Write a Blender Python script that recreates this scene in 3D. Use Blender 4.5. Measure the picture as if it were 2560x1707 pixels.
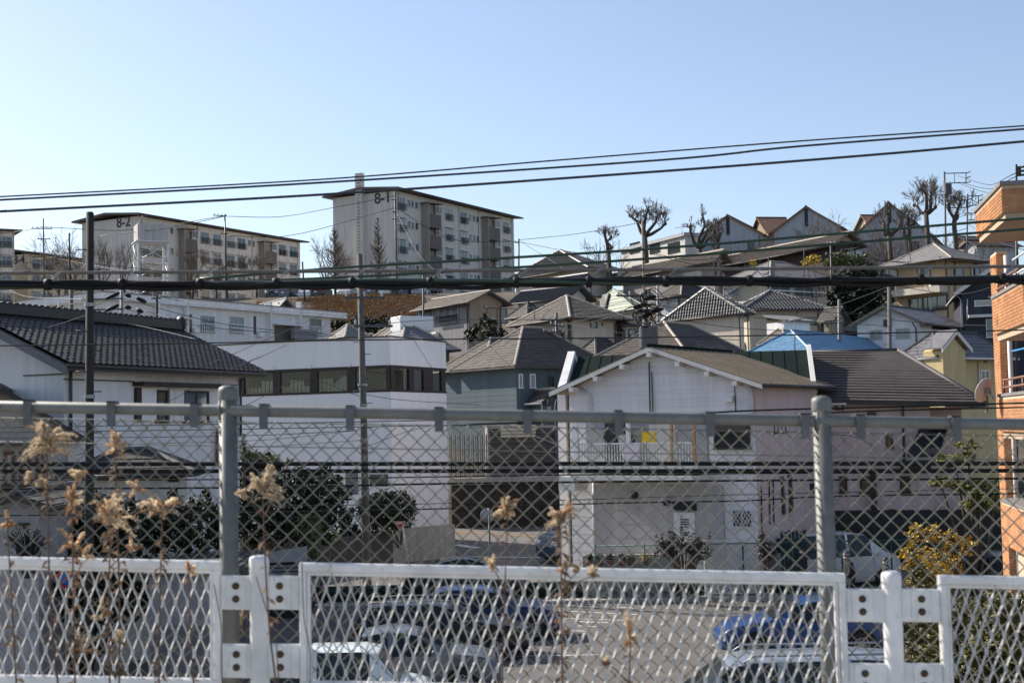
import bpy, bmesh, math, random
from mathutils import Vector, Matrix
rad = math.radians
for o in list(bpy.data.objects):
    bpy.data.objects.remove(o)
scene = bpy.context.scene
col = scene.collection
random.seed(7)

# ------------------------------------------------------------------ camera
F, CX, CY, HOR, ROLL = 3400.0, 1280.0, 853.5, 1065.0, rad(1.2)
CAM = Vector((0, 0, 6.0))
pitch = math.atan((HOR - CY) / F)
FW = Vector((0, math.cos(pitch), math.sin(pitch)))
R0, U0 = Vector((1, 0, 0)), Vector((0, -math.sin(pitch), math.cos(pitch)))
RT = R0 * math.cos(ROLL) - U0 * math.sin(ROLL)
UP = R0 * math.sin(ROLL) + U0 * math.cos(ROLL)
cam_data = bpy.data.cameras.new('camera')
cam = bpy.data.objects.new('camera', cam_data)
col.objects.link(cam)
m = Matrix((RT, UP, -FW)).transposed().to_4x4()
m.translation = CAM
cam.matrix_world = m
cam_data.sensor_width = 36.0
cam_data.lens = 36.0 * F / 2560.0
cam_data.clip_start, cam_data.clip_end = 0.05, 6000
cam_data.dof.use_dof = True
cam_data.dof.focus_distance = 75.0
cam_data.dof.aperture_fstop = 6.5
cam_data.dof.aperture_blades = 7
scene.camera = cam

# ------------------------------------------------------------------ sky, sun, exposure
SUN_AZ, SUN_EL = rad(-58), rad(36)          # azimuth from +Y, negative = to the left
world = bpy.data.worlds.new('World')
scene.world = world
world.use_nodes = True
nt = world.node_tree
nt.nodes.clear()
sky = nt.nodes.new('ShaderNodeTexSky')
sky.sky_type = 'NISHITA'
sky.sun_disc = False
sky.sun_elevation = SUN_EL
sky.sun_rotation = SUN_AZ
sky.altitude = 60
sky.air_density = 1.0
sky.dust_density = 0.9
sky.ozone_density = 2.8
bg = nt.nodes.new('ShaderNodeBackground')
bg.inputs[1].default_value = 0.12
wo = nt.nodes.new('ShaderNodeOutputWorld')
soft = nt.nodes.new('ShaderNodeHueSaturation')      # a paler winter sky
soft.inputs['Saturation'].default_value = 0.86
soft.inputs['Hue'].default_value = 0.505
nt.links.new(sky.outputs[0], soft.inputs['Color'])
nt.links.new(soft.outputs[0], bg.inputs[0])
nt.links.new(bg.outputs[0], wo.inputs[0])
sun_data = bpy.data.lights.new('sun', 'SUN')
sun_data.energy = 5.0
sun_data.angle = rad(0.55)
sun_data.color = (1.0, 0.93, 0.82)
sun = bpy.data.objects.new('sun', sun_data)
col.objects.link(sun)
SD = Vector((math.sin(SUN_AZ) * math.cos(SUN_EL), math.cos(SUN_AZ) * math.cos(SUN_EL), math.sin(SUN_EL)))
sun.rotation_euler = SD.to_track_quat('Z', 'Y').to_euler()
sun.location = (-30, 40, 60)
scene.view_settings.view_transform = 'Standard'
scene.view_settings.look = 'None'
scene.view_settings.gamma = 1
scene.view_settings.exposure = 0.54
scene.view_settings.use_curve_mapping = False
scene.render.engine = 'CYCLES'
scene.cycles.max_bounces = 6
scene.cycles.transparent_max_bounces = 12

# ------------------------------------------------------------------ photo measurements -> world
def ray(px, py):
    return FW * F + RT * (px - CX) + UP * (CY - py)
def P(px, py, D):
    d = ray(px, py)
    return CAM + d * (D / d.y)
def solve_px(C, d, px):
    """t so that C + t*d is seen in picture column px"""
    n = RT * F - FW * (px - CX)
    return -((C - CAM).dot(n)) / d.dot(n)
def PG(px, py, z=0.0):
    d = ray(px, py)
    return CAM + d * ((z - CAM.z) / d.z)
def interp(pts, x):
    if x <= pts[0][0]: return pts[0][1]
    for (a, b), (c, d) in zip(pts, pts[1:]):
        if x <= c: return b + (d - b) * (x - a) / (c - a)
    return pts[-1][1]
HILL = [(0, 0), (50, 0), (69.5, .95), (70.5, 2.4), (76, 3.6), (90, 7), (110, 10.5), (120, 13.5), (135, 16.6), (146, 19.6), (152, 21), (220, 21.6), (320, 22), (1500, 6), (4000, 0)]
def hz(x, y):
    return interp(HILL, y)

# ------------------------------------------------------------------ materials (procedural)
MATS = {}
def mat(name, c, rough=.7, metal=0.0, noise=6.0, amt=.18, bump=0.0, spec=.5, coat=0.0, trans=0.0, streak=False, c2=None, bscale=None):
    if name in MATS: return MATS[name]
    m = bpy.data.materials.new(name); m.use_nodes = True
    n, l = m.node_tree.nodes, m.node_tree.links
    b = n['Principled BSDF']
    b.inputs['Roughness'].default_value = rough
    b.inputs['Metallic'].default_value = metal
    b.inputs['Specular IOR Level'].default_value = spec
    b.inputs['Coat Weight'].default_value = coat
    b.inputs['Transmission Weight'].default_value = trans
    c = tuple(c) if len(c) == 3 else c
    if amt > 0:
        tc = n.new('ShaderNodeTexCoord'); mp = n.new('ShaderNodeMapping')
        l.new(tc.outputs['Object'], mp.inputs[0])
        if streak: mp.inputs['Scale'].default_value = (3, 3, .25)
        nz = n.new('ShaderNodeTexNoise'); nz.inputs['Scale'].default_value = noise; nz.inputs['Detail'].default_value = 6
        nz.inputs['Roughness'].default_value = .65
        l.new(mp.outputs[0], nz.inputs['Vector'])
        cr = n.new('ShaderNodeValToRGB')
        lo = c2 if c2 else tuple(v * (1 - amt) for v in c)
        hi = tuple(min(1, v * (1 + amt * .6)) for v in c)
        cr.color_ramp.elements[0].position = .3; cr.color_ramp.elements[1].position = .7
        cr.color_ramp.elements[0].color = (*lo, 1); cr.color_ramp.elements[1].color = (*hi, 1)
        l.new(nz.outputs['Fac'], cr.inputs[0])
        oi = n.new('ShaderNodeObjectInfo'); hsv = n.new('ShaderNodeHueSaturation')
        mr = n.new('ShaderNodeMapRange'); mr.inputs['To Min'].default_value = 1 - amt * .35; mr.inputs['To Max'].default_value = 1 + amt * .35
        l.new(oi.outputs['Random'], mr.inputs['Value']); l.new(mr.outputs[0], hsv.inputs['Value'])
        l.new(cr.outputs[0], hsv.inputs['Color']); l.new(hsv.outputs[0], b.inputs['Base Color'])
        if bump:
            bp = n.new('ShaderNodeBump'); bp.inputs['Strength'].default_value = bump; bp.inputs['Distance'].default_value = .02
            nz2 = n.new('ShaderNodeTexNoise'); nz2.inputs['Scale'].default_value = bscale or noise * 6; nz2.inputs['Detail'].default_value = 4
            l.new(tc.outputs['Object'], nz2.inputs['Vector'])
            l.new(nz2.outputs['Fac'], bp.inputs['Height']); l.new(bp.outputs[0], b.inputs['Normal'])
    else:
        b.inputs['Base Color'].default_value = (*c, 1)
    MATS[name] = m
    return m
def wallmat(name, c, rough=.85, lines=None, vert=False, depth=.6, amt=.17):
    """painted render or siding: faint vertical rain streaks, optional fine board lines as relief"""
    if name in MATS: return MATS[name]
    m = mat(name, c, rough, noise=.9, amt=amt, streak=True)
    n, l = m.node_tree.nodes, m.node_tree.links
    if lines:
        b = n['Principled BSDF']
        tc = n.new('ShaderNodeTexCoord'); sx = n.new('ShaderNodeSeparateXYZ')
        l.new(tc.outputs['Object'], sx.inputs[0])
        mu = n.new('ShaderNodeMath'); mu.operation = 'MULTIPLY'; mu.inputs[1].default_value = 1 / lines
        if vert:
            ad = n.new('ShaderNodeMath'); ad.operation = 'ADD'
            l.new(sx.outputs['X'], ad.inputs[0]); l.new(sx.outputs['Y'], ad.inputs[1]); l.new(ad.outputs[0], mu.inputs[0])
        else:
            l.new(sx.outputs['Z'], mu.inputs[0])
        fr = n.new('ShaderNodeMath'); fr.operation = 'FRACT'; l.new(mu.outputs[0], fr.inputs[0])
        cr = n.new('ShaderNodeValToRGB'); cr.color_ramp.elements[0].position = 0; cr.color_ramp.elements[1].position = .14
        l.new(fr.outputs[0], cr.inputs[0])
        bp = n.new('ShaderNodeBump'); bp.inputs['Strength'].default_value = depth; bp.inputs['Distance'].default_value = .02
        l.new(cr.outputs[0], bp.inputs['Height']); l.new(bp.outputs[0], b.inputs['Normal'])
    return m
def glassmat(name, c, rough=.06):
    return mat(name, c, rough, amt=.25, noise=1.2, spec=.9)
def clearglass(name, tint=(.85, .88, .86), fac=.78):
    if name in MATS: return MATS[name]
    m = bpy.data.materials.new(name); m.use_nodes = True
    n, l = m.node_tree.nodes, m.node_tree.links; n.clear()
    o = n.new('ShaderNodeOutputMaterial'); mx = n.new('ShaderNodeMixShader'); t = n.new('ShaderNodeBsdfTransparent'); g = n.new('ShaderNodeBsdfGlossy')
    g.inputs['Roughness'].default_value = .03; t.inputs[0].default_value = (*tint, 1)
    mx.inputs[0].default_value = 1 - fac
    l.new(t.outputs[0], mx.inputs[1]); l.new(g.outputs[0], mx.inputs[2]); l.new(mx.outputs[0], o.inputs[0])
    MATS[name] = m
    return m

white_paint = mat('white_fence_paint', (.78, .76, .73), .42, noise=9, amt=.2, bump=.06, spec=.45)
def speckle(m, c, scale, lo, hi, stretch=(1, 1, .35)):
    """rust and grime specks mixed over a paint's colour"""
    n, l = m.node_tree.nodes, m.node_tree.links; b = n['Principled BSDF']; src = b.inputs['Base Color'].links[0].from_socket
    tc = n.new('ShaderNodeTexCoord'); mp = n.new('ShaderNodeMapping'); mp.inputs['Scale'].default_value = stretch; nz = n.new('ShaderNodeTexNoise'); nz.inputs['Scale'].default_value = scale; nz.inputs['Detail'].default_value = 8; nz.inputs['Roughness'].default_value = .7
    cr = n.new('ShaderNodeValToRGB'); cr.color_ramp.elements[0].position = lo; cr.color_ramp.elements[1].position = hi
    mx = n.new('ShaderNodeMix'); mx.data_type = 'RGBA'; mx.inputs['B'].default_value = (*c, 1)
    l.new(tc.outputs['Object'], mp.inputs[0]); l.new(mp.outputs[0], nz.inputs['Vector']); l.new(nz.outputs['Fac'], cr.inputs[0]); l.new(cr.outputs[0], mx.inputs['Factor']); l.new(src, mx.inputs['A']); l.new(mx.outputs['Result'], b.inputs['Base Color'])
speckle(white_paint, (.27, .21, .15), 38, .60, .78)
mesh_paint = mat('expanded_mesh_paint', (.60, .58, .55), .45, noise=14, amt=.3, spec=.4)
speckle(mesh_paint, (.25, .19, .13), 60, .60, .74, (1, 1, 1))
galv = mat('galvanised_steel', (.155, .158, .145), .55, .15, noise=22, amt=.22, bump=.05)
wire_galv = mat('galvanised_wire', (.19, .19, .155), .5, .2, noise=30, amt=.25)
black_rubber = mat('black_cable_sheath', (.009, .009, .010), .6, amt=.2, spec=.25)
green_rubber = mat('green_cable_sheath', (.028, .062, .04), .45, amt=.2)
dark_rubber = mat('slate_cable_sheath', (.03, .04, .05), .45, amt=.2)
grey_rubber = mat('grey_cable_sheath', (.16, .145, .13), .6, amt=.25, noise=12)
thin_wire = mat('service_wire_sheath', (.02, .02, .023), .5, amt=.15)
conc_pole = mat('concrete_pole', (.13, .12, .11), .85, noise=5, amt=.25, bump=.1, streak=True)
dark_pole = mat('dark_pole_concrete', (.026, .023, .02), .85, noise=5, amt=.25, bump=.1, streak=True)
steel_pole = mat('steel_pole', (.09, .085, .08), .6, .2, noise=8, amt=.2)
insul = mat('insulator_ceramic', (.5, .5, .48), .3, amt=.1)
black_metal = mat('black_metal', (.02, .02, .022), .45, .3, amt=.15)
grey_metal = mat('grey_metal', (.3, .31, .31), .45, .5, amt=.2)
alu = mat('aluminium_frame', (.42, .42, .40), .4, .5, amt=.12)
dark_alu = mat('bronze_frame', (.05, .04, .035), .45, .2, amt=.15)
white_frame = mat('white_window_frame', (.75, .75, .74), .4, amt=.08)
glass_d = glassmat('window_glass_dark', (.035, .04, .045))
glass_b = glassmat('window_glass_blue', (.10, .13, .16))
glass_c = glassmat('window_glass_curtained', (.30, .29, .26), .12)
glass_f = glassmat('window_glass_frosted', (.36, .38, .38), .3)
concrete = mat('concrete', (.36, .345, .315), .9, noise=1.6, amt=.3, bump=.2, streak=True)

# ------------------------------------------------------------------ mesh building
class MB:
    def __init__(s): s.v = []; s.f = []; s.m = []; s.sm = []
    def add(s, vs, fs, mi=0, smooth=False):
        b = len(s.v); s.v.extend([tuple(v) for v in vs]); s.f.extend([tuple(i + b for i in f) for f in fs])
        s.m.extend([mi] * len(fs)); s.sm.extend([smooth] * len(fs)); return s
    def box(s, x0, y0, z0, x1, y1, z1, mi=0):
        return s.add([(x0, y0, z0), (x1, y0, z0), (x1, y1, z0), (x0, y1, z0), (x0, y0, z1), (x1, y0, z1), (x1, y1, z1), (x0, y1, z1)],
                     [(0, 3, 2, 1), (4, 5, 6, 7), (0, 1, 5, 4), (1, 2, 6, 5), (2, 3, 7, 6), (3, 0, 4, 7)], mi)
    def bbox(s, x0, y0, z0, x1, y1, z1, b=.01, mi=0):
        """box with chamfered vertical and top edges"""
        poly = [(x0 + b, y0), (x1 - b, y0), (x1, y0 + b), (x1, y1 - b), (x1 - b, y1), (x0 + b, y1), (x0, y1 - b), (x0, y0 + b)]
        cx, cy = (x0 + x1) / 2, (y0 + y1) / 2
        def sh(p):
            return (p[0] - b * (1 if p[0] > cx else -1), p[1] - b * (1 if p[1] > cy else -1))
        top = [sh(p) for p in poly]
        vs = [(*p, z0) for p in poly] + [(*p, z1 - b) for p in poly] + [(*p, z1) for p in top]
        fs = [tuple(range(7, -1, -1)), tuple(range(16, 24))]
        for k in (0, 8):
            fs += [(k + i, k + (i + 1) % 8, k + 8 + (i + 1) % 8, k + 8 + i) for i in range(8)]
        return s.add(vs, fs, mi)
    def obox(s, c, ax, ay, az, mi=0):
        """oriented box: centre and three half-axis vectors"""
        c, ax, ay, az = Vector(c), Vector(ax), Vector(ay), Vector(az)
        vs = [c + ax * i + ay * j + az * k for k in (-1, 1) for (i, j) in ((-1, -1), (1, -1), (1, 1), (-1, 1))]
        return s.add(vs, [(0, 3, 2, 1), (4, 5, 6, 7), (0, 1, 5, 4), (1, 2, 6, 5), (2, 3, 7, 6), (3, 0, 4, 7)], mi)
    def prism(s, poly, vec, mi=0):
        vec = Vector(vec); n = len(poly)
        vs = [Vector(p) for p in poly] + [Vector(p) + vec for p in poly]
        fs = [tuple(range(n - 1, -1, -1)), tuple(range(n, 2 * n))] + [(i, (i + 1) % n, n + (i + 1) % n, n + i) for i in range(n)]
        return s.add(vs, fs, mi)
    def tube(s, pts, r, n=6, mi=0, cap=True, smooth=True, up=None):
        pts = [Vector(p) for p in pts]; k = len(pts)
        rs = r if isinstance(r, (list, tuple)) else [r] * k
        vs, fs = [], []
        prev = None
        for i, p in enumerate(pts):
            t = (pts[min(i + 1, k - 1)] - pts[max(i - 1, 0)])
            if t.length < 1e-9: t = Vector((0, 0, 1))
            t.normalize()
            if prev is None:
                a = Vector((0, 0, 1)) if abs(t.z) < .9 else Vector((1, 0, 0))
                u = t.cross(a).normalized()
            else:
                u = (prev - t * prev.dot(t))
                u = u.normalized() if u.length > 1e-6 else t.orthogonal().normalized()
            prev = u; w = t.cross(u)
            for j in range(n):
                a = 2 * math.pi * j / n
                vs.append(p + (u * math.cos(a) + w * math.sin(a)) * rs[i])
        for i in range(k - 1):
            for j in range(n):
                fs.append((i * n + j, i * n + (j + 1) % n, (i + 1) * n + (j + 1) % n, (i + 1) * n + j))
        s.add(vs, fs, mi, smooth)
        if cap:
            b = len(s.v) - k * n
            s.f.append(tuple(b + j for j in range(n - 1, -1, -1))); s.f.append(tuple(b + (k - 1) * n + j for j in range(n)))
            s.m += [mi, mi]; s.sm += [False, False]
        return s
    def lathe(s, prof, n=16, c=(0, 0, 0), mi=0, smooth=True):
        """profile of (r, z) turned about the z axis"""
        c = Vector(c); vs, fs = [], []
        for r, z in prof:
            for j in range(n):
                a = 2 * math.pi * j / n
                vs.append(c + Vector((r * math.cos(a), r * math.sin(a), z)))
        for i in range(len(prof) - 1):
            for j in range(n):
                fs.append((i * n + j, i * n + (j + 1) % n, (i + 1) * n + (j + 1) % n, (i + 1) * n + j))
        s.add(vs, fs, mi, smooth)
        return s
    def ball(s, c, rx, ry, rz, n=10, mi=0, jit=0.0):
        c = Vector(c); k = max(4, n // 2 + 1); vs, fs = [], []
        for i in range(k + 1):
            th = math.pi * i / k
            for j in range(n):
                a = 2 * math.pi * j / n; q = 1 + random.uniform(-jit, jit)
                vs.append(c + Vector((rx * math.sin(th) * math.cos(a) * q, ry * math.sin(th) * math.sin(a) * q, rz * math.cos(th) * q)))
        for i in range(k):
            for j in range(n):
                fs.append((i * n + j, (i + 1) * n + j, (i + 1) * n + (j + 1) % n, i * n + (j + 1) % n))
        return s.add(vs, fs, mi, True)
    def mesh(s, name, mats):
        me = bpy.data.meshes.new(name)
        me.from_pydata(s.v, [], s.f)
        for mm in (mats if isinstance(mats, (list, tuple)) else [mats]): me.materials.append(mm)
        if any(s.m): me.polygons.foreach_set('material_index', s.m)
        if any(s.sm): me.polygons.foreach_set('use_smooth', s.sm)
        me.update(); return me
    def build(s, name, mats, parent=None):
        return link(name, s.mesh(name, mats), parent)
def link(name, data, parent=None):
    o = bpy.data.objects.new(name, data); col.objects.link(o)
    if parent is not None: o.parent = parent
    return o
def thing(name, label, cat, loc=(0, 0, 0), rz=0.0, group=None):
    o = link(name, None); o.location = loc; o.rotation_euler = (0, 0, rz)
    return tag(o, label, cat, group)
def tag(o, label, cat, group=None):
    o['label'] = label; o['category'] = cat
    if group: o['group'] = group
    return o
def structure(o): o['kind'] = 'structure'; return o
def stuff(o): o['kind'] = 'stuff'; return o
def catmull(pts, n=8):
    pts = [Vector(p) for p in pts]
    if len(pts) < 3: return [pts[0].lerp(pts[-1], i / n) for i in range(n + 1)]
    q = [pts[0] * 2 - pts[1]] + pts + [pts[-1] * 2 - pts[-2]]; out = []
    for i in range(1, len(q) - 2):
        a, b, c, d = q[i - 1:i + 3]
        for j in range(n):
            t = j / n
            out.append(.5 * ((2 * b) + (c - a) * t + (2 * a - 5 * b + 4 * c - d) * t * t + (3 * b - a - 3 * c + d) * t ** 3))
    out.append(pts[-1]); return out

def text_obj(name, txt, size, ext, off, m, parent):
    cu = bpy.data.curves.new(name, 'FONT'); cu.body = txt; cu.size = size; cu.extrude = ext; cu.offset = off; cu.align_x = 'CENTER'; cu.align_y = 'CENTER'
    tmp = bpy.data.objects.new(name, cu); col.objects.link(tmp)
    me = bpy.data.meshes.new_from_object(tmp.evaluated_get(bpy.context.evaluated_depsgraph_get()))
    bpy.data.objects.remove(tmp); me.materials.clear(); me.materials.append(m)
    return link(name, me, parent)

def translucent(name, c, amt=.4, k=.5, noise=40):
    m = mat(name, c, .9, noise=noise, amt=amt); n, l = m.node_tree.nodes, m.node_tree.links
    b = n['Principled BSDF']; t = n.new('ShaderNodeBsdfTranslucent'); mx = n.new('ShaderNodeMixShader'); o = n['Material Output']
    l.new(b.inputs['Base Color'].links[0].from_socket, t.inputs[0]); mx.inputs[0].default_value = k
    l.new(b.outputs[0], mx.inputs[1]); l.new(t.outputs[0], mx.inputs[2]); l.new(mx.outputs[0], o.inputs[0]); return m
# ------------------------------------------------------------------ the ground
gm = mat('dry_soil', (.10, .08, .055), .95, noise=.35, amt=.45, bump=.4, bscale=4)
mb = MB()
xs = [-1600, -700, -300] + list(range(-160, 161, 10)) + [300, 700, 1600]
ys = [4.9, 12, 20, 30, 40, 50, 60, 66, 69.5, 70.5, 73, 76, 80, 85, 90, 96, 103, 110, 115, 120, 125, 130, 135, 140, 146, 152, 160, 170, 190, 220, 320, 600, 1500, 4000]
vs = [(x, y, hz(x, y) - .02 + (0.25 * math.sin(x * .31 + y * .17) if 122 < y < 150 else 0)) for y in ys for x in xs]
w = len(xs)
mb.add(vs, [(j * w + i, j * w + i + 1, (j + 1) * w + i + 1, (j + 1) * w + i) for j in range(len(ys) - 1) for i in range(w - 1)], 0, True)
structure(mb.build('ground', gm))
def sheet(name, x0, y0, x1, y1, z, m):
    b = MB(); b.add([(x0, y0, z), (x1, y0, z), (x1, y1, z), (x0, y1, z)], [(0, 1, 2, 3)]); return structure(b.build(name, m))
asph = mat('worn_asphalt', (.125, .112, .10), .95, noise=1.3, amt=.22, bump=.3, bscale=40)
asph2 = mat('road_asphalt', (.165, .15, .135), .95, noise=.9, amt=.2, bump=.3, bscale=40)
sheet('parking_lot', -26, 14, 26, 46.0, .004, asph)
RS = .95 / 19.5
def PR(px, py):      # picture position -> point on the rising road
    d = ray(px, py); t = (-CAM.z + RS * (0 - 50)) / (d.z - RS * d.y); return CAM + d * t
b = MB(); b.add([(-60, 50.2, .012), (60, 50.2, .012), (60, 69.1, .012 + RS * 18.9), (-60, 69.1, .012 + RS * 18.9)], [(0, 1, 2, 3)]); structure(b.build('road', asph2))
# our own street with its kerb wall, under the fences
b = MB(); b.box(-12, -6, 3.9, 12, 4.15, 4.35); structure(b.build('pavement', concrete))
b = MB(); b.box(-14, 4.16, -.2, 14, 4.85, 4.5); structure(b.build('retaining_wall', concrete))
# paint on the lot and on the road
line_w = mat('road_paint_white', (.62, .61, .58), .8, noise=14, amt=.3)
line_o = mat('road_paint_orange', (.55, .26, .06), .8, noise=14, amt=.25)
def strip(name, a, c, width, z, m, parent=None):
    a, c = Vector((a.x, a.y, z)), Vector((c.x, c.y, z)); d = (c - a).normalized(); n = Vector((-d.y, d.x, 0)) * width / 2
    b = MB(); b.add([a - n, c - n, c + n, a + n], [(0, 1, 2, 3)]); o = b.build(name, m); return structure(o)
for (a, c, ww) in (((1330, 1523), (1600, 1536), .13), ((1550, 1518), (1590, 1520), .13), ((1395, 1575), (1460, 1577), .13),
                   ((1440, 1553), (1520, 1556), .13), ((1445, 1564), (1490, 1566), .13), ((1400, 1545), (1560, 1550), .1), ((1780, 1612), (2150, 1622), .12), ((1290, 1640), (1500, 1636), .1)):
    strip('parking_line', PG(*a), PG(*c), ww, .009, line_w)
def rstrip(name, a, c, width, m):
    a, c = PR(*a), PR(*c); d = (c - a).normalized(); n = Vector((-d.y, d.x, 0)).normalized() * width / 2; n.z = n.y * RS; up = Vector((0, 0, .018))
    b = MB(); b.add([a - n + up, c - n + up, c + n + up, a + n + up], [(0, 1, 2, 3)]); structure(b.build(name, m))
rstrip('centre_line', (1100, 1327), (1500, 1351), .16, line_o); rstrip('centre_line', (2200, 1398), (2330, 1402), .3, line_o)
rstrip('edge_line', (1110, 1391), (1370, 1394), .2, line_w); rstrip('stop_line', (1140, 1362), (1195, 1370), .45, line_w)
# kerbs
for (y0, y1) in ((46.1, 46.35), (49.8, 50.1)):
    b = MB(); b.bbox(-40, y0, -.1, 40, y1, .13, .02); structure(b.build('kerb', concrete))
b = MB(); b.box(-40, 46.36, -.1, 40, 49.79, .115); structure(b.build('footpath', concrete))

# dry grass bank under the car park on the hill
gr = mat('dry_grass', (.27, .155, .07), .95, noise=2.5, amt=.4)
b = MB()
for k in range(60000):
    px = random.uniform(640, 1062); y = random.uniform(127, 150.5); p = P(px, 800, y); x = p.x
    z = hz(x, y) - .02 + .25 * math.sin(x * .31 + y * .17); h = random.uniform(.14, .38); a = random.uniform(0, 6.28); q = .06
    b.add([(x - q * math.cos(a), y - q * math.sin(a), z), (x + q * math.cos(a), y + q * math.sin(a), z), (x + random.uniform(-.15, .2), y + random.uniform(-.15, .1), z + h)], [(0, 1, 2)])
stuff(b.build('dry_grass', gr))

# ------------------------------------------------------------------ houses
ridge_l = mat('ridge_cap_pale', (.42, .36, .29), .7, amt=.15)
ridge_d = mat('ridge_cap_dark', (.07, .065, .065), .6, amt=.2)
gutter_m = mat('gutter_brown', (.06, .05, .045), .5, amt=.15)
gutter_w = mat('gutter_white', (.62, .61, .6), .5, amt=.1)
under_m = mat('eave_underside', (.33, .29, .24), .85, amt=.15)
trim_dark = mat('dark_grille', (.05, .05, .052), .6)
TILE_CACHE = {}
def tile_mesh(m, wd=.27, ex=.24):
    """one wavy pantile, front edge closed; x along the eave, y up the slope, z out"""
    key = (m.name, wd, ex)
    if key not in TILE_CACHE:
        TILE_CACHE[key] = pantile(MB(), Matrix.Identity(4), wd, ex).mesh('tile', m)
    return TILE_CACHE[key]
def pantile(mb, M, wd, ex):
    xs_ = [0, .14, .3, .5, .78, 1.0]; zs = [.06, .072, .042, .006, .006, .06]
    L = ex * 1.2; vs = []
    for y, dz in ((0, .03), (L, 0.0)):
        vs += [M @ Vector((x * wd, y, z + dz)) for x, z in zip(xs_, zs)]
    vs += [M @ Vector((x * wd, 0, -.005 + .03)) for x in xs_]
    n = 6
    fs = [(i, i + 1, n + i + 1, n + i) for i in range(5)] + [(2 * n + i, 2 * n + i + 1, i + 1, i) for i in range(5)]
    return mb.add(vs, fs)
def face_frame(EL, ER, TR, TL):
    ax = (ER - EL); W = ax.length; ax = ax / W
    top = (TL + TR) / 2 - EL
    up = top - ax * top.dot(ax); S = up.length; up = up / S
    return ax, up, ax.cross(up).normalized(), W, S
def lay(mb, face, style, tiles=None):
    """courses of shingles, slates or pantiles as geometry over one roof face (EL, ER, TR, TL)"""
    EL, ER, TR, TL = face
    ax, up, nn, W, S = face_frame(EL, ER, TR, TL)
    xl, xr = (TL - EL).dot(ax), (TR - EL).dot(ax)
    ex, wd, th = {'shingle': (.27, .5, .024), 'kawara': (.25, .28, .05), 'slate': (.3, .62, .02), 'bold': (.3, 2.6, .045), 'seam': (99, .45, .03)}[style]
    if style == 'seam':
        k = max(2, int(W / wd))
        for i in range(k + 1):
            x = W * i / k
            s1 = S
            if x < xl and xl > .01: s1 = S * x / xl
            elif x > xr and W - xr > .01: s1 = S * (W - x) / (W - xr)
            if s1 < .1: continue
            c = EL + ax * x + up * s1 / 2 + nn * .012
            mb.obox(c, ax * .014, up * s1 / 2, nn * .012)
        return
    n = max(2, round(S / ex)); ex = S / n
    for i in range(n):
        y0, y1 = i * ex, min(S, (i + 1.12) * ex)
        t0, t1 = y0 / S, min(1, y1 / S); tm = (i + .5) / n
        a0, b0 = xl * t0, W + (xr - W) * t0
        if style == 'kawara':
            am, bm_ = xl * tm, W + (xr - W) * tm
            k0, k1 = int(math.floor(am / wd)), int(math.ceil(bm_ / wd))
            for j in range(k0, k1):
                x = j * wd
                if x < am - wd * .45 or x + wd > bm_ + wd * .45: continue
                M = Matrix((ax, up, nn)).transposed().to_4x4(); M.translation = EL + ax * x + up * y0 + nn * (random.uniform(0, .008))
                if tiles is not None: tiles.append(M)
                else: pantile(mb, M, wd, ex)
            continue
        x = a0 - (wd * random.random())
        while x < b0:
            wdj = wd * random.uniform(.75, 1.25); xa, xb = max(a0, x + .006), min(b0, x + wdj - .006); x += wdj
            if xb - xa < .05: continue
            a1, b1 = xl * t1, W + (xr - W) * t1
            ua, ub = min(max(xa, a1), b1), max(min(xb, b1), a1)
            j = random.uniform(-.35, .5) * th * (.35 if style == 'bold' else 1)
            lo = nn * (th + j); hi = nn * .002
            v = [EL + ax * xa + up * y0 + lo, EL + ax * xb + up * y0 + lo, EL + ax * ub + up * y1 + hi, EL + ax * ua + up * y1 + hi,
                 EL + ax * xa + up * y0, EL + ax * xb + up * y0]
            mb.add(v, [(0, 1, 2, 3), (4, 5, 1, 0)])
def roof_faces(kind, LA, LB, ez, o, pt):
    """roof as a list of faces (EL, ER, TR, TL), hips/ridges as edges; local coordinates, A along x, B along y"""
    t = math.tan(pt); ze = ez - o * t
    def V(x, y, z): return Vector((x, y, z))
    swap = kind.endswith('B')
    L, W = (LB, LA) if swap else (LA, LB)
    k = kind[:-1] if kind[-1] in 'AB' else kind
    zr = ez + W / 2 * t
    def T(x, y, z): return V(W - y, x, z) if swap else V(x, y, z)      # ridge frame -> local (rotated by 90 degrees)
    if k == 'gable':
        f = [(T(-o, -o, ze), T(L + o, -o, ze), T(L + o, W / 2, zr), T(-o, W / 2, zr)),
             (T(L + o, W + o, ze), T(-o, W + o, ze), T(-o, W / 2, zr), T(L + o, W / 2, zr))]
        e = [(T(-o, W / 2, zr), T(L + o, W / 2, zr))]
    else:
        r = min(W / 2, L / 2 - .05)
        a, b_ = T(r, W / 2, zr), T(L - r, W / 2, zr)
        p = [T(-o, -o, ze), T(L + o, -o, ze), T(L + o, W + o, ze), T(-o, W + o, ze)]
        f = [(p[0], p[1], b_, a), (p[1], p[2], b_, b_), (p[2], p[3], a, b_), (p[3], p[0], a, a)]
        e = [(a, b_), (p[0], a), (p[1], b_), (p[2], b_), (p[3], a)]
    return f, e, zr
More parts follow.
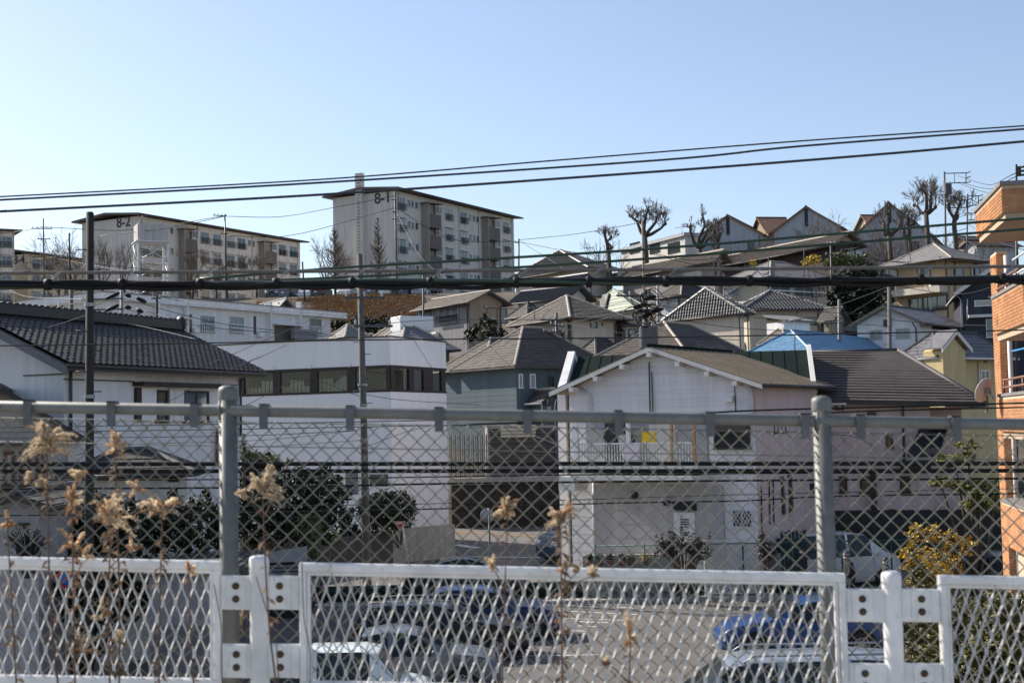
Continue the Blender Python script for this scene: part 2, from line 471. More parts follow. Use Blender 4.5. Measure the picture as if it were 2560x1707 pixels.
def solid_roof(mb, faces, th):
    idx, vs, fs = {}, [], []
    def vi(p):
        k = tuple(round(c, 4) for c in p)
        if k not in idx: idx[k] = len(vs); vs.append(Vector(p))
        return idx[k]
    for f in faces:
        q = []
        for p in f:
            i = vi(p)
            if not q or (i != q[-1] and i != q[0]): q.append(i)
        fs.append(q)
    n = len(vs); out = [tuple(f) for f in fs] + [tuple(i + n for i in reversed(f)) for f in fs]
    edges = {}
    for f in fs:
        for a, b in zip(f, f[1:] + f[:1]): edges[(a, b)] = 1
    for (a, b) in edges:
        if (b, a) not in edges: out.append((a, a + n, b + n, b))
    mb.add(vs + [v - Vector((0, 0, th)) for v in vs], out)
class House: pass
def house(name, label, C, D, ang, rx=None, LA=None, lx=None, LB=None, gz=None, roof='hip', pitch=24, over=.5, wall=None, roofm=None,
          style='shingle', capm=None, gut=None, cat='house', group=None, root=None, dz=0.0, individual=0, roof_th=.13, at='eave', apex=None):
    H = House()
    p = P(C[0], C[1], D); a = rad(ang)
    A, B = Vector((math.cos(a), math.sin(a), 0)), Vector((-math.sin(a), math.cos(a), 0))
    roofed = roof not in ('flat', 'none')
    if LA is None: LA = solve_px(p, A, rx) - (2 * over if roofed and at == 'eave' else 0)
    if LB is None: LB = solve_px(p, B, lx) - (2 * over if roofed and at == 'eave' else 0)
    if roofed and apex is not None:      # choose the pitch so that the ridge reaches the picture row where it is seen
        def top_row(pt_):
            q = p + (A * over + B * over if at == 'eave' else Vector((0, 0, 0))); q = Vector((q.x, q.y, p.z + over * math.tan(pt_)))
            fs, es, zr_ = roof_faces(roof, LA, LB, q.z, over, pt_); best = 1e9
            for e_ in es[0]:
                w_ = Vector((q.x, q.y, 0)) + A * e_.x + B * e_.y + Vector((0, 0, e_.z)); d_ = w_ - CAM; best = min(best, CY - d_.dot(UP) / d_.dot(FW) * F)
            return best
        lo_, hi_ = rad(6), rad(48)
        for _ in range(30):
            md_ = (lo_ + hi_) / 2
            if top_row(md_) > apex: lo_ = md_
            else: hi_ = md_
        pitch = math.degrees((lo_ + hi_) / 2)
    H.pitch = pitch
    if roofed:
        if at == 'eave': p = p + A * over + B * over
        p.z += over * math.tan(rad(pitch))
    if gz is None: gz = hz(p.x, p.y)
    H.A, H.B, H.LA, H.LB, H.p, H.gz, H.ang = A, B, LA, LB, p, gz, a
    H.ez = p.z - gz + dz
    if root is None:
        root = thing(name, label, cat, (p.x, p.y, gz), a, group)
        H.off = Vector((0, 0, 0)); H.root = root; H.M = None
    H.root = root
    H.roofm, H.wallm = roofm, wall
    H.inv = (Matrix.Translation((p.x, p.y, gz)) @ Matrix.Rotation(a, 4, 'Z')).inverted()
    pt = rad(pitch)
    if roof == 'none': return H
    faces, edges, zr = (None, None, H.ez)
    wb = MB()
    if roof == 'flat':
        wb.box(0, 0, -1.5, LA, LB, H.ez); H.zr = H.ez
    else:
        faces, edges, zr = roof_faces(roof, LA, LB, H.ez, over, pt); H.zr = zr
        if roof == 'gableA':
            wb.prism([(0, 0, -1.5), (0, LB, -1.5), (0, LB, H.ez - .06), (0, LB / 2, zr - .06), (0, 0, H.ez - .06)], (LA, 0, 0))
        elif roof == 'gableB':
            wb.prism([(0, 0, -1.5), (0, 0, H.ez - .06), (LA / 2, 0, zr - .06), (LA, 0, H.ez - .06), (LA, 0, -1.5)], (0, LB, 0))
        else:
            wb.box(0, 0, -1.5, LA, LB, H.ez - .06)
    wo_ = wb.build('wall', wall, H.root)
    rnd = random.Random(name + label)
    if roof != 'flat' and D > 60:
        gm2 = gut or gutter_m
        b = MB(); b.tube([(LA - .15, -over + .1, H.ez - .25), (LA - .15, -.07, H.ez - .6), (LA - .15, -.07, 0)], .045, 6); b.build('downpipe', gm2, H.root)
        b = MB(); b.tube([(-over + .1, .25, H.ez - .25), (-.07, .25, H.ez - .6), (-.07, .25, 0)], .045, 6); b.build('downpipe', gm2, H.root)
        for k in range(2):
            x = rnd.uniform(.2, .8) * LA; z = H.ez - rnd.choice((.55, .7, 3.3)); b = MB(); b.bbox(x - .11, -.16, z - .1, x + .11, 0, z + .1, .03); b.build('vent_hood', grey_metal, H.root)
        y = rnd.uniform(.15, .8) * LB; z = H.ez - rnd.uniform(2.6, 3.4); b = MB(); b.bbox(-.36, y - .4, z - .3, -.02, y + .4, z + .3, .03); ac = b.build('air_conditioner', white_frame, H.root)
        b = MB(); b.lathe([(.05, 0), (.22, 0), (.22, .012), (.05, .012)], 14); fn = b.build('fan_grille', trim_dark, ac); fn.location = (-.365, y - .1, z); fn.rotation_euler = (0, rad(-90), 0)
        b = MB(); b.box(-.05, y + .45, 0, 0, y + .53, z + .25); b.build('pipe_cover', white_frame, H.root)
    if faces:
        rb = MB(); solid_roof(rb, faces, roof_th); ro = rb.build('roof', roofm, H.root); H.roof = ro
        if style != 'none':
            sb = MB(); Ms = [] if individual else None
            for f in faces: lay(sb, f, style, Ms)
            if individual:
                R_ = H.root.matrix_basis
                Ms.sort(key=lambda M: (R_ @ M.translation - CAM).length + (0 if M.col[2][1] < .1 else 50))
                me = tile_mesh(roofm, .28, .25)
                for M in Ms[:individual]:
                    t = link('tile', me, ro); t.matrix_basis = M
                for M in Ms[individual:]: pantile(sb, M, .28, .25)
            stuff(sb.build({'seam': 'standing_seam', 'kawara': 'tile'}.get(style, 'shingle'), roofm, ro))
        cb = MB()
        for (u, v) in edges:
            d = (v - u); r = .08 if style != 'kawara' else .12
            cb.tube([u + Vector((0, 0, .03)) - d.normalized() * .05, v + Vector((0, 0, .03)) + d.normalized() * .05], r, 6, smooth=False)
            if style == 'kawara':
                k = int(d.length / .3)
                for i in range(k):
                    c = u.lerp(v, (i + .5) / k) + Vector((0, 0, .12)); cb.ball(c, .11, .11, .07, 6)
        cb.build('ridge_cap', capm or ridge_d, ro)
        for f in faces:
            EL, ER, TR, TL = f
            if abs(EL.z - ER.z) < 1e-4 and (TL - EL).length > .1:
                n2 = Vector(((ER - EL).y, -(ER - EL).x, 0)).normalized() * .06
                gb = MB(); gb.tube([EL + n2 - Vector((0, 0, .06)), ER + n2 - Vector((0, 0, .06))], .06, 6); gb.build('gutter', gut or gutter_m, H.root)
    return H
def loc_on(H, face, px, py):
    """picture position -> (along, height) on the A wall (y=0), the B wall (x=0)"""
    o = H.inv @ CAM; d = H.inv.to_3x3() @ ray(px, py)
    if face == 'A': t = -o.y / d.y; q = o + d * t; return q.x, q.z
    t = -o.x / d.x; q = o + d * t; return q.y, q.z
def wbox(mb, face, u0, z0, u1, z1, d0, d1, mi=0):
    """box lying on a wall: u along it, d outward from it"""
    if face == 'A': mb.box(u0, -d1, z0, u1, -d0, z1, mi)
    else: mb.box(-d1, u0, z0, -d0, u1, z1, mi)
def window(H, face, x0, y0, x1, y1, fm=None, gm_=None, mull=1, rail=0, hood=False, guard=False, fr=.06, sub=None, units='px', name='window'):
    if units == 'px':
        ua, za = loc_on(H, face, x0, (y0 + y1) / 2); ub, zb = loc_on(H, face, x1, (y0 + y1) / 2)
        um, z1 = loc_on(H, face, (x0 + x1) / 2, y0); um, z0 = loc_on(H, face, (x0 + x1) / 2, y1)
        u0, u1 = min(ua, ub), max(ua, ub)
    else: u0, z0, u1, z1 = x0, y0, x1, y1
    fm = fm or alu; gm_ = gm_ or random.choice((glass_d, glass_d, glass_b, glass_c))
    b = MB()
    wbox(b, face, u0, z0, u0 + fr, z1, -.02, .06); wbox(b, face, u1 - fr, z0, u1, z1, -.02, .06)
    wbox(b, face, u0 + fr, z1 - fr, u1 - fr, z1, -.02, .06); wbox(b, face, u0 - .03, z0 - .02, u1 + .03, z0 + fr * .7, -.02, .1)
    for i in range(mull):
        c = u0 + (u1 - u0) * (i + 1) / (mull + 1); wbox(b, face, c - .03, z0 + fr * .7, c + .03, z1 - fr, -.02, .05)
    for i in range(rail):
        c = z0 + (z1 - z0) * (i + 1) / (rail + 1); wbox(b, face, u0 + fr, c - .02, u1 - fr, c + .02, -.02, .045)
    if hood: wbox(b, face, u0 - .15, z1 + .1, u1 + .15, z1 + .18, -.02, .35)
    f = b.build(name, fm, H.root)
    g = MB(); wbox(g, face, u0 + fr * .6, z0 + fr * .5, u1 - fr * .6, z1 - fr * .6, -.015, .025); g.build('pane', gm_, f)
    if guard:
        g = MB()
        for zz in (z0 + .05, z0 + (z1 - z0) * .28, z0 + (z1 - z0) * .5): wbox(g, face, u0 - .08, zz - .025, u1 + .08, zz + .025, .25, .3)
        k = max(3, int((u1 - u0) / .16))
        for i in range(k + 1):
            c = u0 - .05 + (u1 - u0 + .1) * i / k; wbox(g, face, c - .015, z0 + .03, c + .015, z0 + (z1 - z0) * .5, .255, .295)
        for c in (u0 - .06, u1 + .06): wbox(g, face, c - .02, z0 + (z1 - z0) * .5 - .02, c + .02, z0 + (z1 - z0) * .5 + .02, -.02, .26)
        g.build('window_guard', black_metal if guard == 1 else white_frame, f)
    return f
def pipe_on(H, face, pts, r=.045, m=None, out=.08, name='downpipe'):
    q = []
    for (px, py) in pts:
        u, z = loc_on(H, face, px, py); q.append((u, -out, z) if face == 'A' else (-out, u, z))
    b = MB(); b.tube(q, r, 6); return b.build(name, m or gutter_m, H.root)
def slab_on(H, face, x0, y0, x1, y1, d0, d1, m, name, parent=None):
    ua, za = loc_on(H, face, x0, (y0 + y1) / 2); ub, zb = loc_on(H, face, x1, (y0 + y1) / 2)
    um, z1 = loc_on(H, face, (x0 + x1) / 2, y0); um, z0 = loc_on(H, face, (x0 + x1) / 2, y1)
    b = MB(); wbox(b, face, min(ua, ub), z0, max(ua, ub), z1, d0, d1); return b.build(name, m, parent or H.root)
# ------------------------------------------------------------------ materials of the buildings
W_white = wallmat('white_render', (.77, .75, .74))
W_cool = wallmat('white_panel', (.76, .745, .745), amt=.07)
W_cream = wallmat('cream_render', (.52, .465, .375))
W_offw = wallmat('offwhite_render', (.60, .575, .53))
W_sid = wallmat('white_siding', (.78, .75, .745), lines=.32, depth=.7)
W_pink = wallmat('pink_render', (.60, .47, .45), lines=.45, depth=.3)
W_teal = wallmat('teal_siding', (.095, .125, .14), lines=.3, depth=.5)
W_yel = wallmat('yellow_render', (.52, .41, .21), lines=.45, depth=.3)
W_navy = wallmat('navy_siding', (.035, .04, .055), lines=.3, vert=True)
W_brown = wallmat('dark_brown_boards', (.055, .038, .032), lines=.3)
W_beige = wallmat('beige_render', (.50, .37, .23))
W_tan = wallmat('tan_render', (.32, .25, .18))
W_grey = wallmat('grey_siding', (.24, .23, .23), lines=.3, vert=True)
W_gable = wallmat('grey_render', (.40, .41, .43), amt=.16)
W_apt = wallmat('apartment_render', (.66, .61, .55), amt=.2)
W_apty = wallmat('apartment_render_yellow', (.66, .54, .36), amt=.1)
stair_m = wallmat('stairwell_render', (.15, .125, .11)); stair_l = wallmat('stairwell_wall', (.34, .30, .26))  # stairwell wall: apartment render darkened to hold the shadow of the recess
roof_blk = mat('black_pantile', (.026, .022, .018), .4, noise=14, amt=.4, spec=.45)
roof_kaw = mat('grey_pantile', (.045, .044, .042), .36, noise=14, amt=.4, spec=.45)
roof_tan = mat('tan_slate', (.135, .108, .088), .8, noise=2.2, amt=.3)
roof_brn = mat('brown_slate', (.088, .071, .06), .8, noise=2.2, amt=.32)
roof_dk = mat('dark_brown_slate', (.06, .048, .042), .75, noise=2.2, amt=.3)
roof_gry = mat('grey_violet_slate', (.145, .137, .148), .5, noise=2.2, amt=.3)
roof_pale = mat('pale_grey_sheet_roof', (.21, .195, .19), .7, noise=1.6, amt=.2)
roof_blue = mat('blue_slate', (.15, .30, .45), .5, noise=2.5, amt=.2)
roof_grn = mat('pale_green_sheet_roof', (.27, .30, .225), .6, noise=1.8, amt=.15)
roof_olive = mat('tan_ribbed_roof', (.20, .155, .10), .7, noise=1.5, amt=.25)
green_roof = mat('dark_green_sheet', (.005, .014, .011), .85, noise=1.4, amt=.3, spec=.12)
roof_rust = mat('rust_brown_slate', (.21, .12, .075), .8, noise=1.5, amt=.3)
apt_roof = mat('roof_slab_edge', (.16, .135, .125), .8, noise=2, amt=.25)
wood_dk = mat('dark_wood', (.035, .024, .02), .7, noise=8, amt=.3)
barge_w = mat('white_barge_board', (.66, .64, .6), .6, amt=.12)

# ------------------------------------------------------------------ hilltop apartment blocks
def text_part(H, face, txt, px, py, size, m, name='block_number'):
    u, z = loc_on(H, face, px, py)
    o = text_obj(name, txt, size, .02, .012 * size, m, H.root)
    if face == 'A': o.location = (u, -.03, z); o.rotation_euler = (rad(90), 0, 0)
    else: o.location = (-.03, u, z); o.rotation_euler = (rad(90), 0, rad(-90))
    return o
def apartment(label, C, D, ang, rx, lx, floors, num, cols, stairs, wall, smalls, aboard, dz=0, numpx=None):
    H = house('apartment_block', label, C, D, ang, rx=rx, lx=lx, gz=20.6, roof='flat', wall=wall, roofm=apt_roof, cat='apartment block')
    top = H.ez; LA, LB = H.LA, H.LB
    # shallow roof slab: a ridge line along the block, overhanging eaves
    rb = MB(); o1 = 1.0
    sec = [(-o1, top + .02), (LB * .5, top + .55), (LB + o1, top + .02), (LB + o1, top + .24), (LB * .5, top + .8), (-o1, top + .24)]
    rb.prism([(-.9, y, z) for y, z in sec], (LA + 1.8, 0, 0)); rf = rb.build('roof', apt_roof, H.root)
    gb = MB(); gb.tube([(-.9, -o1 - .06, top + .1), (LA + .9, -o1 - .06, top + .1)], .09, 6); gb.build('gutter', gutter_m, H.root)
    fh = 2.68
    for u in [LA * .02, LA * .33, LA * .5, LA * .67, LA * .98]: vb = MB(); vb.tube([(u, -.1, 0), (u, -.1, top)], .055, 6); vb.build('downpipe', wall, H.root)
    def um(px, py):
        return loc_on(H, 'A', px, py)[0]
    for f in range(floors):
        z = top - 2.35 - f * fh
        if z < -.5: continue
        for c in cols:
            u = um(c, C[1] + 60)
            window(H, 'A', u - .8, z + .05, u + .8, z + 1.65, alu, None, 1, 0, hood=f > 0, guard=1, units='m')
        for c in smalls:
            u = um(c, C[1] + 60)
            window(H, 'A', u - .27, z + .7, u + .27, z + 1.55, alu, random.choice((glass_d, glass_b)), 0, units='m', fr=.04)
        for (s0, s1) in stairs:
            ua, ub = um(s0, C[1] + 60), um(s1, C[1] + 60)
            h = MB(); wbox(h, 'A', ub + .25, z + .05, ub + .6, z + .4, -.02, .3); h.build('vent_hood', grey_metal, H.root)
    for (s0, s1) in stairs:
        ua, ub = um(s0, C[1] + 60), um(s1, C[1] + 60)
        t = MB()
        wbox(t, 'A', ua, 0, ua + .18, top - .9, 0, 1.1); wbox(t, 'A', ub - .18, 0, ub, top - .9, 0, .35)
        wbox(t, 'A', ua + .18, 0, ub - .18, top - 1.0, .01, .06)
        st = t.build('stairwell', stair_l, H.root)
        c = MB(); c.prism([(ua - .3, -1.3, top - .95), (ub + .3, -1.3, top - .75), (ub + .3, -1.3, top - .62), (ua - .3, -1.3, top - .82)], (0, 1.3, 0)); c.build('canopy', apt_roof, st)
        for f in range(floors):
            z = top - 1.9 - 2.0 - f * fh
            if z < -1: continue
            p_ = MB(); wbox(p_, 'A', ua + .18, z, ub, z + 1.75, .9, 1.1); wbox(p_, 'A', ub - .16, z, ub, z + 1.75, .36, .9); wbox(p_, 'A', ua + .18, z, ub - .16, z + .15, .06, .9)
            p_.build('landing_parapet', stair_m, st)
    if num: text_part(H, 'B', num, numpx[0], numpx[1], 1.9, black_metal)
    return H
H1 = apartment('five storey cream apartment block numbered 8-1 with a ladder chimney', (988, 476), 165, 60, 1284, 832, 5, '8-1',
          [1003, 1121, 1158, 1264], [(1053, 1085), (1203, 1232)], W_apt, [1022, 1031, 1041, 1092, 1101, 1174, 1184, 1193, 1238, 1246], True, numpx=(957, 496))
b = MB(); u, z = loc_on(H1, 'B', 903, 470); b.box(-.62, u - .5, -1, -.02, u + .5, H1.ez + 2.6); mast = b.build('chimney', W_apt, H1.root)
for i in range(40):
    b = MB(); b.box(-.8, u - .25, 1 + i * .38, -.63, u + .25, 1.05 + i * .38); b.build('rung', grey_metal, mast)
H2 = apartment('cream apartment block numbered 8-2 beyond the lattice legged water tank', (345, 540), 172, 60, 750, 205, 5, '8-2',
          [363, 394, 512, 542, 576, 603, 705, 732], [(446, 477), (646, 677)], W_apt, [417, 429, 484, 491, 623, 633, 682, 688], False, numpx=(309, 556))
H4 = apartment('yellow cream apartment block numbered 8-4 farthest away behind bare trees', (70, 634), 215, 62, 330, 20, 5, '8-4',
          [90, 122, 170, 215, 260], [], W_apty, [105, 140, 190], False, numpx=(48, 650))
H3 = apartment('pale apartment block cut off at the far end of the hill, beside a yellow one', (-60, 575), 185, 30, 36, -160, 5, None,
          [-40, -15, 15], [], W_apt, [], False)

# water tank on braced legs
t = thing('water_tank', 'grey water tank on white lattice legs in front of block 8-2', 'water tank', tuple(P(378, 720, 158)), rad(25))
zt = P(372, 606, 158).z - t.location.z; zh = P(372, 563, 158).z - t.location.z
b = MB(); b.bbox(-1.75, -1.4, zt, 1.75, 1.4, zh, .08)
for x in (-.9, 0, .9): b.box(x - .03, -1.44, zt, x + .03, -1.4, zh)
b.build('tank', mat('tank_panels', (.55, .51, .47), .6, amt=.2, noise=1, streak=True), t)
b = MB(); b.box(-2.0, -1.6, zt - .12, 2.0, 1.6, zt - .01); b.build('deck', white_frame, t)
for (x, y) in ((-1.7, -1.3), (1.7, -1.3), (1.7, 1.3), (-1.7, 1.3)):
    b = MB(); b.box(x - .1, y - .1, -3, x + .1, y + .1, zt - .19); b.build('leg', white_frame, t)
b = MB()
for k in range(4):
    z0, z1 = -3 + (zt + 2.7) * k / 4, -3 + (zt + 2.7) * (k + 1) / 4
    for (p, q) in (((-1.7, -1.43), (1.7, -1.43)), ((-1.83, -1.3), (-1.83, 1.3)), ((1.83, -1.3), (1.83, 1.3))):
        b.tube([(*p, z0), (*q, z1)], .05, 4); b.tube([(*q, z0), (*p, z1)], .05, 4); b.tube([(*p, z1), (*q, z1)], .05, 4)
b.build('brace', white_frame, t)
b = MB(); b.tube([(-1.2, -1.2, zh), (-1.2, -1.2, zh + .8), (-.8, -1.2, zh + .95), (-.6, -1.2, zh)], .05, 6); b.build('vent_pipe', grey_metal, t)

# three gabled terrace on the hilltop
H = None
gs = [((1908, 585), 1732, 1925, 'grey gabled terrace house, lowest of three in the hilltop row'), ((2105, 566), 1928, 2125, 'middle grey gabled terrace house of the hilltop row'),
      ((2330, 585), 2122, 2350, 'tallest grey gabled terrace house of the hilltop row behind pollarded trees')]
for i, (C, lx, rx, lab) in enumerate(gs):
    H = house('terrace_house', lab, C, 160 - i * 3, 66, LA=12, lx=lx, gz=20.5, apex=(537, 515, 505)[i], roof='gableA', pitch=30, over=.25, wall=W_gable, roofm=roof_rust, style='slate', gut=gutter_m, group='terrace houses on the hilltop', roof_th=.2)
    ap = H.LB / 2
    b = MB(); wbox(b, 'B', ap - .2, H.zr - 2.4, ap + .2, H.zr - .35, -.02, .06); b.build('vent', black_metal, H.root)
    for (du, dz_) in ((-3.2, 1.9), (1.5, 4.6), (-1.0, 4.6)):
        if 0 < ap + du < H.LB - 1: window(H, 'B', ap + du, H.ez - dz_, ap + du + .85, H.ez - dz_ + 1.0, dark_alu, glass_d, 0, units='m')
for (C, rx, lx, lab) in (((1916, 582), 1992, 1880, 'recessed stair wing with balcony between the lower two grey gables'), ((2182, 574), 2252, 2080, 'recessed stair wing with balcony between the upper two grey gables')):
    H = house('stair_wing', lab, C, 168, 10, rx=rx, LB=6, gz=20.5, apex=544 if rx < 2000 else 538, roof='gableA', pitch=27, over=.4, wall=W_tan, roofm=roof_rust, style='slate', group='terrace houses on the hilltop', cat='house')
    b = MB(); wbox(b, 'A', .2, H.ez - 2.6, H.LA - .2, H.ez - 1.5, .2, .35); b.build('balcony', W_gable, H.root)
H = house('flat_roofed_house', 'flat roofed pale block behind the pollarded tree on the hill', (1712, 588), 158, 25, rx=1745, lx=1553, gz=20.5, roof='flat', wall=W_offw, roofm=roof_pale)
b = MB(); b.box(-.3, -.3, H.ez - .1, H.LA + .3, H.LB + .3, H.ez + .3); b.build('parapet', W_gable, H.root)
for (a, c) in ((1575, 1600), (1625, 1650), (1670, 1700)): window(H, 'B', a, 606, c, 632, dark_alu, glass_d)
H = house('distant_house', 'dark roofed house low on the far right ridge behind the steel pole', (2440, 612), 170, 20, rx=2560, lx=2395, gz=17, roof='gableA', pitch=24, wall=W_gable, roofm=roof_dk, style='slate')
H = house('distant_house', 'long dark roof sloping down behind the brick balcony tower', (2410, 598), 178, 15, rx=2520, lx=2380, gz=17, roof='gableA', pitch=22, wall=W_tan, roofm=roof_dk, style='slate')

# upper right houses
H = house('dark_boarded_house', 'dark brown boarded house with long pale tiled roof below the grey gables', (2086, 612), 135, 28, rx=2168, lx=1782, gz=16, apex=580, roof='gableB', pitch=19, over=.8, wall=W_brown, roofm=roof_tan, style='kawara', capm=ridge_l)
window(H, 'B', 1862, 642, 1902, 668, alu, glass_b, 2); window(H, 'B', 1806, 650, 1850, 676, dark_alu, glass_d, 2); window(H, 'A', 2120, 628, 2155, 650, alu, glass_c)
b = MB(); u, z = H.LA / 2, H.zr; b.prism([(.3, -.03, H.ez + .05), (H.LA - .3, -.03, H.ez + .05), (H.LA / 2, -.03, H.zr - .25)], (0, .02, 0)); b.build('gable_panel', W_beige, H.root)
H = house('dark_boarded_house', 'mauve boarded house with pale tiled roof behind the wooden pole', (1790, 652), 131, 30, rx=1830, lx=1535, gz=15, apex=624, roof='gableB', pitch=16, over=.7, wall=wallmat('mauve_boards', (.24, .21, .21), lines=.3), roofm=roof_tan, style='kawara', capm=ridge_l)
for (a, c, w_) in ((1520, 1560, glass_b), (1590, 1640, glass_b), (1700, 1745, glass_c)): window(H, 'B', a + 10, 680, c + 10, 705, alu, w_, 1)
H = house('cream_house', 'cream house with broad pale hipped roof and a balcony strip of blue windows', (1925, 690), 122, 33, rx=2105, lx=1785, gz=12, apex=654, roof='hip', pitch=17, over=.9, wall=W_cream, roofm=roof_pale, style='slate', capm=ridge_l)
for (a, c) in ((1925, 1975), (1985, 2035), (2042, 2062)): window(H, 'A', a, 716, c, 742, alu, glass_b, 1)
slab_on(H, 'A', 1915, 728, 2060, 731, .3, .36, white_frame, 'balcony_rail'); window(H, 'B', 1810, 716, 1850, 745, alu, glass_b)
H = house('beige_house', 'large beige house with pale grey hipped roof right of the dark evergreen', (2378, 644), 118, 36, rx=2482, lx=2195, gz=12, apex=610, roof='hip', pitch=19, over=1.1, wall=W_beige, roofm=roof_pale, style='slate', capm=ridge_l)
for (a, c) in ((2195, 2240), (2285, 2322)): window(H, 'B', a + 8, 668, c + 5, 700, dark_alu, glass_d, 1)
for (a, c) in ((2385, 2408), (2425, 2450)): window(H, 'A', a, 664, c, 698, dark_alu, glass_d, 0)
slab_on(H, 'B', 2238, 722, 2372, 738, .1, 1.3, W_cream, 'balcony'); window(H, 'B', 2272, 742, 2368, 778, dark_alu, glass_d, 3)
pipe_on(H, 'A', [(2386, 655), (2386, 780)])
H = house('navy_house', 'navy blue two storey house with white window frames beside the brick building', (2388, 738), 100, -14, rx=2600, LB=8, gz=6, apex=664, roof='gableB', pitch=36, over=.5, wall=W_navy, roofm=roof_dk, style='slate', capm=ridge_d, gut=gutter_w, dz=0)
window(H, 'A', 2436, 750, 2490, 765, white_frame, glass_c, 0); window(H, 'A', 2465, 797, 2530, 843, white_frame, glass_b, 1)
slab_on(H, 'A', 2420, 786, 2560, 793, .02, .7, gutter_w, 'porch_roof')
b = MB()
for s in (0, 1):
    a_, c_ = (Vector((-.55, -.56, H.ez - .28)), Vector((H.LA / 2, -.56, H.zr))) if s == 0 else (Vector((H.LA + .55, -.56, H.ez - .28)), Vector((H.LA / 2, -.56, H.zr)))
    d = (c_ - a_); b.obox((a_ + c_) / 2, d / 2, (0, .03, 0), Vector((0, 0, .16)))
b.build('barge_board', barge_w, H.root)
pipe_on(H, 'A', [(2418, 748), (2418, 800)], m=gutter_w)

# tiled cream houses in the middle right
H = house('tiled_house', 'cream house with dark wavy tiled roof above the brown hip roof', (1862, 782), 100, 40, rx=1888, lx=1655, LB=None, gz=7, apex=721, roof='hip', pitch=25, over=.8, wall=W_cream, roofm=roof_kaw, style='kawara', capm=mat('ridge_tile_pale', (.22, .21, .20), .5, amt=.25))
window(H, 'B', 1717, 788, 1757, 810, dark_alu, glass_b, 1); window(H, 'B', 1812, 790, 1858, 832, dark_alu, glass_c, 2)
pipe_on(H, 'B', [(1797, 775), (1797, 850)], m=gutter_w)
H = house('tiled_house', 'cream house with dark wavy tiled roof below the evergreen tree', (1858, 774), 106, 8, rx=2078, LB=6.2, gz=8, apex=728, roof='hip', pitch=27, over=.7, wall=W_cream, roofm=roof_kaw, style='kawara', capm=MATS['ridge_tile_pale'])
window(H, 'A', 2018, 793, 2045, 812, dark_alu, glass_d, 0); pipe_on(H, 'A', [(2060, 772), (2060, 845)])
slab_on(H, 'A', 1918, 797, 2005, 800, .0, .9, roof_dk, 'porch_roof')
H = house('green_roofed_house', 'pale house under a light green sheet roof with a skylight', (1588, 772), 112, 25, rx=1625, lx=1452, gz=9, apex=724, roof='hip', pitch=25, over=.6, wall=W_offw, roofm=roof_grn, style='bold', capm=roof_grn)
fb = H.LB / 2
b = MB(); f = roof_faces('hip', H.LA, H.LB, H.ez, .6, rad(H.pitch))[0][3]; ax, up, nn, W_, S_ = face_frame(*f); c = f[0] + ax * W_ * .42 + up * S_ * .5
b.obox(c + nn * .12, ax * .55, up * .7, nn * .1); sk = b.build('skylight', dark_alu, H.root)
b = MB(); b.obox(c + nn * .225, ax * .45, up * .6, nn * .01); b.build('pane', glass_c, sk)

H = house('mauve_house', 'mauve grey house with blue windows glimpsed behind the transformer pole', (1702, 738), 124, 35, rx=1800, lx=1630, apex=704, gz=11, roof='hip', pitch=24, over=.6, wall=W_gable, roofm=roof_dk, style='slate', capm=ridge_l)
for (a, c) in ((1645, 1668), (1678, 1695)): window(H, 'B', a, 744, c, 762, alu, glass_b, 1)
window(H, 'A', 1725, 742, 1760, 764, dark_alu, glass_c, 1)
H = house('annex', 'small cream annex with a dark window below the light green roof', (1560, 812), 90, 20, rx=1612, LB=3, gz=6, roof='gableA', pitch=14, over=.3, wall=W_offw, roofm=roof_dk, style='slate')
window(H, 'A', 1570, 822, 1590, 842, dark_alu, glass_d, 0)
H = house('small_house', 'small dark roofed house tucked right of the grey house gable', (1318, 790), 104, 40, rx=1380, lx=1262, apex=756, gz=9, roof='hip', pitch=24, over=.4, wall=W_grey, roofm=roof_dk, style='slate')
H = house('small_house', 'low brown roofed house between the bank shrubbery and the grey house', (985, 838), 100, 35, rx=1050, lx=930, apex=806, gz=8, roof='hip', pitch=24, over=.4, wall=W_tan, roofm=roof_brn, style='slate', capm=ridge_l)
H = house('small_house', 'narrow house with a dark gable roof left of the violet roof', (2085, 800), 99, 42, rx=2130, lx=2040, apex=768, gz=7, roof='gableB', pitch=24, over=.4, wall=W_tan, roofm=roof_dk, style='slate')
# centre of the hillside
H = house('grey_house', 'grey boarded house with tan gable end standing right of the grassy bank', (1168, 756), 112, 36, rx=1282, lx=1025, gz=9.5, apex=726, roof='gableB', pitch=17, over=.7, wall=W_grey, roofm=roof_tan, style='slate', capm=ridge_l, gut=gutter_m)
b = MB(); b.prism([(.02, -.03, -1), (H.LA, -.03, -1), (H.LA, -.03, H.ez - .02), (H.LA / 2, -.03, H.zr - .1), (.02, -.03, H.ez - .02)], (0, .028, 0)); b.build('gable_cladding', W_tan, H.root)
window(H, 'B', 1043, 776, 1078, 808, dark_alu, glass_b, 1); window(H, 'B', 1097, 770, 1146, 808, alu, glass_b, 2, guard=1); window(H, 'A', 1216, 770, 1268, 808, dark_alu, glass_d, 1)
H = house('white_tiled_house', 'white house with a low grey tiled roof left of the light green roof', (1420, 745), 118, 50, rx=1492, lx=1268, gz=11, apex=714, roof='gableB', pitch=22, over=.7, wall=W_offw, roofm=roof_kaw, style='kawara', capm=MATS['ridge_tile_pale'])
window(H, 'B', 1297, 762, 1312, 788, alu, glass_b, 0)
H = house('tiled_house', 'highest tiled house on the skyline to the right of block 8-1', (1470, 668), 145, 38, rx=1545, lx=1265, gz=17, apex=626, roof='hip', pitch=27, over=.8, wall=W_cream, roofm=roof_kaw, style='kawara', capm=MATS['ridge_tile_pale'])
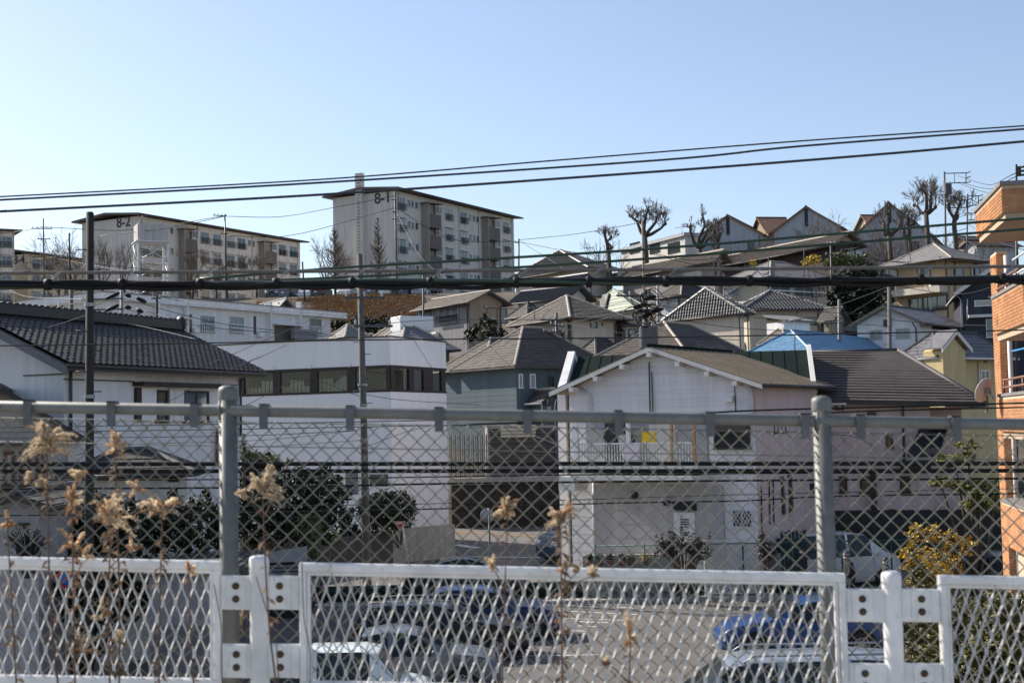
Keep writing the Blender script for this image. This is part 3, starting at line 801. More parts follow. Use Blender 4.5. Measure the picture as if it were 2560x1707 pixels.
H = house('tiled_house', 'small tiled house half hidden by the black cable bundle', (1440, 703), 132, 40, rx=1500, lx=1325, gz=14, apex=684, roof='gableB', pitch=22, over=.6, wall=W_offw, roofm=roof_kaw, style='kawara', capm=MATS['ridge_tile_pale'])
H = house('cream_house', 'cream stucco house with brown hipped roof behind the thin steel pole', (1425, 793), 88, 32, rx=1577, lx=1268, gz=6, apex=740, roof='hip', pitch=27, over=.7, wall=W_cream, roofm=roof_brn, style='shingle', capm=ridge_l)
window(H, 'B', 1293, 816, 1330, 846, dark_alu, glass_c, 1, hood=True); window(H, 'B', 1376, 826, 1411, 862, dark_alu, glass_d, 1); window(H, 'A', 1476, 804, 1492, 820, dark_alu, glass_d, 0); window(H, 'A', 1541, 815, 1575, 840, dark_alu, glass_d, 1)
pipe_on(H, 'B', [(1423, 800), (1423, 880)]); 
H = house('dark_roofed_house', 'low house showing only its dark brown hipped roof beside the cream house', (1490, 893), 84, 42, rx=1580, lx=1425, gz=4, apex=831, roof='hip', pitch=32, over=.4, wall=W_cream, roofm=roof_dk, style='shingle')
H = house('brown_hip_house', 'house under a big brown slate hip roof behind the white gabled house', (1718, 884), 74, 55, rx=1900, lx=1478, gz=3, apex=805, roof='hip', pitch=28, over=.6, wall=W_tan, roofm=roof_brn, style='shingle', capm=ridge_l)
H = house('blue_roofed_house', 'white house under the bright blue hipped roof', (2030, 880), 84, 55, rx=2285, lx=1855, gz=3.5, apex=826, roof='hip', pitch=34, over=.6, wall=W_white, roofm=roof_blue, style='shingle', capm=roof_blue, gut=gutter_w)
H = house('small_house', 'small tan roofed house peeping out left of the blue roof', (1960, 856), 92, 35, rx=2030, lx=1893, gz=5, apex=815, roof='hip', pitch=24, over=.5, wall=W_offw, roofm=roof_tan, style='shingle', capm=ridge_l)
b = MB(); b.box(H.LA * .3, H.LB * .3, H.ez, H.LA * .3 + 2.6, H.LB * .3 + 1.6, H.ez + 1.0); b.build('dormer', W_white, H.root)
b = MB(); b.prism([(H.LA * .3 - .2, H.LB * .3 - .4, H.ez + 1.0), (H.LA * .3 + 2.8, H.LB * .3 - .4, H.ez + 1.0), (H.LA * .3 + 2.8, H.LB * .3 + 1.7, H.ez + 1.5), (H.LA * .3 - .2, H.LB * .3 + 1.7, H.ez + 1.5)], (0, 0, .12)); b.build('dormer_roof', roof_pale, H.root)
H = house('white_gable_house', 'white house with violet grey roof and brown barge boards behind a concrete pole', (2312, 808), 95, 50, rx=2432, lx=2110, gz=6, apex=763, roof='gableA', pitch=21, over=.7, wall=W_white, roofm=roof_gry, style='slate', gut=gutter_m)
b = MB(); b.prism([(-.71, -.75, H.ez - .48), (-.71, H.LB / 2, H.zr - .2), (-.71, H.LB + .75, H.ez - .48), (-.71, H.LB + .75, H.ez - .28), (-.71, H.LB / 2, H.zr + .02), (-.71, -.75, H.ez - .28)], (-.04, 0, 0)); b.build('barge_board', gutter_m, H.root)
window(H, 'B', 2240, 820, 2275, 845, alu, glass_b, 1); window(H, 'B', 2175, 825, 2205, 848, alu, glass_c, 1); window(H, 'A', 2330, 812, 2372, 824, dark_alu, glass_d, 1)
b = MB(); wbox(b, 'B', H.LB / 2 - .3, H.zr - 1.5, H.LB / 2 + .3, H.zr - 1.0, -.02, .08); b.build('vent', dark_alu, H.root)
H = house('yellow_house', 'yellow house with white barge boards and grey hipped roof right of the blue roof', (2345, 892), 68, 33, rx=2545, lx=2232, gz=2, apex=832, roof='hip', pitch=28, over=.6, wall=W_yel, roofm=roof_gry, style='shingle', gut=gutter_w)
window(H, 'A', 2450, 925, 2472, 962, white_frame, glass_d, 1); window(H, 'A', 2484, 913, 2494, 944, white_frame, glass_d, 0); window(H, 'B', 2268, 906, 2290, 920, white_frame, glass_b, 0)
pipe_on(H, 'A', [(2377, 905), (2378, 960)], m=gutter_w); pipe_on(H, 'A', [(2444, 905), (2446, 985)], m=gutter_w)
b = MB(); x0 = -.6; w_ = 1.7; zz = H.ez - .15   # small gabled bay on the front
b.prism([(x0, -.9, -1), (x0 + w_, -.9, -1), (x0 + w_, -.9, zz - .1), (x0 + w_ / 2, -.9, zz + .55), (x0, -.9, zz - .1)], (0, 1.2, 0)); bay = b.build('gable_bay', W_yel, H.root)
b = MB()
for (p, q) in (((x0 - .3, zz - .2), (x0 + w_ / 2, zz + .72)), ((x0 + w_ + .3, zz - .2), (x0 + w_ / 2, zz + .72))):
    b.prism([(p[0], -1.15, p[1]), (q[0], -1.15, q[1]), (q[0], -1.15, q[1] + .2), (p[0], -1.15, p[1] + .2)], (0, .06, 0)); 
b.build('barge_board', barge_w, bay)
b = MB()
for (p, q) in (((x0 - .3, zz - .02), (x0 + w_ / 2, zz + .9)), ((x0 + w_ + .3, zz - .02), (x0 + w_ / 2, zz + .9))): b.prism([(p[0], -1.14, p[1]), (q[0], -1.14, q[1]), (q[0], -1.14, q[1] + .07), (p[0], -1.14, p[1] + .07)], (0, 1.2, 0))
b.build('bay_roof', roof_gry, bay)

# teal house
H = house('teal_house', 'dark teal house with two mottled hip roofs right of the white windowed building', (1207, 921), 78, 38, LA=7.5, lx=1085, gz=3.5, apex=847, roof='hip', pitch=30, over=.5, wall=W_teal, roofm=roof_brn, style='shingle', capm=ridge_l)
window(H, 'A', 1163, 955, 1184, 1008, dark_alu, glass_d, 1) if False else None
pipe_on(H, 'A', [(1209, 925), (1210, 1010)], m=gutter_w)
T = house('teal_house', '', (1288, 919), 75, 30, rx=1402, LB=5.5, gz=3.5, roof='none', root=H.root)
def wing(H0, LA, LB, off, ez, pitch, wall, roofm, style, o=.5, cm=None, kind='hip'):
    """second roofed volume of the same house, its corner offset in the first one's frame"""
    faces, edges, zr = roof_faces(kind, LA, LB, ez, o, rad(pitch)); off = Vector(off)
    b = MB(); b.box(off.x, off.y, -1.5, off.x + LA, off.y + LB, ez - .06); wl = b.build('wall', wall, H0.root)
    sh = lambda p: p + off
    faces = [tuple(sh(p) for p in f) for f in faces]
    b = MB(); solid_roof(b, faces, .13); ro = b.build('roof', roofm, H0.root)
    b = MB(); [lay(b, f, style) for f in faces]; stuff(b.build('shingle', roofm, ro))
    b = MB()
    for u, v in edges: b.tube([sh(u) + Vector((0, 0, .03)), sh(v) + Vector((0, 0, .03))], .08, 6, smooth=False)
    b.build('ridge_cap', cm or ridge_l, ro)
    return ro
q = H.inv @ P(1290, 919, 75.5); wing(H, 6.6, 5.2, (q.x, q.y, 0), H.ez - .02, H.pitch, W_teal, roof_brn, 'shingle')
T = House(); T.root = H.root; T.inv = Matrix.Translation((0, -q.y, 0)) @ H.inv
for (a, c) in ((1296, 1306), (1324, 1338)):
    f = window(T, 'A', a, 934, c, 970, white_frame, glass_c, 0); f.location.y = q.y
f = window(T, 'A', 1372, 940, 1384, 975, dark_alu, glass_d, 0); f.location.y = q.y
f = window(H, 'B', 1160, 957, 1186, 1008, dark_alu, glass_d, 1)
H = house('porch_roof_house', 'dark roofed outbuilding with a little cream gable in front of the teal house', (1355, 1005), 74, 25, rx=1415, lx=1225, gz=2.5, apex=972, roof='gableB', pitch=28, over=.4, wall=W_teal, roofm=roof_dk, style='slate', capm=ridge_l, gut=gutter_w)
window(H, 'A', 1364, 995, 1374, 1012, dark_alu, glass_d, 0)
H = house('grey_roofed_house', 'low house with grey roofs and bright ridge vent behind the white windowed building', (1000, 872), 84, 30, rx=1150, lx=890, gz=5, apex=808, roof='hip', pitch=22, over=.5, wall=W_grey, roofm=roof_gry, style='slate', capm=ridge_l)
b = MB(); b.bbox(H.LA * .3, H.LB * .42, H.zr - .5, H.LA * .3 + 2.4, H.LB * .42 + 1.6, H.zr + .45, .05); b.build('roof_vent', white_frame, H.root)
H = house('grey_roofed_house', 'small house with a pale pyramid roof at the foot of the grassy bank', (862, 842), 95, 40, rx=925, lx=815, gz=7, apex=812, roof='hip', pitch=24, over=.5, wall=W_offw, roofm=roof_pale, style='slate', capm=ridge_l)

# ------------------------------------------------------------------ long white two storey terrace
H = house('white_terrace', 'long white flat roofed terrace with recessed porches in front of the hill', (262, 748), 92, 56, rx=826, lx=66, gz=4, roof='flat', wall=W_white, roofm=roof_pale, cat='apartment block')
b = MB(); e = H.ez
b.box(-.5, -.5, e - .05, H.LA + 1.5, H.LB + .5, e + .42); b.build('parapet', W_white, H.root)
b = MB(); b.box(-.53, -.53, e + .42, H.LA + 1.53, H.LB + .53, e + .5); b.build('coping', roof_pale, H.root)
for (a, c) in ((280, 316), (501, 536), (574, 609), (774, 803)):
    window(H, 'A', a, 784 + (a - 280) * .025, c, 824 + (a - 280) * .03, alu, glass_b, 1, guard=2)
for (a, c) in ((343, 349), (471, 478), (634, 639), (746, 752)): window(H, 'A', a, 782 + (a - 343) * .03, c, 828 + (a - 343) * .02, dark_alu, glass_d, 0, fr=.05)
for (a, c, y) in ((400, 452, 797), (686, 736, 815)):
    slab_on(H, 'A', a, y, c, y + 45, -.01, .02, stair_m, 'porch_panel'); slab_on(H, 'A', a - 8, y - 3, c + 8, y, 0, .9, W_white, 'porch_canopy')  # flat dark panel laid on the wall under each porch canopy
    slab_on(H, 'A', a, y - 42, c, y - 36, -.01, .03, gutter_m, 'vent')
for a in (385, 457, 665, 740): slab_on(H, 'A', a, 755, a + 4, 850, 0, .5, W_white, 'party_wall')
slab_on(H, 'A', 708, 826, 765, 850, .8, 1.2, W_grey, 'screen_wall')
for (a, y) in ((352, 815), (478, 822), (640, 832)): slab_on(H, 'A', a, y, a + 12, y + 10, .05, .4, white_frame, 'air_conditioner')
for (px, lab) in ((600, 'left'), (655, 'right')): pass
H = house('solar_house', 'low house with two dark solar panels on a pale roof behind the white terrace', (700, 765), 118, 30, rx=735, lx=470, gz=10, apex=722, roof='gableB', pitch=27, over=.6, wall=W_gable, roofm=roof_pale, style='slate')
f = roof_faces('gableB', H.LA, H.LB, H.ez, .6, rad(H.pitch))[0]; f = min(f, key=lambda q: (q[0] + q[1]).x)
ax, up, nn, W_, S_ = face_frame(*f)
for k in (.25, .55): 
    b = MB(); b.obox(f[0] + ax * W_ * k + up * S_ * .5 + nn * .07, ax * 1.2, up * S_ * .4, nn * .03); b.build('solar_panel', glass_b, H.root)
# ------------------------------------------------------------------ white building with the corner window band
H = house('white_modern_building', 'tall white flat roofed building with a dark corner band of windows', (975, 842), 60, 66, rx=1114, lx=490, gz=1.2, roof='none', cat='building')
p_ = H.p; ez = H.ez; LA, LB = H.LA, H.LB
u, zt = loc_on(H, 'B', 974, 912); u, zb = loc_on(H, 'B', 975.5, 979)
b = MB(); b.box(0, 0, -3, LA, LB, zb); b.build('wall', W_cool, H.root)
b = MB(); b.box(0, 0, zt, LA, LB, ez); b.build('parapet', W_cool, H.root)
b = MB(); b.box(-.04, -.04, ez, LA + .04, LB + .04, ez + .06); b.build('coping', gutter_m, H.root)
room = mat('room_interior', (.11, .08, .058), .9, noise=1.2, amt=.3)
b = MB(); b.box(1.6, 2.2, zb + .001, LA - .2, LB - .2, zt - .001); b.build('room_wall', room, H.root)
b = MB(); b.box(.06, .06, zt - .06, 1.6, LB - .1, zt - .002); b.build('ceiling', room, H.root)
clr = clearglass('clear_window_glass', fac=.965)
fr = MB(); fr.box(-.02, -.02, zb + .001, .1, LB, zb + .1); fr.box(-.02, -.02, zt - .14, .1, LB, zt - .001)
fr.box(.1, -.02, zb + .001, LA, .1, zb + .1); fr.box(.1, -.02, zt - .14, LA, .1, zt - .001)
ws = fr.build('window_band', wood_dk, H.root)
def bx(px): return loc_on(H, 'B', px, 945)[0]
edges_b = [(975, 966), (889, 868), (794, 776), (701, 683), (611, 596)]
for a, c in edges_b:
    b = MB(); b.box(-.03, max(-.03, bx(a)), zb + .1, .11, bx(c), zt - .14); b.build('mullion', wood_dk, ws)
for (a, c) in ((966, 889), (868, 794), (776, 701), (683, 611), (596, 520)):
    b = MB(); b.box(.03, bx(a), zb + .1, .045, bx(c), zt - .14); b.build('pane', clr, ws)
def axx(px): return loc_on(H, 'A', px, 945)[0]
for a, c in ((977, 986), (1022, 1034), (1058, 1081), (1103, 1112)):
    b = MB(); b.box(axx(a), -.03, zb + .1, axx(c), .11, zt - .14); b.build('mullion', wood_dk, ws)
for a, c in ((986, 1022), (1034, 1058), (1081, 1103)):
    b = MB(); b.box(axx(a), .03, zb + .1, axx(c), .045, zt - .14); b.build('pane', clr, ws)
curt = mat('cream_curtain', (.62, .56, .42), .9, noise=8, amt=.25)
b = MB(); y = bx(600)
for i in range(60):
    y0 = bx(608) - i * .11
    if bx(860) < y0: b.tube([(.42 + .04 * (i % 2), y0, zb + .02), (.42 + .04 * (i % 2), y0, zb + .4 + .3 * ((i // 7) % 2))], .05, 5)
b.build('curtain', curt, H.root)
b = MB(); b.prism([(.7, bx(780), zb + .02), (.7, bx(880), zb + .02), (.7, bx(840), zt - .35)], (.05, 0, 0)); b.build('roof_reflection', mat('pale_reflection', (.55, .53, .47), .9), H.root)  # pale triangle put in as a roof's reflection in the panes
b = MB(); 
for (px, h) in ((640, .35), (720, .3), (905, .5), (1000, .6)): b.bbox(.5, bx(px) - .3 if px < 975 else .6, zb + .02, .9, bx(px) + .3 if px < 975 else 1.1, zb + .02 + h, .03)
b.build('furniture', wood_dk, H.root)
for px in (684, 778, 875, 972):
    b = MB(); b.box(-.09, bx(px) - .03, zt - .02, -.045, bx(px) + .03, zt + .16); b.build('bracket', white_frame, H.root)
slab_on(H, 'B', 865, 1180, 895, 1235, -.01, .04, glass_b, 'lower_window'); slab_on(H, 'B', 925, 1185, 970, 1215, -.01, .04, glass_d, 'lower_window')
# concrete garden wall below it
b = MB(); a_ = PG(968, 1405, 0); c1 = P(982, 1322, 57.5); c2 = P(1137, 1310, 58.8)
d = Vector((c2.x - c1.x, c2.y - c1.y, 0)); n = Vector((-d.y, d.x, 0)).normalized() * .25
b.prism([(c1.x, c1.y, -.5), (c2.x, c2.y, -.5), (c2.x, c2.y, c2.z), (c1.x, c1.y, c1.z)], n)
tag(b.build('garden_wall', concrete), 'stained concrete garden wall under the white windowed building', 'wall')
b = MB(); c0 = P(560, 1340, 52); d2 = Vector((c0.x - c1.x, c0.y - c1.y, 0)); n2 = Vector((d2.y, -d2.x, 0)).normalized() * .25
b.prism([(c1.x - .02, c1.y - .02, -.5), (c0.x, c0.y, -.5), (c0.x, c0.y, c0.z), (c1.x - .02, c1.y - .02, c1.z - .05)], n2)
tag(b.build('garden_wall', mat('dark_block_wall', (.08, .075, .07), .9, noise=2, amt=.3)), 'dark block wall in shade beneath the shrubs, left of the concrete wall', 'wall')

# ------------------------------------------------------------------ black tiled white house at the left
H = house('tiled_white_house', 'white house with glossy black tiled roof nearest on the left', (160, 912), 40, 66, at='wall', rx=597, LB=6.2, gz=0, roof='gableA', pitch=24, over=.65, wall=W_white, roofm=roof_blk, style='kawara', individual=300, capm=roof_blk, roof_th=.2)
t = MB(); zr = H.zr
t.box(-.7, H.LB / 2 - .16, zr + .05, H.LA + .68, H.LB / 2 + .16, zr + .34)
for i in range(int((H.LA + 1.3) / .27)): t.ball((-.6 + i * .27, H.LB / 2, zr + .36), .13, .15, .09, 8)
t.ball((H.LA + .75, H.LB / 2, zr + .25), .1, .26, .3, 10)
t.build('ridge_tile', roof_blk, H.roof)
b = MB(); o = .68
b.prism([(-o, -.7, H.ez - .62), (-o, H.LB / 2, zr - .28), (-o, H.LB / 2, zr - .02), (-o, -.7, H.ez - .36)], (.05, 0, 0)); b.prism([(-o, H.LB + .7, H.ez - .62), (-o, H.LB / 2, zr - .28), (-o, H.LB / 2, zr - .02), (-o, H.LB + .7, H.ez - .36)], (.05, 0, 0))
b.build('barge_board', mat('grey_barge_board', (.14, .14, .155), .7), H.root)
slab_on(H, 'A', 158, 949, 332, 952, 0, .06, gutter_m, 'belt_trim'); slab_on(H, 'A', 555, 961, 592, 963, 0, .06, gutter_m, 'belt_trim')
slab_on(H, 'B', 60, 935, 164, 938, 0, .05, gutter_m, 'belt_trim')
pipe_on(H, 'A', [(207, 915), (172, 930), (172, 1100)], r=.05); pipe_on(H, 'A', [(622, 936), (597, 950), (597, 1090)], r=.05)
slab_on(H, 'A', 331, 958, 560, 968, 0, .45, wood_dk, 'window_hood'); slab_on(H, 'A', 335, 969, 347, 1054, 0, .12, wood_dk, 'post')
slab_on(H, 'A', 349, 970, 386, 1052, .005, .09, W_white, 'shutter_box'); slab_on(H, 'A', 420, 972, 455, 1054, .005, .09, W_white, 'shutter_box')
window(H, 'A', 388, 975, 418, 1056, wood_dk, glass_d, 0, fr=.09); window(H, 'A', 457, 977, 520, 1056, wood_dk, glass_b, 1, fr=.07)
pipe_on(H, 'A', [(540, 1075), (538, 1165)], r=.06, m=mat('rusty_pipe', (.25, .15, .09), .8))

# lower house at far left behind the mesh, and the annex with grey roof
H = house('brown_window_house', 'beige house with brown timber windows behind the mesh at far left', (-215, 1100), 36, 17, rx=207, LB=5, gz=0, roof='gableB', pitch=33, over=.45, wall=wallmat('weathered_beige', (.40, .36, .32)), roofm=roof_blk, style='slate', capm=ridge_d)
timber = mat('red_brown_timber', (.13, .055, .035), .6, noise=9, amt=.3)
for (a, c) in ((8, 38), (48, 78), (88, 112)): window(H, 'A', a, 1128, c, 1214, timber, glass_c, 0, fr=.1)
slab_on(H, 'A', -60, 1107, 122, 1114, 0, .5, gutter_m, 'window_hood'); slab_on(H, 'A', -60, 1218, 122, 1228, 0, .3, wood_dk, 'sill')
H = house('grey_hip_annex', 'low annex with slate grey hipped roof before the tiled white house', (148, 1188), 36, 8, rx=485, LB=1.9, gz=0, roof='hip', pitch=24, over=.4, wall=W_offw, roofm=roof_dk, style='slate')
window(H, 'A', 425, 1190, 445, 1202, wood_dk, glass_d, 0); window(H, 'A', 300, 1255, 345, 1300, dark_alu, glass_d, 1)
H = house('plain_grey_shed', 'plain grey rendered shed with dark sagging roof at bottom left', (-60, 1268), 30, 2, rx=125, LB=4, gz=0, roof='gableB', pitch=19, over=.35, wall=wallmat('grey_shed_render', (.36, .34, .35)), roofm=roof_dk, style='slate')
b = MB(); wbox(b, 'A', .3, H.ez - .55, H.LA - .2, H.ez - .5, 0, .2); b.build('ledge', wood_dk, H.root)
# carport with corrugated roof in the shade, grey van inside
ct = thing('carport', 'dark carport with metal posts in shade at lower left', 'carport', tuple(P(150, 1500, 33)[:2]) + (0,), rad(3))
b = MB(); b.box(-.2, -.2, 2.55, 4.4, 5, 2.68)
for i in range(18): b.box(-.2 + i * .255, -.22, 2.68, -.08 + i * .255, 5.02, 2.72)
b.build('roof', roof_dk, ct)
for (x, y) in ((0, 0), (4.2, 0), (0, 4.8), (4.2, 4.8)):
    b = MB(); b.box(x - .05, y - .05, -.1, x + .05, y + .05, 2.55); b.build('post', steel_pole, ct)
b = MB()
for i in range(13): b.box(.4 + i * .28, 4.6, .4, .45 + i * .28, 4.65, 1.6)
b.box(.3, 4.58, 1.6, 4, 4.68, 1.66); b.box(.3, 4.58, .36, 4, 4.68, .42)
b.build('railing', grey_metal, ct)

H = house('storage_hut', 'plain lilac grey storage hut at the lower left behind the white panel', (372, 1440), 27, 3, rx=548, LB=2.6, gz=0, roof='flat', wall=wallmat('lilac_grey_panel', (.20, .195, .225), lines=.45, vert=True), roofm=roof_dk, cat='hut')
b = MB(); b.box(-.08, -.12, H.ez, H.LA + .08, H.LB + .1, H.ez + .07); b.build('roof', roof_dk, H.root)
slab_on(H, 'A', 380, 1565, 540, 1700, .01, .05, MATS['dark_panel'] if 'dark_panel' in MATS else wallmat('dark_panel', (.10, .10, .11), lines=.3, vert=True), 'shutter')
# ------------------------------------------------------------------ pink and white house with dark green mansard
H = house('white_gable_house', 'white sided house with wide front gable, balcony and tan ribbed roof', (1884, 960), 47, 55, at='wall', rx=2042, lx=1422, gz=.3, roof='gableA', pitch=19, over=.5, wall=W_sid, roofm=roof_olive, style='seam', capm=green_roof, gut=gutter_m)
e, zr, LA, LB = H.ez, H.zr, H.LA, H.LB
b = MB()
for (y0, z0, y1, z1) in ((-.55, e - .36, LB / 2, zr - .17), (LB + .55, e - .36, LB / 2, zr - .17)):
    b.prism([(-.53, y0, z0), (-.53, y1, z1), (-.53, y1, z1 + .15), (-.53, y0, z0 + .15)], (.05, 0, 0))
b.build('barge_board', barge_w, H.root)
for k in (.06, .2, .35, .5, .65, .8, .94):
    y = LB * k; z = zr - abs(y - LB / 2) * math.tan(rad(19)) - .36
    b = MB(); b.box(-.58, y - .09, z - .02, 0, y + .09, z + .15); b.build('purlin_end', barge_w, H.root)
b = MB(); b.prism([(.01, -.04, -1), (LA, -.04, -1), (LA, -.04, e - .2), (.01, -.04, e - .2)], (0, .035, 0)); b.build('side_cladding', W_pink, H.root)
pipe_on(H, 'B', [(1450, 970), (1478, 988), (1480, 1030)], r=.07, m=gutter_w); pipe_on(H, 'B', [(1880, 965), (1884, 1040)], r=.05, m=gutter_w); pipe_on(H, 'B', [(1625, 905), (1628, 1030)], r=.025, m=thin_wire); pipe_on(H, 'B', [(1632, 930), (1635, 1030)], r=.02, m=thin_wire)
pipe_on(H, 'B', [(1838, 945), (1842, 1030)], r=.02, m=thin_wire)
slab_on(H, 'B', 1817, 990, 1837, 1004, 0, .25, white_frame, 'vent_box')
# upper floor balcony
slab_on(H, 'B', 1466, 1055, 1772, 1155, -.01, .02, mat('shaded_door_wall', (.36, .35, .36), .8), 'balcony_shade_panel')  # flat panel, the shade of the recess put into its grey
slab_on(H, 'B', 1455, 1158, 1788, 1170, 0, 1.35, W_offw, 'balcony_floor')
for px in (1487, 1615): slab_on(H, 'B', px - 4, 1050, px + 4, 1157, 1.2, 1.32, white_frame, 'balcony_post')
for px in (1722, 1777): slab_on(H, 'B', px - 3, 1052, px + 3, 1157, 1.2, 1.3, mat('bare_timber', (.45, .26, .12), .8), 'balcony_post')
b = MB()
def bl(px, py): return loc_on(H, 'B', px, py)
z0, z1 = bl(1600, 1154)[1], bl(1600, 1108)[1]; ua, ub = bl(1770, 1130)[0], bl(1494, 1130)[0]
k = 40
for i in range(k + 1): u = ua + (ub - ua) * i / k; b.box(-1.27, u - .018, z0, -1.23, u + .018, z1)
b.box(-1.29, ua, z1, -1.21, ub, z1 + .05); b.box(-1.29, ua, z0, -1.21, ub, z0 + .04); b.build('balcony_railing', white_frame, H.root)
window(H, 'B', 1515, 1056, 1570, 1154, dark_alu, glass_d, 1); window(H, 'B', 1575, 1065, 1610, 1154, alu, glass_c, 0); slab_on(H, 'B', 1730, 1062, 1770, 1154, .02, .05, glass_f, 'door'); slab_on(H, 'B', 1625, 1060, 1690, 1154, .02, .06, W_offw, 'door')
window(H, 'B', 1786, 1060, 1876, 1122, dark_alu, glass_d, 0)
slab_on(H, 'B', 1790, 1058, 1876, 1074, .1, .4, mat('dark_awning', (.06, .05, .05), .8), 'awning')
slab_on(H, 'B', 1480, 1185, 1780, 1196, 0, 1.5, gutter_w, 'canopy'); slab_on(H, 'B', 1440, 1188, 1480, 1222, .3, 1.2, mat('signboard_white', (.6, .6, .59), .5), 'signboard')
slab_on(H, 'B', 1488, 1212, 1812, 1404, .02, .08, wallmat('garage_shutter', (.46, .44, .44), lines=.5), 'garage_wall')
slab_on(H, 'B', 1686, 1255, 1745, 1275, .09, .14, glass_d, 'transom'); d_ = slab_on(H, 'B', 1690, 1280, 1742, 1400, .09, .14, white_frame, 'door')
for k in range(4): slab_on(H, 'B', 1706, 1296 + k * 6, 1727, 1299 + k * 6, .145, .16, black_metal, 'louvre', d_)
f = window(H, 'B', 1830, 1272, 1884, 1318, white_frame, glass_d, 1)
b = MB(); a0, a1 = bl(1884, 1295)[0], bl(1830, 1295)[0]; z0, z1 = bl(1857, 1318)[1], bl(1857, 1272)[1]; st = (a1 - a0) / 6
for i in range(-3, 7):
    for s in (1, -1):
        y0 = a0 + i * st; pts = []
        for q in range(9):
            t_ = q / 8; yy = (y0 + st * 3 * t_) if s == 1 else (y0 + st * 3 * (1 - t_))
            if a0 <= yy <= a1: pts.append((-.1, yy, z0 + (z1 - z0) * t_))
        if len(pts) > 1: b.tube([pts[0], pts[-1]], .014, 4)
b.build('window_lattice', white_frame, f)
slab_on(H, 'B', 1668, 1250, 1678, 1262, .1, .3, black_metal, 'wall_lamp'); 
b = MB(); u, z = bl(1590, 1236); b.ball((-.12, u, z), .1, .16, .16, 10); b.build('vent', black_metal, H.root)
pipe_on(H, 'B', [(1487, 1195), (1488, 1400)], r=.05, m=gutter_w)
# meters and pipes on the pink side
for (px, y0, y1) in ((1898, 1215, 1330), (1918, 1200, 1310), (1928, 1200, 1312), (1950, 1200, 1290), (1968, 1195, 1290)): pipe_on(H, 'A', [(px, y0), (px + 2, y1)], r=.025, m=wood_dk)
window(H, 'A', 1932, 1058, 1962, 1082, dark_alu, glass_c, 2); slab_on(H, 'A', 2022, 1207, 2040, 1230, .02, .5, W_brown, 'meter_box')
for (px, y) in ((1948, 1195), (1968, 1190)): pipe_on(H, 'A', [(px - 3, y), (px + 3, y - 4), (px + 8, y + 90)], r=.06, m=galv)
WH = H
for i in range(9):       # weatherboards of the gable, each its own board
    z0 = bl(1640, 1040)[1] + i * .3; z1 = z0 + .292
    def halfw(z): return LB / 2 if z < e - .12 else max(.05, (zr - .12 - z) / math.tan(rad(19)))
    if z1 > zr - .25: break
    a0, a1 = halfw(z0), halfw(z1); b = MB(); m_ = LB / 2
    b.prism([(-.012, m_ - a0 + .02, z0), (-.012, m_ + a0 - .02, z0), (-.004, m_ + a1 - .02, z1), (-.004, m_ - a1 + .02, z1)], (-.012, 0, 0)); b.build('board', W_sid, H.root)
# things on the balcony
yt = tag(slab_on(H, 'B', 1640, 1078, 1674, 1106, 1.0, 1.03, mat('yellow_cloth', (.80, .52, .02), .8, amt=.2), 'yellow_cloth'), 'yellow cloth hung up to dry above the white balcony railing', 'cloth')
bpy.context.view_layer.update(); w_ = yt.matrix_world.copy(); yt.parent = None; yt.matrix_world = w_; yt.name = 'yellow_cloth'
pk = tag(slab_on(H, 'B', 1607, 1110, 1644, 1146, 1.30, 1.34, mat('pale_pink_cloth', (.66, .60, .64), .9, amt=.1), 'sheet'), 'pale pink sheet draped over the balcony railing', 'sheet')
bpy.context.view_layer.update(); w_ = pk.matrix_world.copy(); pk.parent = None; pk.matrix_world = w_; pk.name = 'sheet'
for i, (px, c, lab) in enumerate(((1550, (.02, .02, .025), 'black top hanging at the left end of the balcony washing'), (1585, (.45, .45, .46), 'grey shirt hanging under the balcony eave'), (1602, (.03, .03, .05), 'dark trousers hanging beside the balcony post'))):
    u, z = bl(px, 1085); b = MB()
    b.add([(-.75, u - .22, z), (-.75, u + .22, z), (-.75, u + .28, z - .12), (-.75, u + .14, z - .18), (-.75, u + .16, z - .75), (-.75, u - .16, z - .75), (-.75, u - .14, z - .18), (-.75, u - .28, z - .12)], [tuple(range(8))])
    b.prism([(-.76, u - .2, z), (-.76, u + .2, z), (-.76, u + .15, z - .74), (-.76, u - .15, z - .74)], (-.05, 0, 0))
    o = b.build('laundry', mat('laundry_%d' % i, c, .9)); o.matrix_world = H.inv.inverted(); tag(o, lab, 'laundry', 'washing on the balcony')
# main block behind with mansard
H = house('pink_apartment_house', 'pink rendered building with dark green ribbed roof and long brown slate roof', (2040, 956), 51.5, -10, rx=2322, LB=9, gz=.3, roof='none', cat='building')
e, LA = H.ez, H.LA
xs_ = 0.0; xl = loc_on(H, 'A', 1425, 950)[0]; ez2 = loc_on(H, 'A', 2200, 987)[1]
b = MB(); b.box(xl, .02, -1.5, 0, 9, e - .1); b.box(0.001, 0, -1.5, LA, 9, ez2 - .12); b.build('wall', W_pink, H.root)
tz = e + 3.0 * math.tan(rad(25)); fg = [(Vector((xl, -.35, e - .15)), Vector((-.2, -.35, e - .15)), Vector((-.2, 3.0, tz)), Vector((xl, 3.0, tz))), (Vector((-.2, 6.4, e - .15)), Vector((xl, 6.4, e - .15)), Vector((xl, 3.0, tz)), Vector((-.2, 3.0, tz)))]
b = MB(); solid_roof(b, fg, .12); ms = b.build('roof', green_roof, H.root)
b = MB(); [lay(b, f, 'seam') for f in fg]; b.build('standing_seam', green_roof, ms)
b = MB(); b.prism([(xl - .45, -.5, -1.5), (xl - .45, -.45, e), (xl - .45, 2.9, tz + .22), (xl - .45, 6.4, e), (xl - .45, 6.4, -1.5)], (.3, 0, 0)); b.build('party_wall', W_white, H.root)
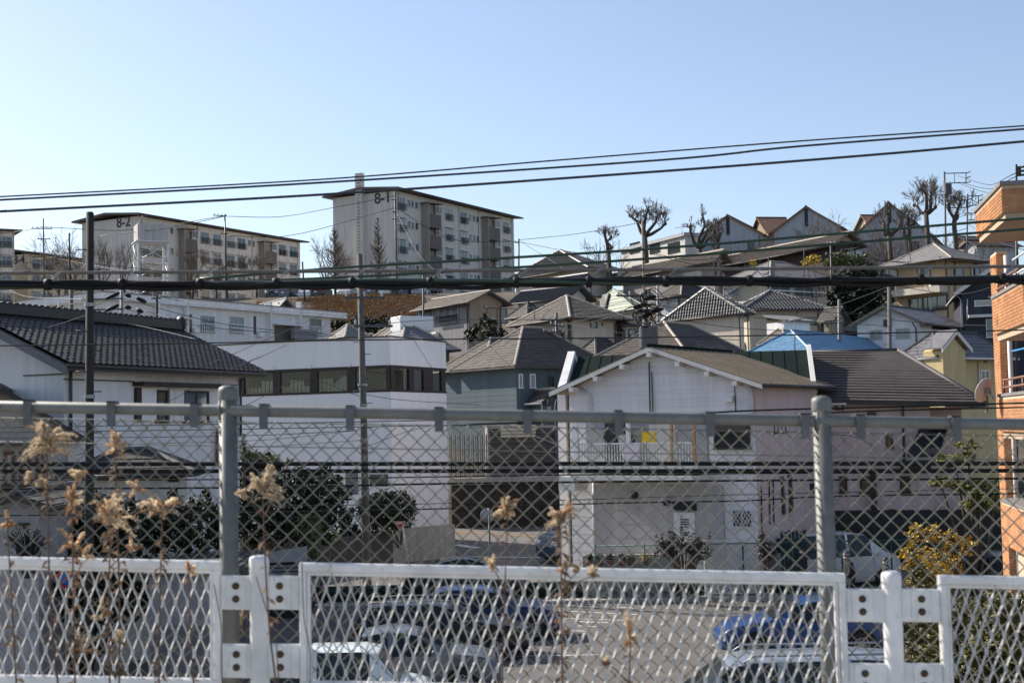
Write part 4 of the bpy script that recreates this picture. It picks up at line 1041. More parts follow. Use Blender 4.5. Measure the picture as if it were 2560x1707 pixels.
b = MB(); b.prism([(-.19, -.45, e - .7), (-.19, -.4, e + .05), (-.19, 3.0, tz + .22), (-.19, 6.4, e), (-.19, 6.4, e - .7)], (.17, 0, 0)); b.build('party_wall', barge_w, H.root)
# long brown roof on the right part: front slope with a hip at its right end
rx2 = loc_on(H, 'A', 2236, 884)[0]; rz = loc_on(H, 'A', 2100, 884)[1]
dep = 4.6; hgt = rz + .3 - ez2
xe = loc_on(H, 'A', 2460, 1005)[0]
fa = [(Vector((xs_ + .02, -.6, ez2 - .15)), Vector((xe, -.6, ez2 - .4)), Vector((rx2 + .6, dep, ez2 + hgt)), Vector((xs_ + .02, dep, ez2 + hgt))),
      (Vector((xe, -.6, ez2 - .4)), Vector((xe, 9.6, ez2 - .4)), Vector((rx2 + .6, dep, ez2 + hgt)), Vector((rx2 + .6, dep, ez2 + hgt)))]
b = MB(); solid_roof(b, fa, .14); ro = b.build('roof', roof_dk, H.root)
b = MB(); lay(b, fa[0], 'bold'); lay(b, fa[1], 'bold'); stuff(b.build('shingle', roof_dk, ro))
b = MB(); b.tube([fa[0][3], fa[0][2]], .09, 6); b.tube([fa[0][1], fa[0][2]], .09, 6); b.build('ridge_cap', ridge_d, ro)
b = MB(); b.box(xs_, -.62, ez2 - .34, xe - 5, 0, ez2 - .28); b.build('fascia', gutter_w, H.root)
b = MB(); b.box(LA, 1.5, -1.5, xe - .6, 9, ez2 - .5); b.build('wall', W_pink, H.root)
pipe_on(H, 'A', [(2275, 990), (2256, 1000), (2260, 1160)]); pipe_on(H, 'A', [(2050, 1156), (2330, 1158)], r=.03, m=wood_dk)
window(H, 'A', 2089, 1002, 2108, 1024, dark_alu, glass_c, 0); window(H, 'A', 2214, 1084, 2232, 1120, dark_alu, glass_d, 0); window(H, 'A', 2168, 1030, 2190, 1042, dark_alu, glass_d, 1)
for (a, c) in ((2098, 2118), (2150, 2180), (2250, 2275)): window(H, 'A', a, 1190, c, 1232, wood_dk, glass_d, 0)
slab_on(H, 'A', 2106, 1276, 2132, 1330, 0, .05, wood_dk, 'door'); slab_on(H, 'A', 2176, 1180, 2190, 1284, 0, .3, wood_dk, 'post'); window(H, 'A', 2222, 1272, 2245, 1290, wood_dk, glass_d, 0)
b = MB(); q0, q1 = loc_on(H, 'A', 2300, 1075), loc_on(H, 'A', 2365, 1138); b.prism([(q0[0], -.1, q0[1]), (q0[0] + 1.0, -.1, q0[1]), (q0[0] + .4, -2.0, q1[1]), (q0[0] - .7, -2.0, q1[1])], (0, .05, .12)); b.build('stair_canopy', black_metal, H.root)
slab_on(H, 'A', 2250, 1150, 2320, 1175, .02, .8, W_brown, 'stair_landing')
b = MB(); wbox(b, 'A', xs_ + .5, .3, LA + 3, 2.3, .2, .5); b.build('plinth', mat('dark_plinth', (.03, .027, .025), .9), H.root)
PH = H

# corrugated shed and stone wall by the road, left of that house
b = MB(); c1, c2 = P(1128, 1212, 69.2), P(1500, 1212, 69.2)
b.box(c1.x, 69.2, .6, c2.x, 69.5, c1.z)
stw = tag(b.build('stone_wall', mat('dark_stone', (.045, .036, .03), .95, noise=3, amt=.35)), 'dark stone retaining wall along the far side of the road', 'wall')
for i in range(26):
    for j in range(5):
        x0 = c1.x + (c2.x - c1.x) * (i + .5 * (j % 2)) / 26.5; w_ = (c2.x - c1.x) / 26.5
        b = MB(); b.bbox(x0 + .015, 69.2 - random.uniform(.03, .07), .95 + j * (c1.z - .98) / 5, x0 + w_ - .015, 69.2, .95 + (j + 1) * (c1.z - .98) / 5 - .03, .015); b.build('stone', MATS['dark_stone'], stw)
b = MB(); z1 = P(1200, 1194, 69).z; b.box(c1.x, 69.0, c1.z + .002, c2.x, 69.5, z1); tag(b.build('guard_beam', concrete), 'pale concrete beam on top of the dark stone wall', 'beam')
H = house('ribbed_shed', 'weathered ribbed shed with one cream patch behind the road', (1218, 1066), 71, 3, rx=1395, LB=4, gz=2.4, roof='flat', wall=W_grey, roofm=roof_dk)
rib = mat('weathered_ribbed_sheet', (.20, .165, .15), .7, .2, noise=3, amt=.35)
za, zb_ = loc_on(H, 'A', 1300, 1064)[1], loc_on(H, 'A', 1300, 1160)[1]; n = 14
for i in range(n):
    z0 = zb_ + (za - zb_) * i / n; b = MB(); b.prism([(.0, -.16, z0 + .02), (.0, -.02, z0 + (za - zb_) / n), (.0, -.02, z0 + .02)], (loc_on(H, 'A', 1388, 1110)[0], 0, 0)); b.build('slat', rib, H.root)
pm = mat('cream_sheet', (.62, .55, .40), .6)
for k in range(4): slab_on(H, 'A', 1251, 1062 + k * 8, 1338, 1068.5 + k * 8, .17, .21, pm, 'cream_slat')
b = MB(); u0, z0 = loc_on(H, 'A', 1388, 1165); u1, z1 = loc_on(H, 'A', 1440, 1075); b.box(u0, -.3, z0, u1, -.1, z1); b.build('side_panel', wallmat('dark_panel', (.10, .10, .11), lines=.3, vert=True), H.root)
t = thing('metal_fence', 'grey corrugated metal fence left of the ribbed shed', 'fence', (P(1120, 1160, 70.6).x, 70.6, 2.4))
L = P(1220, 1160, 70.6).x - t.location.x; zz = P(1170, 1086, 70.6).z - 2.4; n = 18
for i in range(n):
    b = MB(); b.prism([(L * i / n + .02, 0, .0), (L * (i + .5) / n, -.07, .0), (L * (i + 1) / n - .02, 0, .0)], (0, 0, zz)); b.build('panel', MATS['dark_panel'] if i % 2 else grey_metal, t)
b = MB(); b.box(0, .01, zz * .5, L, .06, zz * .5 + .08); b.box(0, .01, 0, L, .06, .1); b.build('rail', steel_pole, t)

# ------------------------------------------------------------------ orange brick building on the right
brick_m = mat('orange_brick', (.50, .225, .09), .85, noise=2.5, amt=.5, bump=.2)
mortar = mat('pale_mortar', (.62, .47, .34), .95, noise=12, amt=.2)
soffit_m = mat('soffit_render', (.47, .36, .25), .9, amt=.12)
BT = thing('brick_building', 'orange brick apartment building with stacked balconies at the right edge', 'apartment block', tuple(P(2545, 1400, 30)[:2]) + (0,), rad(-11))
BI = (Matrix.Translation(BT.location) @ Matrix.Rotation(rad(-11), 4, 'Z')).inverted()
BH = House(); BH.root = BT; BH.inv = BI
def zpx(px, py, D): return P(px, py, D).z
bricks = []
def brick_box(name, x0, y0, z0, x1, y1, z1):
    b = MB(); b.box(x0, y0, z0, x1, y1, z1); o = b.build(name, mortar, BT)
    bl_, bh, g = .21, .058, .019
    n = int((z1 - z0 - .005) / (bh + g))
    for i in range(n):
        z = z0 + .008 + i * (bh + g)
        y = y0 + (0 if i % 2 else -.11)
        while y < y1:
            a, c = max(y, y0), min(y + bl_, y1)
            if c - a > .05: bricks.append(('B', x0, a, z, c - a))
            y += bl_ + g
        x = x0 + (0 if i % 2 else -.11)
        while x < x1:
            a, c = max(x, x0), min(x + bl_, x1)
            if c - a > .05 and a - x0 < 2.2: bricks.append(('A', a, y0, z, c - a))
            x += bl_ + g
    return o
L_ = 4.1
T1, T0 = zpx(2545, 463, 30), zpx(2545, 531, 30)
brick_box('roof_parapet', 0, 0, T0, 7, L_, T1)
b = MB(); b.box(-.05, -.05, T1, 7, L_ + .05, T1 + .09); b.build('coping', roof_pale, BT)
b = MB(); b.box(.06, .06, T0 - .16, 7, L_ - .06, T0 - .004); b.build('soffit', soffit_m, BT)
def bz(py, u=0.0):  # height on the left face line x=dx at distance u along it
    return py
def onB(px, py, dx):
    o = BI @ CAM; d = BI.to_3x3() @ ray(px, py); t = (dx - o.x) / d.x; q = o + d * t; return q.y, q.z
# middle and lower balcony parapets, set in the same vertical line
for (dx, pt_, pb_, nm) in ((0.25, (2482, 748), (2485, 838), 'balcony_parapet'), (.25, (2497, 992), (2500, 1078), 'balcony_parapet')):
    y1, zt_ = onB(*pt_, dx); _, zb_ = onB(*pb_, dx)
    brick_box(nm, dx, y1 - 4.3, zb_, dx + 5, y1, zt_)
    b = MB(); b.box(dx - .04, y1 - 4.33, zt_, dx + 5, y1 + .04, zt_ + .07); b.build('coping', roof_pale, BT)
    b = MB(); b.box(dx + .06, y1 - 4.24, zb_ - .16, dx + 5, y1 - .06, zb_ - .004); b.build('soffit', soffit_m, BT)
    r = MB()
    for q in (.22, .4): r.tube([(dx + .1, y1 - 4.3, zt_ + q), (dx + .1, y1 - .1, zt_ + q)], .03, 6)
    for q in (.2, 1.5, 2.8, 4.1): r.tube([(dx + .1, y1 - q, zt_ + .06), (dx + .1, y1 - q, zt_ + .4)], .022, 6)
    r.build('balcony_rail', mat('brown_handrail', (.22, .10, .06), .5), BT)
# brick pier under the balconies
yA, _ = onB(2472, 650, .9)
px0, zz = onB(2476, 650, .75)
brick_box('brick_pier', .75, px0 - 1.0, -.2, 1.02, px0, T0 - .17)
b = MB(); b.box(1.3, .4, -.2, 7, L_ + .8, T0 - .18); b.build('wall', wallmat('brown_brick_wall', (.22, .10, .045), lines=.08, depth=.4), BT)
b = MB(); b.tube([(.95, px0 - 1.25, 0), (.95, px0 - 1.25, T0 - .3)], .06, 8); b.build('downpipe', gutter_w, BT)
y1, zt_ = onB(2504, 1252, .4); _, zb_ = onB(2506, 1355, .4)
brick_box('brick_wing', .4, y1 - 4.5, zb_ - .02, 5, y1, zt_)
b = MB(); b.box(.36, y1 - 4.53, zt_, 5, y1 + .04, zt_ + .07); b.build('coping', roof_pale, BT)
b = MB(); b.box(.7, y1 - 4.4, -.3, 5, y1 - .2, zb_ - .03); b.build('wing_base', mortar, BT)
bricks.sort(key=lambda q: ((BT.matrix_basis if False else Matrix.Translation(BT.location) @ Matrix.Rotation(rad(-11), 4, 'Z')) @ Vector(q[1:4]) - CAM).length - (4 if q[0] == 'B' else 0))
vis = [q for q in bricks if q[0] == 'B' or True]
bm_c = {}
def brick_mesh(kind, ln):
    k = (kind, round(ln, 3))
    if k not in bm_c:
        b = MB()
        if kind == 'B': b.box(-.013, 0, 0, .0, ln, .062)
        else: b.box(0, -.013, 0, ln, 0, .062)
        bm_c[k] = b.mesh('brick', brick_m)
    return bm_c[k]
def inframe(q):
    w_ = Matrix.Translation(BT.location) @ Matrix.Rotation(rad(-11), 4, 'Z') @ Vector(q[1:4]); d = w_ - CAM
    px = CX + d.dot(RT) / d.dot(FW) * F; py = CY - d.dot(UP) / d.dot(FW) * F
    return 2440 < px < 2562 and 440 < py < 1380
near = [q for q in bricks if inframe(q)]; far = [q for q in bricks if not inframe(q)]
for q in near[:300]:
    o = link('brick', brick_mesh(q[0], q[4]), BT); o.location = (q[1], q[2], q[3])
b = MB()
for q in near[300:] + far:
    if q[0] == 'B': b.box(q[1] - .013, q[2], q[3], q[1], q[2] + q[4], q[3] + .062)
    else: b.box(q[1], q[2] - .013, q[3], q[1] + q[4], q[2], q[3] + .062)
stuff(b.build('brick', brick_m, BT))
# drying poles
for (a, c, m_, lab) in (((2532, 650), (2575, 622), white_frame, 'white laundry pole jutting from the upper brick balcony'), ((2530, 690), (2575, 665), white_frame, 'lower white laundry pole by the upper brick balcony'), ((2530, 878), (2575, 868), mat('blue_plastic', (.05, .28, .62), .4), 'blue laundry pole on the middle brick balcony')):
    b = MB(); b.tube([P(*a, 33), P(*c, 31)], .025, 6); tag(b.build('laundry_pole', m_), lab, 'laundry pole')
# satellite dish
t = thing('satellite_dish', 'pale round satellite dish on the brick balcony rail', 'satellite dish', tuple(P(2465, 978, 33)), rad(20))
b = MB(); b.lathe([(.001, .0), (.12, .008), (.22, .03), (.31, .06), (.315, .075), (.22, .045), (.001, .02)], 24); d_ = b.build('dish', mat('dish_grey', (.5, .45, .44), .55, amt=.1), t); d_.rotation_euler = (rad(-68), 0, rad(15))
b = MB(); b.box(-.06, -.12, -.06, .06, .0, .08); b.tube([(0, -.1, .0), (.02, -.25, -.2)], .018, 6); b.build('bracket', grey_metal, t); b = MB(); b.tube([(.03, .0, -.1), (.05, .05, -.5), (.2, .3, -.5)], .025, 6); b.build('mount', galv, t)
# ------------------------------------------------------------------ utility poles
def pole(name, label, px_top, py_top, px_bot, D, wt, wb, m=None, arms=(), trans=None, gz=None, group=None, frames=(), steps=False, bands=(), cat='utility pole', tilt=True):
    top = P(px_top, py_top, D); g = hz(top.x, D) if gz is None else gz
    pyb = HOR + (CAM.z - g) * F / D
    bot = P(px_bot, pyb, D); bot.z = g - .3; bot.y = D
    t = thing(name, label, cat, (bot.x, bot.y, g), 0, group)
    O = Vector((bot.x, bot.y, g)); tp = top - O; bt = bot - O
    rt, rb = wt * D / F / 2, wb * D / F / 2
    b = MB(); b.tube([bt, bt.lerp(tp, .5), tp], [rb, (rt + rb) / 2, rt], 14); b.lathe([(rt, tp.z), (rt * .8, tp.z + rt * .4), (.001, tp.z + rt * .5)], 14, (tp.x, tp.y, 0)); b.build('shaft', m or conc_pole, t)
    def at(py):  # local point on the shaft at picture row
        k = (py - py_top) / (pyb - py_top); return tp.lerp(Vector((bt.x, bt.y, 0)), k)
    for py in bands:
        c = at(py); b = MB(); b.lathe([(rb * 1.08, c.z - .04), (rb * 1.08, c.z + .04)], 14, (c.x, c.y, 0)); b.build('band', grey_metal, t)
    for (py, l, r, ni, ang) in arms:
        c = at(py); a = Vector((math.cos(rad(ang)), math.sin(rad(ang)), 0)); b = MB()
        c = c + Vector((0, -rt - .05, 0))
        b.obox(c + a * (r - l) / 2, a * (l + r) / 2, Vector((-a.y, a.x, 0)) * .045, Vector((0, 0, .045))); ao = b.build('crossarm', steel_pole, t)
        for i in range(ni):
            u = -l + .1 + (l + r - .2) * i / max(1, ni - 1); q = c + a * u; b = MB()
            b.lathe([(.03, .04), (.05, .08), (.03, .12), (.055, .16), (.03, .2), (.02, .24)], 8, q); b.build('insulator', insul if m is not black_metal else black_metal, ao)
    for (py0, py1, l, side) in frames:       # rectangular outrigger frame
        c0, c1 = at(py0), at(py1); s = side; b = MB()
        for c in (c0, c1): b.tube([c, c + Vector((s * l, 0, 0))], .055, 6)
        b.tube([c0 + Vector((s * l, 0, 0)), c1 + Vector((s * l, 0, 0))], .055, 6); b.tube([c0 + Vector((s * l * .47, 0, 0)), c1 + Vector((s * l * .47, 0, 0))], .035, 6)
        fo = b.build('outrigger_frame', steel_pole, t)
        for k in range(3):
            q = c0.lerp(c1, k / 2) + Vector((s * l, 0, 0)); b = MB(); b.tube([q, q + Vector((s * .25, 0, .03)), q + Vector((s * .5, 0, .16))], [.05, .06, .04], 6); b.build('insulator', steel_pole, fo)
    if trans:
        py, w_, h_, sx = trans; c = at(py); b = MB(); b.bbox(c.x + sx - w_ / 2, c.y - rb - .65, c.z - h_ / 2, c.x + sx + w_ / 2, c.y - rb - .05, c.z + h_ / 2, .06)
        to = b.build('transformer', mat('transformer_grey', (.10, .105, .11), .55, amt=.2), t)
        b = MB()
        for k in range(4): b.box(c.x + sx - w_ / 2 + .08 + k * (w_ - .16) / 3 - .02, c.y - rb - .69, c.z - h_ / 2 + .1, c.x + sx - w_ / 2 + .08 + k * (w_ - .16) / 3 + .02, c.y - rb - .64, c.z + h_ / 2 - .15)
        b.build('fin', MATS['transformer_grey'], to)
        b = MB()
        for k in (-.25, .25): b.lathe([(.05, 0), (.09, .06), (.05, .12), (.08, .18), (.03, .3)], 8, (c.x + sx + k * w_, c.y - rb - .35, c.z + h_ / 2))
        b.build('bushing', insul, to)
    if steps:
        b = MB(); z = 2.0; i = 0
        while z < tp.z - .6:
            c = bt.lerp(tp, (z - bt.z) / (tp.z - bt.z)); s = 1 if i % 2 else -1; b.tube([c + Vector((s * rb * .6, -rb * .6, 0)), c + Vector((s * (rb + .18), -rb * .6, 0))], .014, 5); z += .45; i += 1
        b.build('step_bolt', steel_pole, t)
    return t, at
pole('utility_pole', 'thick dark concrete pole in front of the tiled white house', 225, 534, 222, 30, 19, 25, dark_pole, bands=(985, 1010, 760), steps=True)
pole('utility_pole', 'slim concrete pole standing in front of the white windowed building', 899, 638, 919, 50, 14, 22, conc_pole, arms=((745, .6, .9, 3, 10), (815, .3, 1.2, 2, 20)), bands=(960, 1010, 1096), steps=True)
pole('utility_pole', 'steel pole with crossarms in front of the cream stucco house', 1391, 783, 1396, 80, 7, 8, steel_pole, arms=((800, 1.0, .4, 4, 15), (815, .8, .8, 4, 60), (832, .9, .5, 3, 15)), gz=3)
pole('utility_pole', 'concrete pole carrying a grey box transformer over the gabled house', 1612, 726, 1622, 66, 13, 16, conc_pole, arms=((742, 1.6, .5, 4, 25), (760, .8, .8, 3, 80), (782, .6, .6, 3, 20)), trans=(846, .85, 1.05, .1), steps=True)
pole('utility_pole', 'thin pale pole just right of the cluttered transformer pole', 1644, 690, 1647, 92, 6, 7, mat('pale_pole', (.3, .29, .28), .7), gz=6)
pole('utility_pole', 'concrete pole rising in front of the white house with violet roof', 2223, 712, 2228, 72, 10, 11, conc_pole, arms=((705, .5, .5, 2, 30),), gz=2.5, steps=True)
pole('utility_pole', 'tall dark steel pole with two outrigger frames among pollarded trees', 2361, 430, 2369, 138, 4.5, 6, steel_pole, frames=((434, 460, 2.2, 1), (506, 526, 2.2, 1)), trans=(478, .7, 1.1, .15), gz=15)
pole('utility_pole', 'slimmer steel pole with small frames right of the tall framed pole', 2419, 486, 2415, 138, 4, 4.5, steel_pole, frames=((491, 516, 1.1, 1), (537, 555, .85, 1)), gz=14)
pole('utility_pole', 'black pole top showing above the brick roof parapet', 2541, 412, 2543, 60, 5, 6, black_metal, frames=((419, 440, .16, 1),), gz=3)
pole('utility_pole', 'dark pole with a crossarm in front of block 8-2', 562, 537, 568, 155, 3.6, 4.6, black_metal, arms=((540, 1.3, .25, 4, 25), (582, .5, .3, 2, 0), (668, .8, .8, 3, 10)))
pole('utility_pole', 'crossarmed pole at far left before the bare trees', 108, 547, 112, 150, 3.6, 5, steel_pole, arms=((570, 1.2, 1.0, 5, 10), (594, .6, .8, 3, 10), (634, 1.2, 3.0, 6, 5)), gz=17)
pole('utility_pole', 'thin dark pole among the bare trees near block 8-4', 173, 583, 178, 140, 4, 7, dark_pole, arms=((640, 1.5, .4, 4, 10),), gz=16)
pole('utility_pole', 'tall dark pole crossing the corner of block 8-1', 987, 480, 995, 150, 4.5, 6, steel_pole, arms=((500, .5, .2, 3, 30), (530, .4, .2, 2, 30), (548, .4, .2, 2, 30), (655, .8, .8, 3, 20)), gz=17)
pole('utility_pole', 'short dark pole on the skyline just right of block 8-1', 1297, 598, 1297, 158, 4.2, 4.5, black_metal, arms=((607, .5, .1, 2, 0),))
pole('utility_pole', 'wooden pole leaning by the dark boarded houses', 1606, 552, 1613, 116, 5, 6, mat('weathered_wood_pole', (.30, .23, .16), .85, noise=6, amt=.3), gz=12, arms=((628, 1.0, .2, 2, 20),))
pole('utility_pole', 'pale concrete pole before the white terrace, close to its left end', 178, 716, 180, 80, 10, 11, conc_pole, gz=4)
pole('utility_pole', 'grey pole with clamped cable joints before the white terrace', 304, 700, 306, 84, 9, 9, mat('pale_pole', (.3, .29, .28), .7), gz=4, bands=(772,), arms=((745, 2.6, .1, 4, -8), (770, 2.4, .1, 4, -8)))
pole('utility_pole', 'brown pole in front of the porch of the white terrace', 392, 738, 394, 86, 6, 7, dark_pole, arms=((746, .3, .3, 2, 0),), gz=4)
pole('utility_pole', 'dark slim pole in front of the grey boarded house', 1058, 690, 1059, 100, 5, 5.5, steel_pole, gz=8)
pole('utility_pole', 'dark pole standing at the parked cars under block 8-1', 756, 655, 765, 148, 4, 5, dark_pole, gz=18)
pole('utility_pole', 'small pole with insulators over the long dark boarded house', 2077, 604, 2081, 122, 5, 6, steel_pole, arms=((612, .5, .5, 3, 20), (640, .6, 1.8, 3, 15)), gz=13)
pole('steel_mast', 'galvanised mast with a cable clamp above the white gable house', 2098, 750, 2099, 92, 8, 8, galv, gz=6, bands=(770, 795, 805), cat='mast')
pole('utility_pole', 'spidery pole top behind the black tiled roof', 147, 760, 150, 70, 4, 5, black_metal, arms=((772, .5, .3, 3, 10), (785, .3, .5, 3, 10)), gz=4)
def antenna(label, px, py0, py1, D, n=6, rot=20):
    b = MB(); p0, p1 = P(px, py1, D), P(px, py0, D); b.tube([p0 - Vector((0, 0, .3)), p1], .03, 5)
    t = thing('tv_antenna', label, 'antenna', tuple(p0)); b = MB(); b.tube([(0, 0, -.3), p1 - p0], .03, 5); b.build('mast', steel_pole, t)
    a = Vector((math.cos(rad(rot)), math.sin(rad(rot)), .12)); c = Vector((-a.y, a.x, 0)); q = p1 - p0; b = MB(); b.tube([q - a * .9, q + a * .9], .02, 4)
    for i in range(n): u = q - a * .8 + a * 1.6 * i / (n - 1); w_ = .28 + .04 * i; b.tube([u - c * w_, u + c * w_], .014, 4)
    b.build('boom', galv, t)
for (lab, px, y0, y1, D, r) in (('tv antenna on the roof nearest the wooden pole', 1785, 655, 692, 118, 15), ('tv antenna with a small dish bracket on the cream hipped roof', 1921, 640, 690, 118, 5), ('tv antenna over the small twig tree by the dark boarded house', 2010, 610, 690, 119, 40), ('tv antenna on the gable end of the dark boarded house', 2122, 622, 655, 130, 20),
                               ('tv antenna on the ridge of the blue roof', 1987, 800, 880, 83, 70), ('tv antenna lying low beside the evergreen tree', 2075, 805, 850, 96, 12), ('tv antenna on the roof slope of the cream stucco house', 1336, 768, 790, 92, 30), ('thin tv antenna on the pale flat house among bare trees', 1705, 568, 600, 155, 20), ('short tv antenna on the skyline tiled roof', 1468, 620, 640, 146, 30)):
    antenna(lab, px, y0, y1, D, rot=r)

# ------------------------------------------------------------------ cables and wires
def cable(label, pts, r, m, name='cable', cat='cable', group=None, n=6, seg=10, extra=None, twist=None):
    """pts: (px, py, distance)"""
    w_ = [P(*p) for p in pts]
    if pts[-1][2] < 25 and pts[-1][0] > 2600: w_.append(w_[-1] + (w_[-1] - w_[-2]) * (8 / max(.1, (w_[-1] - w_[-2]).length)))
    if pts[0][2] < 25 and pts[0][0] < -90: w_.insert(0, w_[0] - (w_[1] - w_[0]) * (8 / max(.1, (w_[1] - w_[0]).length)))
    q = catmull(w_, seg); b = MB(); b.tube(q, r, n); o = b.build(name, m); tag(o, label, cat, group); return o
cable('upper one of the paired slate cables crossing the sky', [(-150, 500, 14), (0, 492, 14), (800, 449, 14), (1392, 401, 14), (2000, 353, 14), (2560, 315, 14), (2800, 298, 14)], .0085, dark_rubber)
cable('lower one of the paired slate cables crossing the sky', [(-150, 508, 13.8), (0, 500, 13.8), (800, 457, 13.8), (1658, 400, 13.8), (2000, 366, 13.8), (2560, 323, 13.8), (2800, 305, 13.8)], .0115, dark_rubber)
cable('third slate cable across the sky, touching the roof of block 8-1', [(-150, 538, 13), (0, 529, 13), (800, 487, 13), (1660, 428, 13), (2200, 386, 13), (2560, 354, 13), (2800, 334, 13)], .013, dark_rubber)
cable('upper green cable sloping over the hilltop houses', [(500, 697, 13), (860, 669, 13), (1250, 646, 13), (1660, 620, 13), (2100, 584, 13), (2560, 546, 13), (2800, 526, 13)], .014, green_rubber)
cable('lower green cable sloping over the hilltop houses', [(-150, 726, 13.2), (200, 716, 13.2), (800, 696, 13.2), (1250, 671, 13.2), (1660, 644, 13.2), (2100, 609, 13.2), (2560, 573, 13.2), (2800, 553, 13.2)], .014, green_rubber)
gc = cable('beige grey messenger cable above the thick black bundle', [(-150, 684, 9), (0, 683, 9), (860, 678, 9), (1660, 674, 9), (2560, 666, 9), (2750, 664, 9)], .0125, grey_rubber)
# thick bundle: several cables lashed together
t = thing('cable_bundle', 'thick black bundle of lashed cables crossing the whole picture', 'cable bundle', tuple(P(1280, 705, 8.5)))
base = [(-1500, 728, 8.5), (0, 712, 8.5), (500, 711, 8.5), (1280, 706, 8.5), (2000, 702, 8.5), (2560, 697, 8.5), (4150, 684, 8.5)]
CL = (-1600, -1400, -1200, -1000, -800, -600, -430, -250, -80, 120, 305, 500, 690, 880, 1075, 1290, 1472, 1665, 1873, 2080, 2300, 2505, 2700, 2900, 3100, 3300, 3500, 3700, 3900, 4150)
for k in range(5):
    random.seed(60 + k); amp = [random.uniform(.2, 1.0) for _ in CL]; b = MB(); pts = []
    for i in range(420):
        px = -1500 + 5600 * i / 419; p = P(px, interp([(q[0], q[1]) for q in base], px), 8.5) - t.location
        j = max(q for q in range(len(CL) - 1) if CL[q] <= px); f = math.sin(math.pi * (px - CL[j]) / (CL[j + 1] - CL[j]))
        a = k * 1.257 + i * .05; r_ = .016 if k else 0.0
        pts.append(p + Vector((0, math.cos(a) * r_, math.sin(a) * r_ + (.003, -.024, .012, -.016, .004)[k] * f * amp[j])))
    b.tube(pts, (.017, .014, .012, .015, .012)[k], 8); b.build('cable', (black_rubber, black_rubber, black_rubber, black_rubber, green_rubber)[k], t)
for i, px in enumerate((120, 305, 500, 690, 880, 1075, 1290, 1472, 1665, 1873, 2080, 2300, 2505)):
    c = P(px, interp([(0, 712), (1280, 706), (2560, 697)], px), 8.5) - t.location; b = MB()
    b.tube([c - Vector((.018, 0, 0)), c + Vector((.018, 0, 0))], .037, 10); cl = b.build('cable_clamp', black_rubber, t)
    d = P(px + 30, interp([(0, 683), (2560, 666)], px), 8.9) - t.location; b = MB(); b.tube([c + Vector((0, 0, .02)), d + Vector((0, 0, .01))], .0028, 5); b.tube([c + Vector((.012, 0, .02)), d + Vector((.012, 0, .01))], .0028, 5); b.build('hanger', dark_rubber, t)
cable('thin black cable running level across the rooftops', [(-150, 866, 20), (0, 864, 20), (480, 858, 20), (900, 850, 20), (1660, 843, 20), (2560, 825, 20), (2800, 820, 20)], .011, thin_wire)
cable('upper black cable passing behind the right steel post', [(1150, 1062, 12), (1560, 1047, 12), (1860, 1027, 12), (2300, 1015, 12), (2560, 1007, 12), (2750, 1003, 12)], .0085, black_rubber)
cable('lower black cable passing behind the right steel post', [(1900, 1046, 12), (2090, 1031, 12), (2300, 1024, 12), (2560, 1018, 12), (2750, 1014, 12)], .0075, black_rubber)
for (lab, y0, y1, r) in (('thickest black cable behind the chain link mesh', 1160, 1158, .021), ('thick black cable just under the thickest one behind the mesh', 1178, 1176, .020)):
    cable(lab, [(-150, y0, 12), (900, (y0 + y1) / 2, 12), (2750, y1, 12)], r, black_rubber)
cable('medium black cable behind the mesh, crossing the shed canopy', [(-150, 1222, 12), (600, 1218, 12), (1300, 1206, 12), (2750, 1194, 12)], .010, black_rubber)
cable('black cable behind the mesh between the thick pair and the canopy', [(-150, 1200, 13), (700, 1197, 13), (1500, 1186, 13), (2750, 1178, 13)], .007, black_rubber)
cable('black cable crossing the garage wall behind the mesh', [(-150, 1290, 13), (900, 1276, 13), (1500, 1258, 13), (1860, 1251, 13), (2100, 1240, 13), (2750, 1230, 13)], .0075, black_rubber)
cable('hair thin black cable above the one crossing the garage wall', [(-150, 1270, 13), (1000, 1260, 13), (1860, 1236, 13), (2750, 1216, 13)], .004, thin_wire)
for i, (a, b_, c_) in enumerate((((-100, 1070, 18), (560, 1060, 18), (1120, 1050, 18)), ((-100, 1082, 18), (560, 1073, 18), (1150, 1062, 18)), ((-100, 1096, 20), (560, 1090, 20), (890, 1076, 20)), ((300, 1110, 30), (650, 1100, 30), (890, 1076, 30)), ((560, 1122, 30), (760, 1110, 30), (905, 1100, 30)))):
    cable('%s black wire below the top rail across the white walls' % ('topmost', 'second', 'third', 'slanting', 'lowest short')[i], [a, b_, c_], .0065 if i < 2 else .006, thin_wire, group='wires under the top rail')
